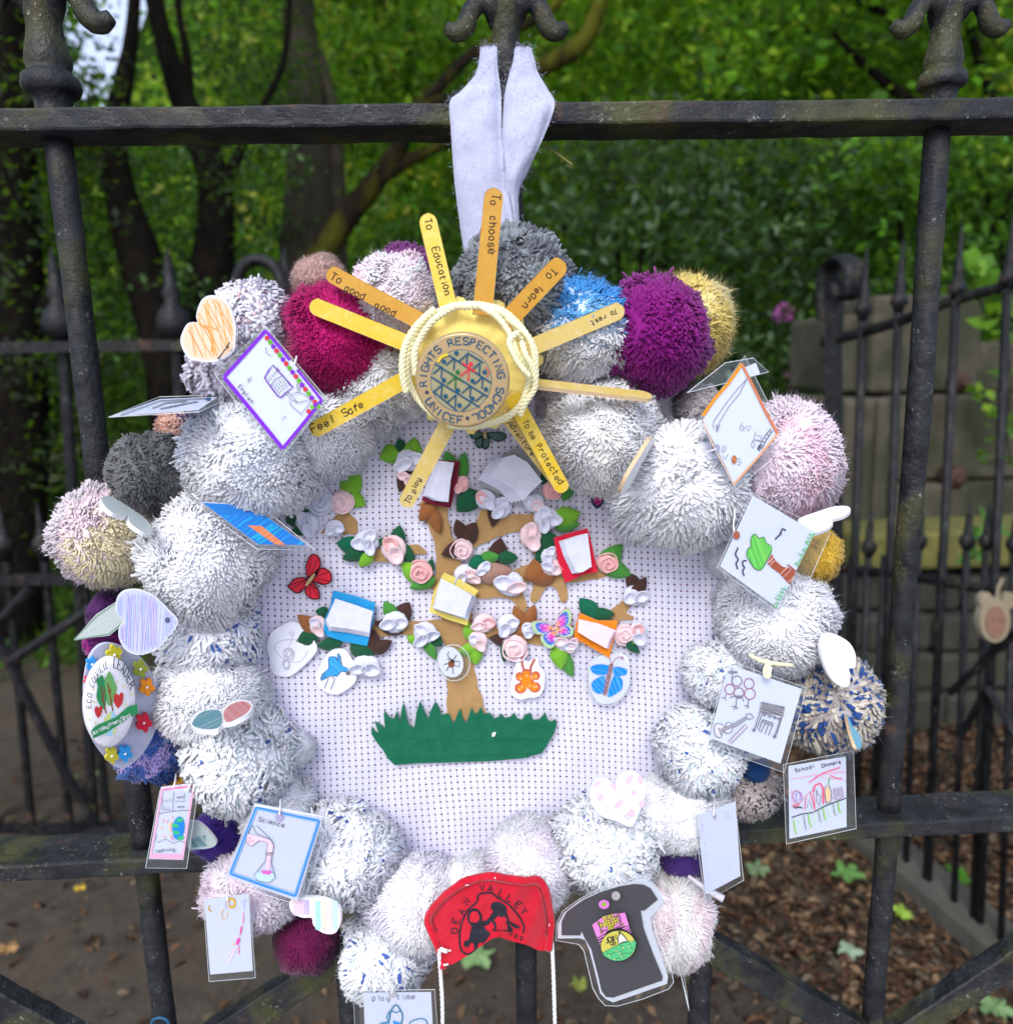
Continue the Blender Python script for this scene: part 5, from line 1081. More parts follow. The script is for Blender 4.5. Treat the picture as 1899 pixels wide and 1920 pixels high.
for i in range(6):
    ik.line([Cz(895 + i * 26, 800 - i * 30), Cz(915 + i * 26, 830 - i * 26)], 1.1, BK); ik.line([Cz(960 + i * 30, 890 - i * 22), Cz(1010 + i * 30, 950 - i * 20), Cz(1050 + i * 28, 1010 - i * 22)], 1.0, GRY)
for pts in ([(1130, 985), (1200, 1080), (1290, 1130)], [(1160, 975), (1300, 1130)], [(1215, 1020), (1290, 990), (1380, 1010), (1480, 1100)], [(1195, 1100), (1200, 1160), (1360, 1300)], [(1350, 1270), (1420, 1200), (1485, 1100)], [(1290, 1130), (1440, 1100)],
            [(1285, 870), (1320, 880), (1330, 985), (1300, 985), (1285, 870)], [(1295, 925), (1325, 925)], [(860, 370), (875, 460), (940, 485)], [(670, 775), (620, 830), (625, 860)], [(610, 800), (660, 830)], [(1085, 1358), (1140, 1310)]): ik.line([Cz(*p) for p in pts], 1.1, GRY)
ik.text('English', *Cz(485, 915), (200, 255), 6.2, 1.1, BK, 1.25, .1); ik.build('drawing', t)
# edge-on card, far left
q = [(209, 780), (300, 748), (408, 744), (372, 768)]
t, pl = card('laminated card seen almost edge on, sticking out left below the orange heart', q, [(204, 782), (298, 744), (414, 740), (420, 750), (374, 772)], (.100, .060, .062), string=[(400, 748, .062), (425, 752, .055), (440, 760, .05)])
ik = Ink(pl, .0005); ik.line([(285, 765), (310, 755), (350, 751), (340, 758), (300, 766), (318, 762), (370, 752)], 1.6, GRY); ik.line([(225, 778), (300, 751), (395, 746)], 1.2, (.05, .10, .12)); ik.fill(ell(390, 748, 5, 2.4, 10), (.02, .08, .20)); ik.build('drawing', t)
# blue painted card
q = [(377, 941), (468, 946), (577, 1023), (485, 1022)]
t, pl = card('blue painted card with an orange stripe lying between two white pompoms at left', q, [(345, 930), (480, 942), (590, 1031), (482, 1030)], (.082, .070, .074), string=[(372, 936, .08), (360, 925, .07)])
ik = Ink(pl, .0005); ik.fill([mixq(q, *p) for p in ((0.01, 0.02), (.99, .02), (.99, .98), (.01, .98))], (.02, .17, .52)); ik.hatch([mixq(q, *p) for p in ((0.02, 0.3), (.98, .3), (.98, .98), (.02, .98))], -34, 5, 3.2, (.02, .30, .70), .5, .3, .3)
ik.fill([(464, 985), (490, 986), (536, 1022), (516, 1021)], (.62, .17, .06)); ik.hatch([(464, 985), (490, 986), (536, 1022), (516, 1021)], -38, 4, 1.6, (.72, .32, .18)); ik.build('drawing', t)
# clear pocket behind the orange card
t, pl = card('empty clear plastic pocket behind the orange bordered card, upper right', [(1392, 690), (1417, 680), (1425, 700), (1400, 708)], [(1296, 730), (1360, 680), (1412, 671), (1441, 697), (1370, 716), (1288, 736)], (.078, .074, .074), pmat=CARDST)
# orange bordered card
q = [(1391, 682), (1459, 814), (1377, 908), (1317, 787)]
t, pl = card('orange bordered card with pen sketches of bats and balls, upper right', q, [(1396, 667), (1477, 829), (1441, 866), (1380, 918), (1311, 788)], (.082, .084, .088), string=[(1342, 842, .088), (1330, 846, .084), (1315, 850, .078)])
ik = Ink(pl, .0005); Oz = lambda X, Y: (1300 + X / 7.385, 660 + Y / 7.385); OR_ = (.72, .25, .02)
ik.line([Oz(670, 165), Oz(480, 440), Oz(300, 640), Oz(130, 880)], 6, OR_); ik.line([Oz(670, 165), Oz(800, 420), Oz(1000, 830), Oz(1165, 1130)], 5, (.52, .17, .08)); ik.line([Oz(1165, 1130), Oz(900, 1450), Oz(555, 1835)], 3.4, (.66, .32, .14)); ik.line([Oz(130, 930), Oz(260, 1260), Oz(555, 1835)], 1.8, (.72, .45, .30))
for pts in ([(745, 360), (560, 570), (430, 740), (280, 960), (275, 1060)], [(740, 380), (640, 570), (480, 770), (350, 990)], [(670, 980), (640, 1060), (680, 1090), (710, 1050), (670, 1020)], [(720, 1030), (740, 1025)], [(735, 1060), (755, 1055)], [(760, 1020), (800, 1035)], [(750, 1085), (790, 1075)],
            [(860, 1100), (840, 1200), (800, 1280), (820, 1330), (850, 1290), (830, 1220), (920, 1230), (940, 1160), (870, 1150)], [(860, 1210), (960, 1240)], [(390, 1380), (420, 1290), (455, 1310), (420, 1390), (390, 1380)], [(405, 1430), (440, 1490), (480, 1410)], [(605, 1470), (660, 1485)], [(615, 1515), (670, 1530)], [(610, 1555), (650, 1565)]): ik.line([Oz(*p) for p in pts], 1.1, GRY)
ik.line([Oz(900, 1340), Oz(960, 1200), Oz(1070, 1060)], 1.2, BK); ik.line([Oz(945, 1345), Oz(1000, 1230), Oz(1100, 1080)], 1.2, BK)
for i in range(5): ik.line([Oz(925 + i * 32, 1280 - i * 46), Oz(960 + i * 32, 1300 - i * 46)], 1.1, BK)
ik.line([Oz(890, 1340), Oz(915, 1290), Oz(935, 1310), Oz(910, 1365)], 2.0, BK, True); ik.hatch([Oz(300, 1040), Oz(325, 990), Oz(370, 1000), Oz(360, 1060), Oz(325, 1125)], 60, 2.2, 1.0, GRY)
ik.fill(ell(*Oz(565, 1488), 4.8, 8, 14), (.32, .09, .03)); ik.hatch(ell(*Oz(565, 1488), 4.4, 7.4, 14), 60, 2.4, 1.2, (.62, .25, .10)); ik.fill(ell(*Oz(330, 1335), 5, 8.5, 14), (.30, .29, .40)); ik.build('drawing', t)
# tree drawing card
q = [(1411, 929), (1528, 998), (1458, 1140), (1350, 1062)]
t, pl = card('card with a green crayon tree and three black birds, right side of the wreath', q, [(1409, 924), (1556, 1000), (1484, 1166), (1455, 1146), (1345, 1064)], (.086, .084, .088), string=[(1382, 1004, .088), (1375, 990, .084), (1377, 960, .080), (1372, 930, .07)])
ik = Ink(pl, .0005); Tz = lambda X, Y: (1320 + X / 6.33, 900 + Y / 6.33)
cr = sm([Tz(*p) for p in ((600, 640), (650, 690), (710, 680), (740, 750), (800, 790), (790, 870), (740, 960), (700, 1040), (650, 1072), (590, 1040), (540, 960), (505, 890), (520, 820), (555, 790), (555, 700))], 3)
ik.fill(cr, (.10, .44, .07)); ik.hatch(cr, 70, 5, 2.2, (.17, .55, .12), .5, .3, .2); ik.line(cr, 1.3, (.04, .12, .05), True)
tr = [Tz(*p) for p in ((805, 880), (850, 960), (930, 1030), (1090, 1065), (1060, 1160), (1015, 1240), (900, 1110), (800, 1040), (745, 980))]; ik.fill(tr, (.30, .075, .04)); ik.hatch(tr, -45, 6, 1.3, (.62, .42, .38), .5, .5, .1); ik.line([Tz(990, 1005), Tz(1060, 1060)], 2.6, (.28, .07, .04))
for pts in ([(970, 600), (930, 580), (905, 640), (840, 705)], [(905, 620), (912, 655)], [(405, 800), (372, 880), (405, 945), (380, 990), (400, 1060)], [(505, 955), (460, 965), (460, 1010), (480, 1040), (458, 1080), (475, 1140)]): ik.line(sm([Tz(*p) for p in pts], 4, False), 2.6, (.03, .035, .07))
for i in range(22):
    u = i / 21; x, y = (1310 + (870 - 1310) * u, 655 + (1510 - 655) * u)
    if .47 < u < .72: continue
    ik.line([Tz(x, y), Tz(x - random.uniform(30, 75), y - random.uniform(-10, 40))], 2.0, (.08, random.uniform(.32, .5), .10), taper=True); ik.line([Tz(x, y), Tz(x - random.uniform(10, 35), y - random.uniform(20, 50))], 1.6, (.12, .48, .16), taper=True)
ik.fill(ell(*Tz(385, 655), 6.6, 8, 16), (.30, .10, .06)); ik.build('drawing', t)
# music card
q = [(1366, 1246), (1503, 1292), (1463, 1432), (1330, 1384)]
t, pl = card('card with pencil drum kit, violin and piano, tied on with yellow yarn', q, [(1362, 1238), (1512, 1290), (1470, 1449), (1324, 1397)], (.084, .084, .088))
ik = Ink(pl, .0005); Mz = lambda X, Y: (1320 + X / 5.188, 1230 + Y / 5.188); PC = (.17, .17, .20)
for x, y, r, c in ((320, 245, 48, (.26, .16, .24)), (437, 270, 48, (.30, .15, .24)), (250, 325, 48, (.32, .13, .20)), (445, 370, 52, (.32, .13, .20)), (338, 360, 48, (.26, .14, .20))): ik.line(ell(*Mz(x, y), r / 5.188, r / 5.0, 20), 2.0, c, True)
for pts in ([(275, 160), (270, 260)], [(235, 150), (325, 155)], [(235, 165), (325, 165)], [(270, 120), (275, 160)], [(290, 385), (335, 415), (375, 385)], [(318, 410), (310, 490), (265, 495)], [(310, 490), (290, 525)], [(310, 490), (330, 520)], [(215, 375), (205, 410), (170, 405)], [(205, 410), (210, 430)], [(435, 425), (425, 480), (390, 485)], [(425, 480), (440, 500)], [(425, 485), (412, 515)], [(370, 400), (385, 445)], [(290, 390), (250, 410)]): ik.line([Mz(*p) for p in pts], 1.7, PC)
ik.fill([Mz(*p) for p in ((295, 385), (375, 385), (355, 415), (312, 412))], PC)
pf = [Mz(*p) for p in ((555, 450), (785, 500), (770, 585), (540, 540))]; ik.fill(pf, (.30, .30, .34)); ik.hatch(pf, 20, 2.4, 1.6, (.13, .13, .15)); ik.line(pf, 1.4, PC, True)
for pts in ([(545, 540), (490, 715)], [(565, 560), (510, 710)], [(745, 610), (685, 780)], [(760, 590), (705, 770)], [(545, 540), (755, 625)], [(570, 620), (680, 660)], [(565, 640), (675, 680)], [(570, 620), (530, 730)], [(600, 650), (550, 745)], [(630, 660), (590, 760)], [(665, 680), (625, 775)]): ik.line([Mz(*p) for p in pts], 1.9, PC)
for i in range(4): ik.fill([Mz(580 + i * 50, 556 + i * 14), Mz(598 + i * 50, 560 + i * 14), Mz(594 + i * 50, 590 + i * 14), Mz(576 + i * 50, 584 + i * 14)], PC)
ik.fill(ell(*Mz(485, 722), 3.4, 3.4, 10), PC); ik.fill(ell(*Mz(686, 786), 3.6, 3.4, 10), PC)
vi = sm([Mz(*p) for p in ((125, 660), (175, 670), (205, 700), (225, 650), (270, 665), (275, 720), (235, 755), (185, 735), (160, 795), (110, 770), (100, 700))], 3); ik.fill(vi, (.55, .54, .62)); ik.line(vi, 1.5, PC, True)
nk = [Mz(*p) for p in ((160, 715), (300, 655), (410, 590), (425, 605), (320, 680), (170, 740))]; ik.fill(nk, (.28, .28, .32)); ik.line(nk, 1.2, PC, True); ik.line([Mz(*p) for p in ((410, 570), (450, 560), (485, 600), (440, 620), (410, 600))], 1.8, PC, True); ik.line([Mz(145, 700), Mz(165, 770)], 2.2, PC)
bw = [Mz(*p) for p in ((405, 665), (425, 690), (265, 850), (240, 835), (300, 770))]; ik.fill(bw, (.50, .46, .52)); ik.line(bw, 1.4, PC, True); ik.build('drawing', t)
cord('yarn_bow', [P(*p, w) for p, w in (((1436, 1238), .082), ((1442, 1252), .088), ((1440, 1268), .090), ((1434, 1262), .088), ((1438, 1246), .086))], .0012, PYL, t, n=8)
cord('yarn_bow', [P(*p, w) for p, w in (((1405, 1228), .078), ((1425, 1238), .084), ((1450, 1244), .086), ((1485, 1248), .082))], .0010, PYL, t, n=8)
# School Dinners card
q = [(1478, 1437), (1586, 1419), (1587, 1551), (1480, 1573)]
t, pl = card('School Dinners card with red food and green stripes, hanging lowest at right', q, [(1468, 1434), (1600, 1408), (1605, 1554), (1474, 1583)], (.080, .080, .078))
ik = Ink(pl, .0005); Dz = lambda X, Y: (1320 + X / 5.188, 1230 + Y / 5.188); R1 = (.72, .10, .20); R2 = (.75, .35, .45)
ik.text('School', *Dz(890, 1135), (200, -50), 6.5, 1.1, BK, 1.2, .08); ik.text('Dinners', *Dz(1148, 1085), (230, -45), 6.5, 1.1, BK, 1.0, .08)
for pts, w_, c in (([(840, 1200), (1060, 1165), (1200, 1150), (1370, 1125)], 1.2, R2), ([(1020, 1235), (1150, 1145), (1325, 1085)], 2.2, R1), ([(1225, 1165), (1300, 1195), (1340, 1190)], 1.8, R1), ([(1060, 1160), (1200, 1195), (1380, 1210)], 1, R2), ([(1200, 1150), (1280, 1130), (1375, 1140)], 1, R2), ([(850, 1300), (860, 1500)], 1, R2),
                   ([(865, 1330), (900, 1310), (945, 1340), (960, 1400), (920, 1440), (880, 1420), (860, 1370), (865, 1330)], 1.6, (.45, .12, .25)), ([(880, 1350), (930, 1330), (940, 1400), (890, 1410), (900, 1350)], 1.1, PUR), ([(980, 1500), (990, 1370), (1030, 1320), (1080, 1500)], 1.8, R1), ([(1000, 1480), (1020, 1390), (1050, 1490)], 1.1, PC), ([(1060, 1330), (1080, 1260), (1130, 1240), (1160, 1290), (1160, 1440)], 3.4, R1), ([(1065, 1340), (1080, 1500)], 1.6, R1),
                   ([(1095, 1420), (1095, 1300), (1110, 1350), (1135, 1360), (1120, 1460), (1095, 1420)], 1.1, PC), ([(1185, 1430), (1170, 1300), (1210, 1240), (1240, 1330), (1230, 1430), (1185, 1430)], 1.3, PC), ([(1210, 1240), (1222, 1185)], 1.8, (.10, .40, .06)), ([(1212, 1270), (1212, 1400)], 1.2, (.5, .3, .1)), ([(1240, 1380), (1300, 1400), (1355, 1370)], 1.1, (.3, .15, .3)),
                   ([(850, 1575), (950, 1540), (1060, 1525), (1180, 1460), (1380, 1385)], 1.8, BK), ([(865, 1470), (960, 1480)], 1.6, BK), ([(880, 1490), (940, 1465)], 1.2, BK)): ik.line([Dz(*p) for p in pts], w_, c)
ik.fill([Dz(*p) for p in ((1175, 1310), (1205, 1260), (1230, 1330), (1225, 1420), (1190, 1420))], (.72, .50, .28)); ik.hatch([Dz(*p) for p in ((1250, 1290), (1350, 1270), (1360, 1370), (1260, 1385))], 80, 2.2, 1, (.40, .25, .38)); ik.fill([Dz(*p) for p in ((865, 1450), (930, 1445), (920, 1462), (870, 1465))], R1)
for i in range(11):
    x = 872 + i * 48; y = 1590 - i * 19; ik.line([Dz(x, y), Dz(x + 12, y + 90), Dz(x + 28, y + 150 - i * 4)], 3.4 if i % 3 == 0 else 1.6, [(.28, .55, .12), (.50, .72, .45), (.10, .20, .14)][i % 3], taper=True)
ik.build('drawing', t)
# blank violet-speckled card
q = [(1307, 1530), (1379, 1503), (1388, 1643), (1322, 1678)]
t, pl = card('pale blue card with faint violet marks, hanging lower right above the cream pompom', q, [(1299, 1520), (1377, 1497), (1394, 1651), (1322, 1692)], (.076, .084, .080), string=[(1340, 1498, .07), (1339, 1515, .082), (1338, 1530, .084)])
ik = Ink(pl, .0005)
for i in range(46):
    u = random.choice([random.uniform(.04, .14), random.uniform(.7, .95)]); v = random.uniform(.12, .92) if u < .5 else random.choice([random.uniform(.08, .2), random.uniform(.75, .92)])
    x, y = mixq(q, u, v); ik.line([(x, y), (x + random.uniform(-2, 3), y + random.uniform(-3, 3))], 1.4, (.46, .40, .68))
ik.fill(ell(1340, 1532, 3, 5, 10), (.35, .33, .40)); ik.build('drawing', t)
m = MB(); pts = [P(1293, 1646, .066), P(1325, 1672, .070), P(1358, 1682, .070), P(1352, 1690, .070), P(1318, 1680, .070)]
# pink bordered card, lower left
q = [(302, 1476), (366, 1468), (344, 1613), (279, 1611)]
t, pl = card('narrow pink bordered card with a small globe, hanging over the lower left rail', q, [(300, 1482), (371, 1484), (350, 1629), (273, 1628)], (.074, .070, .076), string=[(330, 1452, .06), (328, 1466, .074), (325, 1478, .077)])
ik = Ink(pl, .0005); PK2 = (.80, .22, .40); Lz = lambda X, Y: (X / 2.967, 1100 + Y / 2.967)
for i in range(4): a, b = q[i], q[(i + 1) % 4]; k = .04; ik.line([mixq(q, *[(k, k), (1 - k, k), (1 - k, 1 - k), (k, 1 - k)][i]), mixq(q, *[(k, k), (1 - k, k), (1 - k, 1 - k), (k, 1 - k)][(i + 1) % 4])], 3.6, (PK2, (.82, .40, .55))[i % 2])
ik.fill([mixq(q, .03, .93), mixq(q, .97, .93), mixq(q, .97, .99), mixq(q, .03, .99)], (.82, .35, .50))
ik.fill(ell(*Lz(993, 1345), 11, 22, 20, -6), (.015, .20, .60)); 
for x, y in ((1000, 1300), (980, 1370), (1005, 1400), (975, 1330)): ik.fill(ell(*Lz(x, y), 4, 7, 8, x), (.04, .42, .16))
for i in range(12): x, y = Lz(885 + random.uniform(0, 70), 1280 + random.uniform(0, 115)); ik.line([(x, y), (x + random.uniform(-4, 4), y + random.uniform(3, 9))], 2.4, random.choice([(.80, .40, .40), (.82, .50, .25), (.62, .25, .45)]))
for pts in ([(880, 1265), (960, 1250), (1060, 1245)], [(965, 1140), (960, 1255)], [(1025, 1150), (1025, 1195), (975, 1195)], [(900, 1170), (905, 1245), (945, 1240)], [(875, 1425), (920, 1405), (960, 1430), (1000, 1415), (1035, 1430)], [(870, 1380), (862, 1420)]): ik.line([Lz(*p) for p in pts], 1.0, PC)
ik.text('Seed', *Lz(985, 1180), (50, -8), 3.6, .8, PC, 1, .15); ik.text('ideas', *Lz(985, 1232), (60, -6), 3.6, .8, PC, 1, .15); ik.text('read', *Lz(900, 1200), (50, -8), 5, .8, LGY, 1, .2); ik.text('sell', *Lz(900, 1240), (50, -8), 5, .8, LGY, 1, .2); ik.text('Learning', *Lz(868, 1478), (90, -6), 6.0, 1.1, PC, .9, .08); ik.build('drawing', t)
# Science card
q = [(478, 1507), (606, 1531), (557, 1690), (424, 1643)]
t, pl = card('Science card with a blue border and pen drawn flasks, lower left of the wreath', q, [(474, 1511), (616, 1534), (571, 1694), (562, 1699), (420, 1652)], (.088, .088, .084), string=[(526, 1500, .08), (525, 1515, .088), (524, 1528, .090)])
ik = Ink(pl, .0005); BL2 = (.05, .25, .66)
cn = [(.04, .05), (.96, .06), (.955, .955), (.04, .955)]
for i in range(4): ik.line([mixq(q, *cn[i]), mixq(q, (cn[i][0] + cn[(i + 1) % 4][0]) / 2, (cn[i][1] + cn[(i + 1) % 4][1]) / 2 + .006), mixq(q, *cn[(i + 1) % 4])], 4.6, BL2); ik.line([mixq(q, *[v + .02 * (1 - 2 * v) for v in cn[i]]), mixq(q, *[v + .02 * (1 - 2 * v) for v in cn[(i + 1) % 4]])], 2.0, (.22, .42, .78))
ik.text('Science', *Lz(1436, 1305), (160, 42), 8.2, 1.3, GRY, 1.1, .06); ik.fill(ell(*Lz(1553, 1283), 8, 9, 16), (.36, .33, .50))
fl = sm([Lz(*p) for p in ((1405, 1330), (1425, 1375), (1500, 1405), (1520, 1430), (1515, 1480), (1480, 1485), (1490, 1430), (1440, 1415), (1400, 1445), (1370, 1420), (1380, 1370))], 2); ik.fill([Lz(*p) for p in ((1375, 1375), (1430, 1390), (1500, 1410), (1520, 1440), (1515, 1485), (1485, 1485), (1490, 1430), (1440, 1415), (1400, 1445), (1372, 1425))], (.78, .55, .66)); ik.line(fl, 1.1, GRY, True)
ik.line([Lz(1425, 1330), Lz(1505, 1405)], 1.0, GRY)
fk = [Lz(*p) for p in ((1480, 1495), (1515, 1495), (1510, 1540), (1530, 1620), (1500, 1648), (1440, 1640), (1412, 1610), (1450, 1560), (1475, 1530))]; ik.fill([Lz(*p) for p in ((1420, 1590), (1525, 1595), (1530, 1625), (1500, 1648), (1440, 1640), (1412, 1610))], (.45, .64, .80)); ik.fill([Lz(*p) for p in ((1455, 1580), (1515, 1585), (1500, 1605), (1460, 1600))], (.66, .12, .50)); ik.fill([Lz(*p) for p in ((1485, 1490), (1508, 1492), (1500, 1580), (1478, 1575))], (.76, .52, .70)); ik.line(fk, 1.2, GRY, True); ik.line(ell(*Lz(1498, 1488), 7.5, 2.6, 12), 1.2, GRY, True)
for x, y in ((1390, 1400), (1405, 1418), (1385, 1420)): ik.line(ell(*Lz(x, y), 1.8, 1.8, 8), .8, (.5, .2, .3), True)
ik.build('drawing', t)
# small medal card
q = [(383, 1688), (466, 1677), (474, 1821), (394, 1828)]
t, pl = card('small white card with yellow rings and a pink trail, below the pale rose pompom', q, [(381, 1688), (467, 1676), (479, 1834), (392, 1841)], (.076, .076, .074), string=[(424, 1640, .07), (425, 1660, .075), (427, 1690, .077)])
ik = Ink(pl, .0005); Yz = lambda X, Y: (X / 2.967, 1400 + Y / 2.967); OC = (.62, .36, .03)
ik.line(ell(*Yz(1288, 872), 6, 8.5, 16), 4, OC, True); ik.line(ell(*Yz(1262, 880), 4, 7, 12), 1.6, (.55, .50, .62), True); ik.line([Yz(*p) for p in ((1165, 885), (1158, 905), (1175, 922))], 2.4, OC); ik.line([Yz(*p) for p in ((1240, 905), (1228, 935), (1240, 968), (1262, 945), (1262, 920))], 2.2, (.72, .52, .30))
for a, b, w_, c in (((1355, 920), (1352, 990), 2, (.75, .25, .35)), ((1345, 1000), (1335, 1050), 3.2, (.70, .08, .25)), ((1330, 1065), (1318, 1105), 6, (.72, .06, .36)), ((1328, 1110), (1328, 1158), 2, (.72, .12, .30)), ((1310, 1095), (1292, 1105), 3.4, (.80, .50, .30)), ((1310, 1120), (1270, 1210), 3, (.80, .62, .70)), ((1300, 1130), (1255, 1165), 2, (.80, .66, .72))): ik.line([Yz(*a), Yz((a[0] + b[0]) / 2, (a[1] + b[1]) / 2), Yz(*b)], w_, c, taper=True)
for i in range(9): x, y = Yz(1350 + random.uniform(0, 18), 840 + random.uniform(0, 60)); ik.line([(x, y), (x + 2, y + 2)], 1.2, (.30, .42, .70))
ik.build('drawing', t)
# play time card at the bottom edge
q = [(681, 1863), (808, 1861), (814, 1975), (686, 1977)]
t, pl = card('play time card with a blue felt pen spaceship, cut off by the bottom edge', q, [(662, 1858), (815, 1856), (824, 1990), (668, 1992)], (.080, .080, .076), string=[(736, 1835, .07), (736, 1850, .080), (735, 1864, .082)])
ik = Ink(pl, .0005); Kz = lambda X, Y: (640 + X / 8.632, 1820 + Y / 8.632); BC = (.04, .18, .30)
ik.text('play time', *Kz(500, 500), (360, -22), 9.5, 1.1, GRY, 1.25, .1); ik.fill(ell(*Kz(825, 385), 7, 7.5, 14), (.40, .38, .44))
ik.line(sm([Kz(*p) for p in ((760, 900), (780, 760), (800, 660), (880, 560), (960, 660), (990, 760), (960, 900), (950, 1000), (800, 1000))], 3), 2.6, BC, True); ik.line([Kz(*p) for p in ((800, 660), (890, 690), (960, 650))], 2.0, BC); ik.line([Kz(*p) for p in ((780, 660), (730, 760), (750, 820), (790, 750))], 2.0, BC)
ik.fill([Kz(*p) for p in ((835, 815), (960, 862), (950, 980), (850, 980))], (.02, .28, .75)); ik.line(sm([Kz(*p) for p in ((1100, 870), (1180, 810), (1290, 785), (1350, 800), (1385, 860), (1380, 980), (1200, 1000))], 3), 2.0, BC, True); ik.line([Kz(620, 870), Kz(770, 840)], 2.4, BC); ik.fill([Kz(620, 875), Kz(770, 845), Kz(770, 1000), Kz(640, 1000)], (.10, .32, .50)); ik.build('drawing', t)
# T-shirt card
Hz = lambda X, Y: (1040 + X / 7.304, 1640 + Y / 7.304)
ow = [Hz(*p) for p in ((40, 880), (45, 680), (130, 520), (350, 350), (620, 230), (940, 140), (1100, 70), (1220, 50), (1330, 130), (1505, 360), (1310, 600), (1330, 780), (1400, 980), (1545, 1400), (1535, 1500), (800, 1755), (700, 1710), (620, 1630), (540, 1300), (470, 1030), (415, 900), (340, 875))]
fo = [Hz(*p) for p in ((15, 905), (30, 660), (110, 500), (350, 330), (620, 205), (930, 120), (1100, 45), (1230, 30), (1345, 115), (1515, 355), (1345, 620), (1400, 850), (1600, 1330), (1625, 1480), (1560, 1570), (1200, 1710), (860, 1805), (690, 1800), (600, 1700), (520, 1560), (400, 1050), (330, 960))]
sh = [Hz(*p) for p in ((92, 835), (95, 640), (160, 515), (380, 355), (620, 245), (880, 165), (1080, 132), (1210, 140), (1310, 190), (1410, 345), (1225, 498), (1175, 492), (1215, 740), (1340, 1080), (1475, 1400), (1470, 1455), (800, 1690), (700, 1680), (640, 1600), (590, 1380), (500, 1030), (400, 860), (365, 775), (350, 838))]
t, pl = card('laminated dark grey T-shirt cut out with a pink and yellow badge print', ow, fo, (.082, .082, .086), name='shirt_cutout', string=[(1152, 1652, .07), (1153, 1664, .082), (1154, 1678, .086)], group=None, pmat=CARDST)
ik = Ink(pl, .0005); ik.fill(sh, (.070, .070, .078))
for i in range(500):
    x, y = Hz(random.uniform(520, 1420), random.uniform(250, 1600)); u_, v_ = (x - 1040) * 7.304, (y - 1640) * 7.304
    if u_ > 620 + (v_ - 800) * .25 - 220 and u_ < 1180 + max(0, v_ - 500) * .3 and v_ < 1400: ik.line([(x, y), (x + .8, y)], .7, random.choice([(.16, .16, .18), (.05, .05, .06)]))
ik.fill(ell(*Hz(675, 412), 10.2, 8.6, 20), (.66, .20, .62)); ik.fill(ell(*Hz(675, 412), 5, 4.6, 8, 20), (.32, .42, .04)); ik.fill(ell(*Hz(838, 295), 8.2, 8.6, 18), (.42, .38, .38))
PKH = (.78, .25, .62); ik.fill([Hz(*p) for p in ((512, 692), (620, 610), (780, 545), (960, 525), (1015, 700), (800, 745), (690, 790), (570, 850))], PKH)
for a in ((572, 858), (585, 885), (598, 920), (612, 955)):
    k = (a[1] - 858) / 97; ik.line([Hz(*a), Hz(a[0] + 130 - 110 * k, a[1] - 60 + 40 * k)], 2.2 - k * .6, PKH); ik.line([Hz(1018 + 14 * k * 2, 715 + 80 * k), Hz(930 + 100 * k, 745 + 52 * k)], 2.2 - k * .6, PKH)
ik.fill(ell(*Hz(868, 978), 33, 28.5, 36, 5), (.62, .56, .10)); ik.line(ell(*Hz(868, 978), 33, 28.5, 36, 5), 1.2, BK, True)
gq = [p for p in ell(*Hz(868, 978), 32.5, 28, 48, 5) if p[1] > Hz(0, 1085)[1] - (p[0] - Hz(650, 0)[0]) * .42 ]
gq = sorted(gq, key=lambda p: math.atan2(p[1] - Hz(0, 1060)[1], p[0] - Hz(880, 0)[0])); ik.fill([tuple(Hz(880, 965))] + gq, (.10, .52, .20)) if False else ik.fill(sm([Hz(*p) for p in ((655, 1080), (780, 1005), (900, 950), (1020, 915), (1105, 915), (1100, 1010), (1050, 1100), (960, 1165), (850, 1185), (750, 1160))], 3), (.10, .52, .20))
for pts in ([(655, 1080), (780, 1005), (900, 950), (1020, 915), (1105, 915)], [(830, 990), (850, 1050), (740, 1110)], [(890, 965), (940, 1010), (880, 1090), (960, 1130), (810, 1165)], [(1050, 920), (1020, 990), (1080, 1030)], [(880, 1090), (1060, 1075)], [(730, 1110), (720, 1060)]): ik.line([Hz(*p) for p in pts], 1.0, (.02, .12, .04))
for x, y in ((738, 1112), (840, 1045), (885, 1085), (935, 1008), (1015, 992), (915, 1132), (815, 1160), (1050, 922)): ik.fill(ell(*Hz(x, y), 1.6, 1.6, 7), (.72, .60, .25))
ik.fill(sm([Hz(*p) for p in ((905, 820), (960, 870), (985, 915), (930, 925), (885, 952), (870, 890), (885, 840))], 3), (.75, .76, .80)); ik.line(sm([Hz(*p) for p in ((895, 795), (960, 860), (990, 915), (930, 928), (880, 955), (865, 890), (880, 830))], 3), 1.6, BK, True); ik.line(ell(*Hz(888, 798), 2, 2, 8), 1, BK, True)
ik.text('JOIN', *Hz(705, 945), (120, -46), 9, 1.9, BK, .72); ik.text('US', *Hz(770, 975), (65, -22), 7.5, 1.8, BK, .72)
YL = (.68, .60, .06)
ik.text('TEAM', *Hz(672, 650), (130, -52), 8.6, 3.4, BK, .62); ik.text('TEAM', *Hz(672, 650), (130, -52), 8.6, 1.7, YL, .62); ik.text('HASLER', *Hz(640, 738), (225, -72), 10.5, 4.0, BK, .60); ik.text('HASLER', *Hz(640, 738), (225, -72), 10.5, 2.0, YL, .60); ik.text('2023', *Hz(730, 762), (90, -26), 4.4, 2.6, BK, .75); ik.text('2023', *Hz(730, 762), (90, -26), 4.4, 1.1, YL, .75)
ik.line([Hz(*p) for p in ((595, 665), (640, 780), (720, 755))], 1.6, BK); ik.line([Hz(*p) for p in ((820, 585), (880, 560), (900, 620), (890, 680), (935, 690), (840, 730))], 1.6, BK)
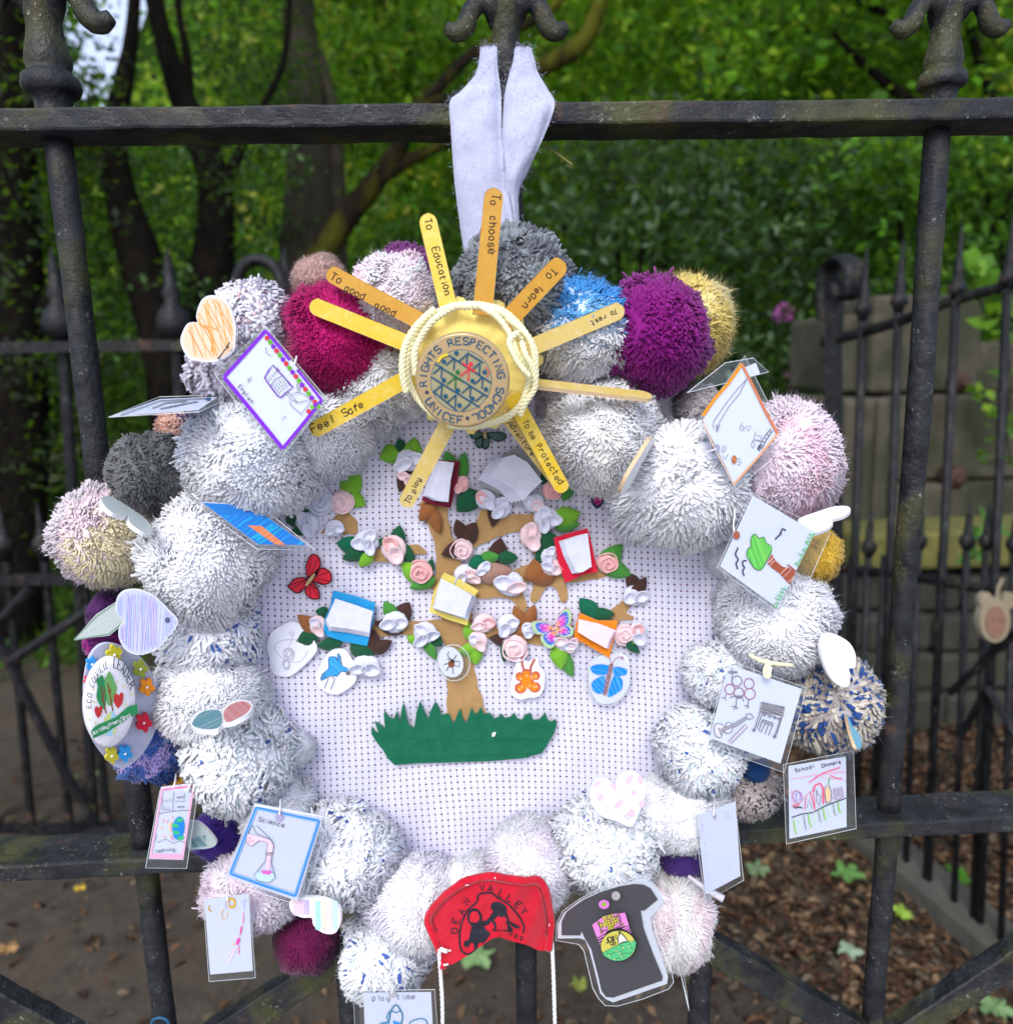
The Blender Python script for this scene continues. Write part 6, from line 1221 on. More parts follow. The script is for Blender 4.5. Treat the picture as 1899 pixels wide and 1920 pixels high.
for x, y in ((595, 662), (635, 788), (868, 560), (925, 688)): ik.fill(ell(*Hz(x, y), 2.6, 2.6, 8), BK); ik.fill(ell(*Hz(x, y), 1.3, 1.3, 7), YL)
ik.build('shirt_print', t)
# clear empty pocket hanging edge-on at lower right
pl = plane3((1252, 1664, .070), (1272, 1812, .076), (1291, 1895, .086)); t = thing('clear_pocket', P(1275, 1800, .08), 'thin clear plastic pocket hanging edge on right of the T-shirt card', 'plastic pocket')
m = MB(); f = [P(1251, 1662, .062), P(1262, 1700, .094), P(1276, 1790, .104), P(1292, 1896, .078), P(1270, 1800, .060)]; m.add(f, [(0, 1, 2, 3, 4)]); m.build('film', FILM, t); m = MB(); tube(m, f, .00018, 4, closed=True, cap=False); m.build('film_edge', FILME, t)

# ------------------------------------------------------------------ wooden hearts and butterflies
def shape_thing(name, lab, cat, outline, w, th=.0022, mat=None, group=None, smooth_n=5):
    pl = plane3(*w) if isinstance(w, (list, tuple)) else gp(w); o = sm(outline, smooth_n) if smooth_n else outline
    cx = sum(p[0] for p in o) / len(o); cy = sum(p[1] for p in o) / len(o); t = thing(name, pl.hit(cx, cy), lab, cat, group)
    m = MB(); px_sheet(m, pl, o, th); ob = m.build('board', [mat or WOODW, WOODE if name == 'wooden_disc' else WOODW], t); n = Vector(pl.n)
    ob.data.polygons.foreach_set('material_index', [0 if abs(p.normal @ n) > .7 else 1 for p in ob.data.polygons]); return t, pl, o
HG = 'wooden hearts hung on the wreath'; BG = 'wooden butterflies hung on the pompoms'
def corner(pts, n=4):                                        # smooth runs between sharp corners marked by a repeated point
    out = []; run = []
    for p in pts + [pts[0]]:
        if run and p == run[-1]:
            out += sm(run, n, False)[:-1]; run = [p]
        else: run.append(p)
    out += sm(run, n, False)[:-1]; return out
ho = corner([(371, 604), (368, 590), (378, 562), (398, 553), (425, 563), (441, 605), (441, 640), (438, 658), (420, 672), (392, 679), (356, 672), (340, 648), (340, 628), (352, 606), (371, 604), (371, 604)])
t, pl, o = shape_thing('wooden_heart', 'heart scribbled over in orange crayon, top left of the wreath', 'heart', ho, .084, .0018, CARDST, HG, 0)
ik = Ink(pl); ik.fill([((x - 392) * .93 + 392, (y - 618) * .93 + 618) for x, y in o], (.80, .58, .42)); ik.hatch([((x - 392) * .9 + 392, (y - 618) * .9 + 618) for x, y in o], 80, 5, 2.2, (.82, .38, .12), .6, .35, .1); ik.hatch([((x - 392) * .88 + 392, (y - 618) * .88 + 618) for x, y in o], 62, 9, 2.0, (.82, .32, .08), .6, .35, .1)
ik.line([(372, 606), (388, 616), (400, 636), (396, 660)], 2.6, (.82, .30, .06)); ik.line([(375, 610), (395, 612), (410, 620)], 2.4, (.82, .32, .08)); ik.fill(ell(426, 650, 3.4, 2.6, 10), (.10, .05, .03)); ik.build('crayon', t)
m = MB(); tube(m, spline([P(426, 650, .086), P(430, 642, .088), P(422, 655, .087), P(412, 668, .086), P(404, 676, .08)], 6), .0004, 5); m.build('string', plain('grey_string', (.18, .15, .12), .9), t)
ho = corner([(234, 1164), (219, 1150), (218, 1125), (232, 1108), (262, 1106), (292, 1120), (318, 1145), (332, 1160), (331, 1175), (315, 1195), (300, 1213), (268, 1228), (240, 1222), (224, 1200), (223, 1178), (234, 1164), (234, 1164)])
t, pl, o = shape_thing('wooden_heart', 'heart coloured pale blue and lilac pencil, over the left edge of the wreath', 'heart', ho, [(218, 1125, .090), (331, 1168, .082), (268, 1228, .088)], .0018, CARDST, HG, 0)
ik = Ink(pl); s_ = lambda k: [((x - 270) * k + 270, (y - 1167) * k + 1167) for x, y in o]; ik.fill(s_(.965), (.50, .54, .80)); ik.hatch(s_(.94), 92, 3, 1.8, (.36, .42, .78), .5, .35, .12); ik.hatch(s_(.94), 88, 6, 2.2, (.58, .46, .78), .6, .45, .1); ik.hatch(s_(.9), 95, 7, 1.4, (.70, .66, .84), .6, .4, .05); ik.fill(ell(314, 1163, 5, 5.4, 12), (.10, .10, .16)); ik.build('crayon', t)
ho = corner([(1154, 1475), (1138, 1461), (1118, 1462), (1106, 1482), (1110, 1510), (1130, 1532), (1155, 1540), (1176, 1550), (1176, 1550), (1186, 1549), (1200, 1520), (1211, 1482), (1206, 1462), (1190, 1448), (1168, 1451), (1155, 1464), (1154, 1475), (1154, 1475)])
t, pl, o = shape_thing('wooden_heart', 'white heart with pink and pale blue spots at the lower right of the panel', 'heart', ho, .082, .0016, CARDST, HG, 0)
ik = Ink(pl)
for x, y, a, b, r, c in ((1120, 1470, 9, 4, 40, 0), (1150, 1475, 10, 5, -50, 0), (1126, 1496, 7, 9, -20, 0), (1180, 1462, 12, 5, 60, 0), (1200, 1463, 5, 11, 20, 0), (1160, 1508, 12, 6, 40, 0), (1188, 1487, 6, 5, 0, 0), (1184, 1525, 8, 9, 0, 0), (1203, 1508, 6, 8, -20, 0), (1136, 1478, 6, 5, 0, 1), (1182, 1475, 7, 6, 0, 1), (1160, 1492, 6, 5, 0, 1), (1166, 1520, 7, 4, 0, 1), (1145, 1518, 6, 4, 0, 1), (1170, 1460, 5, 4, 0, 1)):
    ik.fill(ell(x, y, a * .85, b * .85, 12, r), ((.80, .50, .60), (.62, .76, .82))[c])
ik.line(ell(1176, 1531, 4.5, 4, 12), 1.2, (.40, .30, .28), True); ik.build('crayon', t)
ho = corner([(1592, 1253), (1583, 1262), (1592, 1255), (1602, 1256), (1605, 1232), (1592, 1206), (1562, 1188), (1545, 1189), (1539, 1205), (1541, 1235), (1555, 1270), (1575, 1285), (1590, 1286), (1593, 1265), (1592, 1253), (1592, 1253)])
ho = corner([(1591, 1254), (1603, 1250), (1604, 1228), (1592, 1205), (1565, 1189), (1545, 1188), (1545, 1188), (1538, 1212), (1543, 1240), (1556, 1270), (1574, 1286), (1590, 1287), (1594, 1268), (1591, 1254), (1591, 1254)])
t, pl, o = shape_thing('wooden_heart', 'plain white heart over the beige and navy pompom at right', 'heart', ho, [(1604, 1228, .082), (1543, 1189, .086), (1574, 1286, .086)], .0020, WOODW, HG, 0)
ho = corner([(352, 1540), (372, 1543), (392, 1560), (406, 1580), (396, 1590), (370, 1593), (352, 1590), (352, 1540), (352, 1540)])
t, pl, o = shape_thing('wooden_heart', 'grey heart with dark green scribble half hidden behind the pink bordered card', 'heart', ho, .066, .0018, plain('grey_green_card', (.36, .42, .42), .6), HG, 0)
ik = Ink(pl); ik.hatch([(358, 1572), (385, 1566), (388, 1588), (360, 1590)], 50, 3, 1.8, (.06, .20, .24)); ik.build('crayon', t)
# folded green-white card behind the blue heart
t, pl = card('pale green edged white laminated card poking out behind the lilac blue heart', [(138, 1200), (180, 1152), (244, 1112), (232, 1170), (205, 1192)], None, (.050, .062, .074), pmat=plain('pale_green_card', (.60, .68, .66), .4, spec=.6))
ik = Ink(pl); ik.line([(140, 1198), (182, 1155), (240, 1116)], 2.2, (.25, .36, .28)); ik.line([(140, 1200), (204, 1189), (230, 1168)], 2.6, (.25, .40, .32)); ik.line([(165, 1184), (200, 1160), (215, 1165)], 1.8, (.72, .78, .76)); ik.build('drawing', t)
t, pl, o = shape_thing('wooden_butterfly', 'plain pale wooden butterfly seen almost edge on over the cream and pink pompom', 'butterfly', [(190, 934), (196, 948), (212, 962), (234, 969), (240, 966), (244, 980), (262, 994), (282, 1002), (286, 990), (272, 972), (250, 956), (222, 938), (204, 930)], [(190, 934, .086), (240, 966, .084), (282, 1002, .090)], .0020, plain('pale_green_wood', (.56, .62, .58), .5), BG)
t, pl, o = shape_thing('wooden_butterfly', 'plain white wooden butterfly sticking out right above the golden yellow pompom', 'butterfly', [(1496, 974), (1530, 960), (1562, 950), (1588, 949), (1594, 958), (1580, 968), (1560, 974), (1561, 982), (1548, 992), (1522, 1000), (1508, 990)], [(1496, 974, .074), (1590, 955, .078), (1522, 1000, .084)], .0022, WOODW, BG)
t, pl, o = shape_thing('wooden_butterfly', 'wooden butterfly with one teal and one red scribbled wing on the left white pompoms', 'butterfly', [(357, 1352), (372, 1333), (395, 1327), (414, 1330), (432, 1316), (456, 1312), (473, 1320), (468, 1336), (446, 1350), (428, 1356), (418, 1358), (405, 1369), (382, 1370), (362, 1366)], [(357, 1352, .088), (414, 1330, .082), (473, 1320, .088)], .0020, WOODW, BG)
ik = Ink(pl); a_ = sm([(361, 1354), (374, 1338), (396, 1331), (413, 1334), (416, 1356), (404, 1366), (382, 1367), (364, 1362)], 3); ik.fill(a_, (.10, .24, .28)); ik.hatch(a_, -25, 4, 1.2, (.35, .42, .36), .5, .4); b_ = sm([(420, 1334), (435, 1320), (456, 1315), (470, 1322), (464, 1335), (445, 1347), (424, 1354)], 3); ik.fill(b_, (.50, .24, .24)); ik.hatch(b_, 40, 4, 1.6, (.50, .12, .12), .5, .2); ik.line([(416, 1332), (418, 1356)], 2, (.62, .60, .56)); ik.build('crayon', t)
t, pl, o = shape_thing('wooden_butterfly', 'wooden butterfly painted in soft pink, violet and sky stripes at the bottom left', 'butterfly', [(542, 1694), (548, 1712), (566, 1721), (584, 1722), (588, 1736), (606, 1750), (628, 1750), (638, 1730), (636, 1704), (618, 1690), (596, 1684), (570, 1683), (552, 1684)], [(542, 1694, .078), (638, 1710, .086), (600, 1750, .084)], .0022, WOODW, BG)
ik = Ink(pl)
for i, c in enumerate([(.78, .52, .60), (.72, .50, .70), (.50, .42, .78), (.80, .72, .66), (.35, .66, .80), (.80, .70, .50), (.78, .58, .56), (.45, .68, .80)]): x = 549 + i * 10.5; y0, y1 = (1688, 1716) if i < 4 else (1690, 1744); ik.fill([(x, y0), (x + 10, y0), (x + 10.5, y1), (x + .8, y1)], c)
ik.fill(ell(608, 1741, 1.3, 1.3, 8), BK); ik.build('crayon', t)
t, pl, o = shape_thing('wooden_disc', 'bare wooden disc seen edge on between the two white pompoms right of the sun', 'disc', [(1166, 926), (1165, 920), (1180, 888), (1202, 852), (1218, 826), (1225, 822), (1226, 830), (1214, 860), (1196, 890), (1174, 921)], [(1166, 926, .096), (1224, 822, .086), (1205, 880, .050)], .0018, WOODW)
t, pl, o = shape_thing('wooden_disc', 'thin wooden piece with a sky blue face, edge on, right of the marled pompom', 'disc', [(1588, 1340), (1594, 1336), (1606, 1360), (1615, 1390), (1614, 1402), (1607, 1404), (1596, 1376)], [(1588, 1340, .072), (1615, 1396, .080), (1600, 1360, .070)], .0016, plain('sky_blue_paint', (.20, .52, .66), .5))
t = thing('craft_stick', P(1325, 1680, .07), 'clear ended white stick poking out behind the pale blue card at lower right', 'stick'); m = MB(); tube(m, [P(1290, 1643, .066), P(1325, 1668, .070), P(1356, 1686, .074)], [.0010, .0016, .0022], 8); m.build('stick_body', plain('pale_plastic', (.62, .58, .66), .3), t, smooth=True)

# ------------------------------------------------------------------ little butterflies and cut-outs on the panel
def flutter(lab, wings, body, mat, deco=None, w=PW + .0035, group='small wooden butterflies on the panel', tilt=None):
    pl = gp(w); cx, cy = body[len(body) // 2][:2]; t = thing('button_butterfly', pl.hit(cx, cy), lab, 'butterfly', group)
    for wg in wings:
        m = MB(); px_sheet(m, pl, sm(wg, 4), .0014); m.build('wing', mat, t)
    m = MB(); tube(m, [pl.hit(x, y, .0004) for x, y in body], [.0006, .0011, .0007][:len(body)] if len(body) == 3 else .0009, 6); m.build('butterfly_body', plain('brass_thread', (.45, .36, .18), .5), t)
    if deco: ik = Ink(pl); deco(ik); ik.build('wing_print', t)
    return t
RWM = plain('red_butterfly_paint', (.60, .012, .035), .35, sc=90, var=.3)
rw = [[(578, 1085), (574, 1060), (584, 1040), (598, 1046), (600, 1062), (592, 1080)], [(584, 1084), (600, 1066), (618, 1072), (620, 1090), (606, 1096), (588, 1090)], [(576, 1086), (556, 1084), (541, 1098), (546, 1106), (560, 1112), (578, 1094)], [(580, 1092), (572, 1110), (582, 1122), (598, 1122), (597, 1108), (588, 1094)]]
def d_(ik):
    for wg in rw:
        ik.line(sm(wg, 4), 2.0, (.03, .005, .01), True); c = wg[0]
        for p in wg[2:5]: ik.line([c, p], 1.1, (.04, .005, .01))
flutter('red and black butterfly on the left of the panel', rw, [(590, 1076), (581, 1088), (574, 1098)], RWM, d_)
bt = lambda X, Y: (900 + X / 5.585, 860 + Y / 5.585)
pw_ = [[bt(*p) for p in ((1340, 350), (1240, 270), (1165, 290), (1190, 350), (1290, 375))], [bt(*p) for p in ((1330, 370), (1200, 360), (1160, 420), (1180, 490), (1240, 520), (1300, 450))], [bt(*p) for p in ((1365, 350), (1440, 285), (1535, 290), (1540, 345), (1420, 375))], [bt(*p) for p in ((1365, 370), (1490, 380), (1520, 430), (1505, 500), (1420, 555), (1375, 450))]]
def d2(ik):
    for i, wg in enumerate(pw_):
        if i % 2 == 1: c = np.mean(np.array(wg), 0); ik.fill(sm([tuple(c + (np.array(p) - c) * .6) for p in wg], 3), (.45, .02, .16))
        else: c = np.mean(np.array(wg), 0); ik.fill(sm([tuple(c + (np.array(p) - c) * .62) for p in wg], 3), (.16, .16, .05))
        for p in wg[1:4]: ik.line([wg[0], p], 1.2, (.01, .02, .05))
flutter('dark butterfly with magenta and olive wings, at the right end of the panel top', pw_, [bt(1348, 345), bt(1350, 365), bt(1352, 385)], plain('navy_butterfly_paint', (.02, .03, .09), .4), d2)
gb = [[(905, 812), (882, 808), (884, 822), (900, 822)], [(912, 812), (940, 810), (950, 820), (934, 828), (918, 820)], [(904, 818), (890, 826), (896, 840), (905, 836)], [(912, 816), (903, 832), (908, 842), (916, 838), (918, 822)]]
def d3(ik):
    for wg in gb:
        c = np.mean(np.array(wg), 0); ik.fill(sm([tuple(c + (np.array(p) - c) * .7) for p in wg], 3), (.07, .14, .11)); ik.line(sm(wg, 3), 1.2, (.005, .01, .01), True)
flutter('dark green butterfly half hidden directly under the gold badge', gb, [(909, 808), (909, 815), (910, 822)], plain('green_butterfly_paint', (.02, .06, .05), .4), d3)
rz = lambda X, Y: (920 + X / 5.934, 1080 + Y / 5.934)
rb = [[rz(*p) for p in ((700, 580), (620, 520), (500, 505), (450, 540), (500, 640), (570, 650), (690, 630))], [rz(*p) for p in ((715, 610), (580, 650), (555, 710), (620, 795), (700, 790), (730, 680))], [rz(*p) for p in ((720, 560), (760, 440), (830, 370), (885, 380), (895, 480), (870, 540), (760, 590))], [rz(*p) for p in ((740, 590), (870, 550), (920, 610), (900, 670), (800, 680), (745, 640))]]
def d4(ik):
    cc = [(.70, .26, .16), (.72, .05, .38), (.42, .06, .48), (.06, .14, .55), (.35, .55, .30)]
    for wg in rb:
        a_ = np.array(wg[0]); 
        for k, s in enumerate((1.0, .82, .64, .46, .28)): ik.fill(sm([tuple(a_ + (np.array(p) - a_) * s) for p in wg], 3), cc[4 - k])
        for i in range(34): p = np.array(random.choice(wg[1:])) * random.uniform(0, 1); e = np.array(random.choice(wg[1:])); f = np.array(random.choice(wg[1:])); q2 = a_ * (1 - (s2 := random.uniform(.3, .95))) + (e * (r2 := random.random()) + f * (1 - r2)) * s2; dr_ = (q2 - a_) / (np.hypot(*(q2 - a_)) + 1e-6); ik.line([q2, q2 + dr_ * 3.2], .7, random.choice([(.80, .55, .72), (.60, .62, .85), (.80, .70, .60)]))
    ik.fill(ell(*rz(676, 603), 2, 2, 9), (.02, .02, .02)); ik.fill(ell(*rz(752, 572), 2, 2, 9), (.02, .02, .02)); ik.line([rz(676, 603), rz(752, 572)], 2, (.72, .50, .36))
flutter('rainbow coloured wooden butterfly button beside the orange book', rb, [rz(722, 570), rz(735, 620), rz(738, 660)], plain('rainbow_butterfly_base', (.62, .30, .30), .4), d4, w=PW + .008)
CG = 'paper insects and bird below the branches'
def cut(lab, outline, w, deco, filmo=None, name='paper_cutout'):
    pl = gp(w); cx = sum(p[0] for p in outline) / len(outline); cy = sum(p[1] for p in outline) / len(outline); t = thing(name, pl.hit(cx, cy), lab, 'paper cut-out', CG)
    m = MB(); px_sheet(m, pl, outline, .0012); m.build('paper', CARDST, t)
    if filmo: m = MB(); m.add([pl.hit(x, y, .0003) for x, y in filmo], [tuple(range(len(filmo)))]); m.build('film', FILM, t); m = MB(); tube(m, [pl.hit(x, y, .0002) for x, y in filmo], .00018, 4, closed=True, cap=False); m.build('film_edge', FILME, t)
    ik = Ink(pl, .0005 if filmo else .0002); deco(ik); ik.build('drawing', t)
Bz = lambda X, Y: (480 + X / 6.33, 1060 + Y / 6.33)
def f1(ik):
    ik.line(sm([Bz(*p) for p in ((500, 890), (350, 885), (240, 930), (230, 1010), (320, 1110), (440, 1150), (540, 1130), (620, 1010))], 4, False), 1.2, LGY); ik.line([Bz(*p) for p in ((425, 830), (435, 880), (390, 960))], 1.1, LGY); ik.line(ell(*Bz(425, 812), 4, 3.4, 10), 1.4, LGY, True)
    for k in range(8): ik.line(ell(*Bz(390 + random.uniform(-20, 20), 1050 + random.uniform(-20, 20)), random.uniform(5, 11), random.uniform(6, 12), 14), .8, (.50, .46, .54), True); ik.line(ell(*Bz(360 + random.uniform(-8, 8), 1180 + random.uniform(-20, 20)), 6, 8, 12), .8, (.42, .44, .52), True)
cut('white cut out with a faint grey pencil bug, leftmost under the branches', sm([Bz(*p) for p in ((420, 670), (520, 700), (600, 760), (720, 950), (700, 1050), (560, 1200), (420, 1310), (330, 1325), (230, 1300), (170, 1220), (155, 1080), (130, 960), (180, 800), (300, 720))], 3), PW + .004, f1)
def f2(ik):
    BB = (.03, .30, .68); bd_ = sm([Bz(*p) for p in ((870, 1090), (950, 1090), (975, 1150), (965, 1060), (990, 1060), (1020, 1190), (1080, 1220), (1090, 1270), (1010, 1260), (960, 1320), (890, 1310), (770, 1370), (790, 1290), (860, 1230), (860, 1150))], 2)
    ik.fill(bd_, BB); ik.hatch(bd_, 40, 4, 1.4, (.08, .45, .80), .5, .3); ik.line(bd_, 1.1, (.03, .06, .14), True); ik.fill(ell(*Bz(1090, 1282), 4.2, 4, 10), (.14, .14, .13))
    for pts in ([(860, 1340), (810, 1465)], [(935, 1350), (885, 1480)], [(890, 1320), (935, 1350)], [(780, 1300), (850, 1290)], [(770, 1340), (840, 1320)], [(1000, 1080), (1010, 1180)]): ik.line([Bz(*p) for p in pts], 1.1, (.05, .06, .12))
cut('white cut out with a bright blue bird under the blue book', sm([Bz(*p) for p in ((900, 1010), (1050, 1000), (1130, 1100), (1190, 1230), (1180, 1380), (1060, 1490), (940, 1540), (800, 1490), (710, 1390), (720, 1270), (800, 1120))], 3), PW + .005, f2)
def f3(ik):
    ik.fill(ell(846, 1245, 6, 7, 12), (.22, .07, .03)); ik.fill(ell(848, 1240, 4, 4, 10), (.05, .03, .02))
    for pts in ([(846, 1238), (838, 1228), (842, 1222)], [(850, 1240), (862, 1240), (860, 1250), (850, 1248)], [(842, 1244), (832, 1246)], [(843, 1248), (836, 1258)], [(848, 1250), (850, 1264)], [(845, 1236), (838, 1236)], [(851, 1236), (856, 1228)]): ik.line(pts, 1.3, (.03, .03, .03))
cut('small round cut out with a tiny brown fly on the felt trunk', ell(845, 1242, 23, 29, 22, 20), PW + .007, f3, ell(850, 1243, 31, 34, 22, 10))
Fz = lambda X, Y: (920 + X / 5.934, 1080 + Y / 5.934)
def f4(ik):
    OG = (.62, .14, .02)
    for x, y, a_, b_2 in ((400, 1080, 55, 45), (320, 1120, 45, 50), (500, 1110, 50, 50), (400, 1170, 80, 60), (330, 1250, 65, 60), (490, 1240, 65, 60), (400, 1220, 60, 40)): ik.fill(ell(*Fz(x, y), a_ / 5.934, b_2 / 5.934, 18), (.52, .12, .05))
    for x, y, a_ in ((395, 1090, 35), (325, 1130, 30), (490, 1120, 34), (400, 1160, 60), (335, 1250, 42), (480, 1235, 45), (400, 1210, 50)): ik.fill(ell(*Fz(x, y), a_ / 5.934, a_ / 6.2, 14), (.76, .22, .01))
    for x, y in ((330, 1135), (395, 1100), (500, 1110), (460, 1125), (345, 1225), (400, 1240), (480, 1225), (505, 1220), (315, 1250), (430, 1215)): ik.line([Fz(x, y), Fz(x + 6, y + 22)], 1.7, (.80, .62, .45))
    ik.line([Fz(*p) for p in ((345, 905), (352, 1000), (375, 1060))], 4.4, (.45, .11, .07)); ik.line([Fz(*p) for p in ((490, 925), (445, 1010), (440, 1070))], 4.4, (.45, .11, .07))
cut('white cut out with an orange felt pen butterfly, right of the trunk', sm([Fz(*p) for p in ((310, 900), (420, 960), (520, 900), (540, 1000), (600, 1080), (590, 1260), (520, 1350), (420, 1355), (330, 1380), (240, 1330), (218, 1240), (240, 1120), (275, 1000))], 2), PW + .005, f4)
def f5(ik):
    BB = (.01, .22, .72)
    for pl_, a_ in (([(1115, 1010), (1200, 985), (1310, 1000), (1300, 1090), (1180, 1100), (1120, 1060)], 10), ([(1380, 1010), (1510, 1040), (1500, 1100), (1420, 1110), (1365, 1090)], 40), ([(1270, 1120), (1180, 1140), (1120, 1200), (1150, 1290), (1250, 1300)], 50), ([(1370, 1110), (1460, 1150), (1455, 1260), (1350, 1335), (1300, 1330)], 70)):
        o_ = sm([Fz(*p) for p in pl_], 3); ik.fill(o_, BB); ik.hatch(o_, a_, 3.4, 1.2, (.10, .42, .82), .6, .45)
    o_ = [Fz(*p) for p in ((1320, 980), (1365, 985), (1330, 1150), (1285, 1330), (1245, 1325), (1280, 1150))]; ik.fill(o_, (.20, .10, .12)); ik.hatch(o_, 30, 3, .9, (.45, .32, .38)); ik.line(sm([Fz(*p) for p in ((1350, 980), (1380, 930), (1420, 905), (1470, 920))], 4, False), 1.2, (.35, .15, .22)); ik.line(sm([Fz(*p) for p in ((1345, 980), (1330, 940), (1318, 900))], 4, False), 1.2, (.35, .15, .22)); ik.line(ell(*Fz(1462, 912), 2.8, 2.6, 10), 1.2, (.45, .25, .32), True)
cut('white cut out with a blue crayon butterfly under the orange book', sm([Fz(*p) for p in ((1330, 870), (1450, 860), (1520, 920), (1550, 1060), (1530, 1230), (1440, 1370), (1320, 1425), (1200, 1410), (1120, 1300), (1090, 1160), (1110, 980), (1190, 900))], 3), PW + .005, f5, ell(1140, 1272, 41, 52, 26, -5))

# ------------------------------------------------------------------ round council badge with flower buttons, left edge
t = thing('council_badge', P(215, 1310, .08), 'white round school badge with painted trees, ringed with flower buttons, at the left edge', 'badge')
pf = plane3((162, 1300, .090), (297, 1310, .064), (215, 1440, .074))
m = MB(); px_sheet(m, pf, sm([(175, 1222), (200, 1207), (240, 1218), (275, 1245), (296, 1300), (294, 1360), (270, 1410), (235, 1440), (205, 1430), (170, 1380), (158, 1310), (162, 1255)], 4), .002); m.build('felt_backing', FW, t)
c = pf.hit(211, 1325, .009); U = np.cross(np.array([0, 0, 1.0]), pf.n); U /= np.linalg.norm(U); W_ = np.cross(pf.n, U)
def plane_xy(p): # badge-plane metres of a photo point
    h = Plane(c, pf.n).hit(*p); return (h - c) @ U, (h - c) @ W_
ru = abs(plane_xy((258, 1325))[0] - plane_xy((161, 1325))[0]) / 2; rw_ = abs(plane_xy((211, 1238))[1] - plane_xy((211, 1407))[1]) / 2
V, Fc = disc(c, U * ru, W_ * rw_, pf.n, [(.93, -.008), (.99, -.006), (1.0, -.004), (.97, -.0018), (.88, -.0004), (.6, .0002), (.3, .0004)]); ob = obj('badge_face', V, Fc, plain('glossy_white_badge', (.80, .80, .86), .12, sc=5, var=.01, spec=.7), t, smooth=True)
ik = Ink(Plane(c, pf.n), .0006); Ez = lambda X, Y: (120 + X / 6.33, 1180 + Y / 6.33)
ik.fill(sm([Ez(*p) for p in ((450, 540), (480, 600), (500, 680), (510, 780), (480, 950), (420, 890), (385, 800), (400, 680), (380, 610), (410, 580))], 3), (.03, .28, .10)); ik.fill(sm([Ez(*p) for p in ((540, 500), (580, 570), (605, 640), (630, 700), (600, 800), (570, 890), (520, 900), (500, 760), (480, 640), (500, 570))], 3), (.16, .42, .12))
for a_, w_ in (([(440, 680), (470, 860), (500, 1000)], 2.6), ([(520, 640), (550, 800), (580, 970)], 2.6), ([(480, 700), (475, 820)], 1.6), ([(430, 820), (475, 880)], 1.4), ([(560, 700), (545, 790)], 1.6), ([(515, 720), (545, 760)], 1.4)): ik.line([Ez(*p) for p in a_], w_, (.24, .07, .04))
for hx, hy, s, r in ((650, 850, 1.0, 0), (412, 985, .78, -8)):
    o_ = corner([(hx, hy - 60 * s), (hx + 30 * s, hy - 100 * s), (hx + 56 * s, hy - 70 * s), (hx + 40 * s, hy + 30 * s), (hx - 10 * s, hy + 95 * s), (hx - 10 * s, hy + 95 * s), (hx - 50 * s, hy + 30 * s), (hx - 62 * s, hy - 40 * s), (hx - 38 * s, hy - 90 * s), (hx, hy - 60 * s), (hx, hy - 60 * s)]); ik.fill([Ez(*p) for p in o_], (.55, .04, .04))
ik.fill([Ez(*p) for p in ((480, 1060), (520, 1000), (565, 970), (600, 1000), (620, 1040), (600, 1240), (560, 1275), (510, 1260), (470, 1130))], (.35, .62, .78)); ik.fill([Ez(*p) for p in ((480, 1060), (520, 1000), (560, 975), (560, 1040), (540, 1100), (475, 1135))], (.62, .70, .25)); ik.fill([Ez(*p) for p in ((580, 1190), (630, 1170), (600, 1240), (575, 1260))], (.62, .70, .25))
rb_ = [Ez(*p) for p in ((315, 1215), (370, 1150), (470, 1105), (620, 1040), (760, 920), (870, 892), (875, 1000), (760, 1060), (640, 1140), (520, 1220), (350, 1300))]; ik.fill(rb_, (.03, .27, .09)); ik.text('Dean Valley Primary School', *Ez(335, 1262), (530, -262), 7.0, 1.0, (.80, .82, .84), .55)
ik.arc('LEADER', *Ez(575, 900), 41, 80, 88, 22, 10.5, 1.9, (.02, .04, .06), wide=.72); ik.arc('ECO COUNCIL', *Ez(575, 900), 44, 78, 186, 100, 8.5, 1.6, (.02, .04, .06), wide=.62)
for x, y in ((635, 630), (705, 680), (350, 715), (810, 770), (355, 865), (730, 897), (305, 1078), (375, 1112)): ik.fill(ell(*Ez(x, y), 1.9, 2.6, 8), (.78, .62, .22))
ik.build('badge_print', ob)
for x, y, r, cc, lab in ((173, 1246, 14, (.02, .30, .72), 'blue'), (215, 1228, 19, (.56, .50, .02), 'yellow'), (264, 1255, 18, (.26, .32, .03), 'olive'), (276, 1289, 18, (.80, .27, .01), 'orange'), (270, 1356, 19, (.62, .01, .04), 'red'), (235, 1414, 17, (.03, .34, .72), 'blue'), (210, 1418, 16, (.56, .52, .02), 'yellow'), (166, 1278, 10, (.70, .02, .03), 'red')):
    lift = .002 if x > 180 else .001; o_ = []; 
    for k in range(40): a_ = 2 * math.pi * k / 40; rr2 = r * (.55 + .42 * abs(math.cos(a_ * 2.5 + x))) ; o_.append((x + rr2 * math.cos(a_) * .85, y + rr2 * math.sin(a_)))
    m = MB(); px_sheet(m, pf, o_, .0016, lift + .0012); bt_ = m.build('flower_button', felt('button_' + lab, cc, .08), t); bv = bt_.modifiers.new('soft_edge', 'BEVEL'); bv.width = .0004; bv.segments = 2
    m = MB(); c2 = pf.hit(x, y, lift + .0016); tube(m, [c2, c2 + pf.n * .0006], [.0007, .0004], 8); m.build('bead', WHITE, bt_)

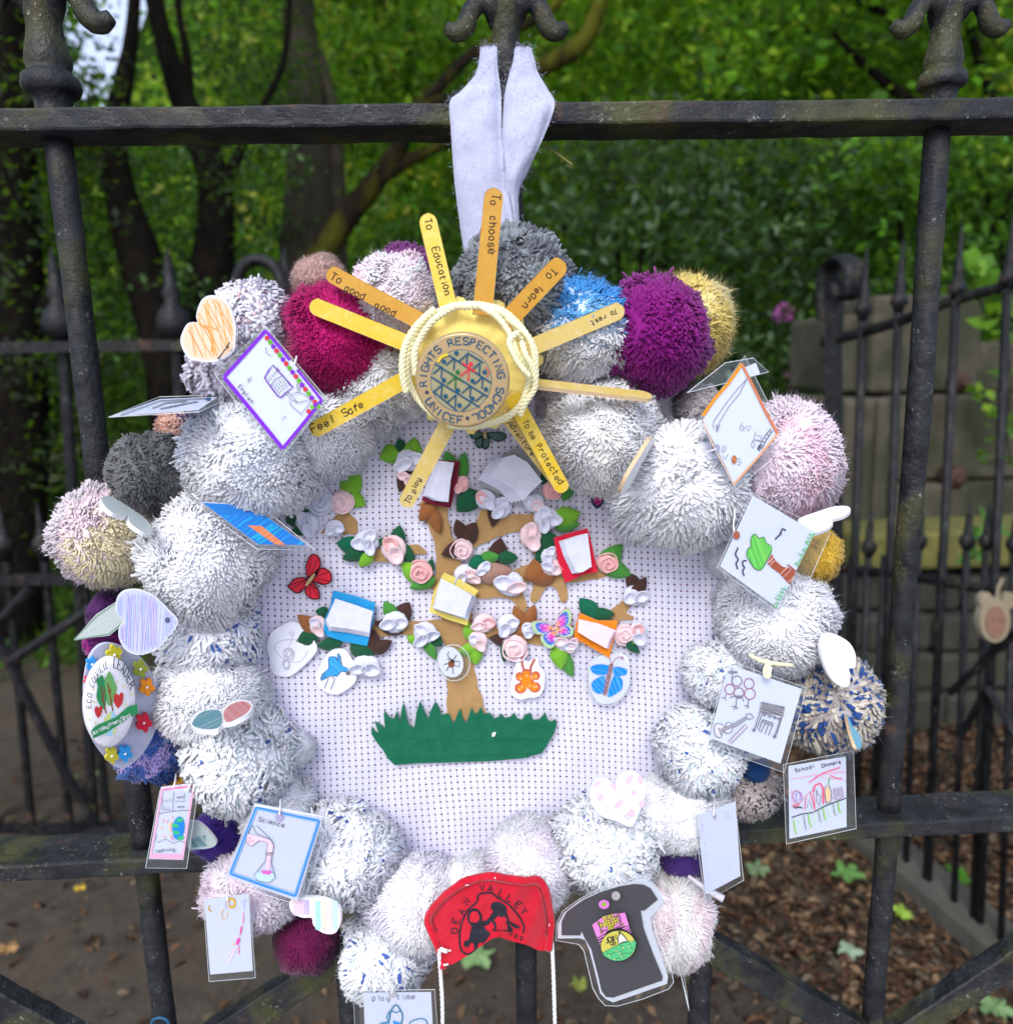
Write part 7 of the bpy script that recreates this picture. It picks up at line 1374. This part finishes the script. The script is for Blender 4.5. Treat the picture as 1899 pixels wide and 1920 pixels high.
# ------------------------------------------------------------------ red felt emblem with cords, bottom centre
Rz2 = lambda X, Y: (790 + X / 7.304, 1620 + Y / 7.304)
t = thing('felt_emblem', P(925, 1720, .08), 'curved red felt emblem with black embroidery of two children at the bottom of the wreath', 'emblem')
top = [Rz2(*p) for p in ((300, 1425), (250, 1190), (140, 930), (90, 740), (240, 520), (460, 330), (640, 230), (850, 180), (1010, 175), (1170, 205), (1400, 235), (1580, 225), (1680, 320), (1740, 560), (1775, 800), (1760, 1000), (1740, 1180))]
bot = [Rz2(*p) for p in ((300, 1425), (340, 1400), (440, 1370), (560, 1300), (700, 1215), (830, 1120), (930, 1050), (1000, 1015), (1050, 1005), (1100, 1015), (1180, 1045), (1290, 1075), (1400, 1100), (1480, 1130), (1580, 1180), (1680, 1195), (1740, 1180))]
def rew(x, y): u = (x - 925) / 115; return .078 + .010 * math.cos(u * 1.5) + .0007 * math.sin(x * .11 + y * .05)
def reP(x, y, up=0): return P(x, y, rew(x, y) + up)
A_ = spline([np.array(p) for p in top], 4); B_ = spline([np.array(p) for p in bot], 4); n = len(A_); k = 12; V = []; Fc = []
for s in (0, 1):
    for i in range(n):
        for j in range(k + 1): x, y = A_[i] * (1 - j / k) + B_[i] * (j / k); V.append(reP(x, y, -.0022 * s))
q_ = k + 1
for s in (0, 1):
    for i in range(n - 1):
        for j in range(k): f = (s * n * q_ + i * q_ + j, s * n * q_ + i * q_ + j + 1, s * n * q_ + (i + 1) * q_ + j + 1, s * n * q_ + (i + 1) * q_ + j); Fc.append(f if s == 0 else f[::-1])
for i in range(n - 1):
    for j in (0, k): Fc.append((i * q_ + j, (i + 1) * q_ + j, n * q_ + (i + 1) * q_ + j, n * q_ + i * q_ + j))
RFM = felt('emblem_red', (.56, .006, .025)); obj('felt_body', V, Fc, RFM, t, smooth=True)
S = [reP(p[0], p[1], .0002) for p in A_]; m = MB(); tube(m, S, .0022, 8, noise=.10); m.build('rolled_edge', RFM, t, smooth=True)
m = MB(); tube(m, [reP(p[0] * .93 + 925 * .07, p[1] * .93 + 1735 * .07, .0006) for p in A_[8:-4]], .0009, 6, noise=.15); m.build('inner_cord', felt('emblem_dark_red', (.30, .003, .015)), t, smooth=True)
class Curv:                                                 # lets the ink follow the curved felt
    n = np.array([0, -1.0, 0])
    def hit(s, x, y, up=0.0): return reP(x, y, up)
ik = Ink(Curv(), .0004); ik.line(sm([Rz2(*p) for p in ((700, 1215), (640, 1240), (580, 1220), (535, 1160), (520, 1020), (535, 880), (570, 760), (640, 630), (760, 520), (775, 430), (850, 405), (960, 405), (1050, 470), (1180, 550), (1280, 650), (1360, 760), (1405, 870), (1390, 950))], 4, False), 3.4, BK)
ik.fill(ell(*Rz2(728, 740), 14, 18, 20, 10), BK); ik.fill(sm([Rz2(*p) for p in ((690, 850), (790, 800), (930, 770), (930, 830), (860, 860), (900, 920), (945, 960), (900, 1030), (850, 1090), (790, 1080), (760, 1170), (720, 1170), (720, 1110), (680, 1080), (640, 1140), (585, 1130), (590, 1060), (650, 1040))], 2), BK); ik.line([Rz2(*p) for p in ((760, 1150), (740, 1180), (690, 1215))], 2.6, BK)
ik.fill(ell(*Rz2(1060, 610), 16, 11, 20, -25), BK); ik.fill(ell(*Rz2(1100, 660), 10, 10, 14), BK); ik.fill(sm([Rz2(*p) for p in ((1010, 640), (1170, 680), (1200, 780), (1290, 830), (1340, 860), (1335, 890), (1260, 870), (1190, 800), (1250, 900), (1230, 940), (1130, 920), (1000, 925), (960, 915), (1000, 880), (960, 790), (900, 840), (880, 800), (940, 720))], 2), BK)
for (ch, x, y, dx, dy) in (('D', 500, 945, -10, -100), ('E', 505, 830, 30, -100), ('A', 575, 705, 42, -90), ('N', 640, 570, 60, -85), ('V', 815, 385, 90, -22), ('A', 905, 380, 95, 15), ('L', 1050, 440, 85, 40), ('L', 1160, 500, 80, 48), ('E', 1270, 575, 65, 62), ('Y', 1350, 655, 60, 70)): ik.text(ch, *Rz2(x, y), (dx, dy), 12.5, 2.4, BK)
for (ch, x, y) in (('N', 1200, 980), ('O', 1275, 1015), ('S', 1345, 1040)): ik.text(ch, *Rz2(x, y), (60, 22), 6.5, 1.8, BK)
ik.build('embroidery', t)
for x, y in ((1005, 190), (620, 285), (215, 570), (335, 1380), (370, 1190)): m = MB(); c = reP(*Rz2(x, y), .0014); tube(m, [c + np.array([-.0012, 0, -.0003]), c + np.array([0, -.0006, .0004]), c + np.array([.0012, 0, 0])], .0005, 5); m.build('white_stitch', WHITE, t)
cord('hanging_cord', [P(*p, w) for p, w in (((838, 1785), .086), ((824, 1784), .084), ((826, 1830), .080), ((829, 1880), .078), ((830, 1960), .078))], .0011, WHITE, t, n=12)
cord('hanging_cord', [P(*p, w) for p, w in (((1030, 1730), .080), ((1034, 1760), .080), ((1037, 1820), .078), ((1039, 1880), .078), ((1041, 1960), .078))], .0011, WHITE, t, n=12)
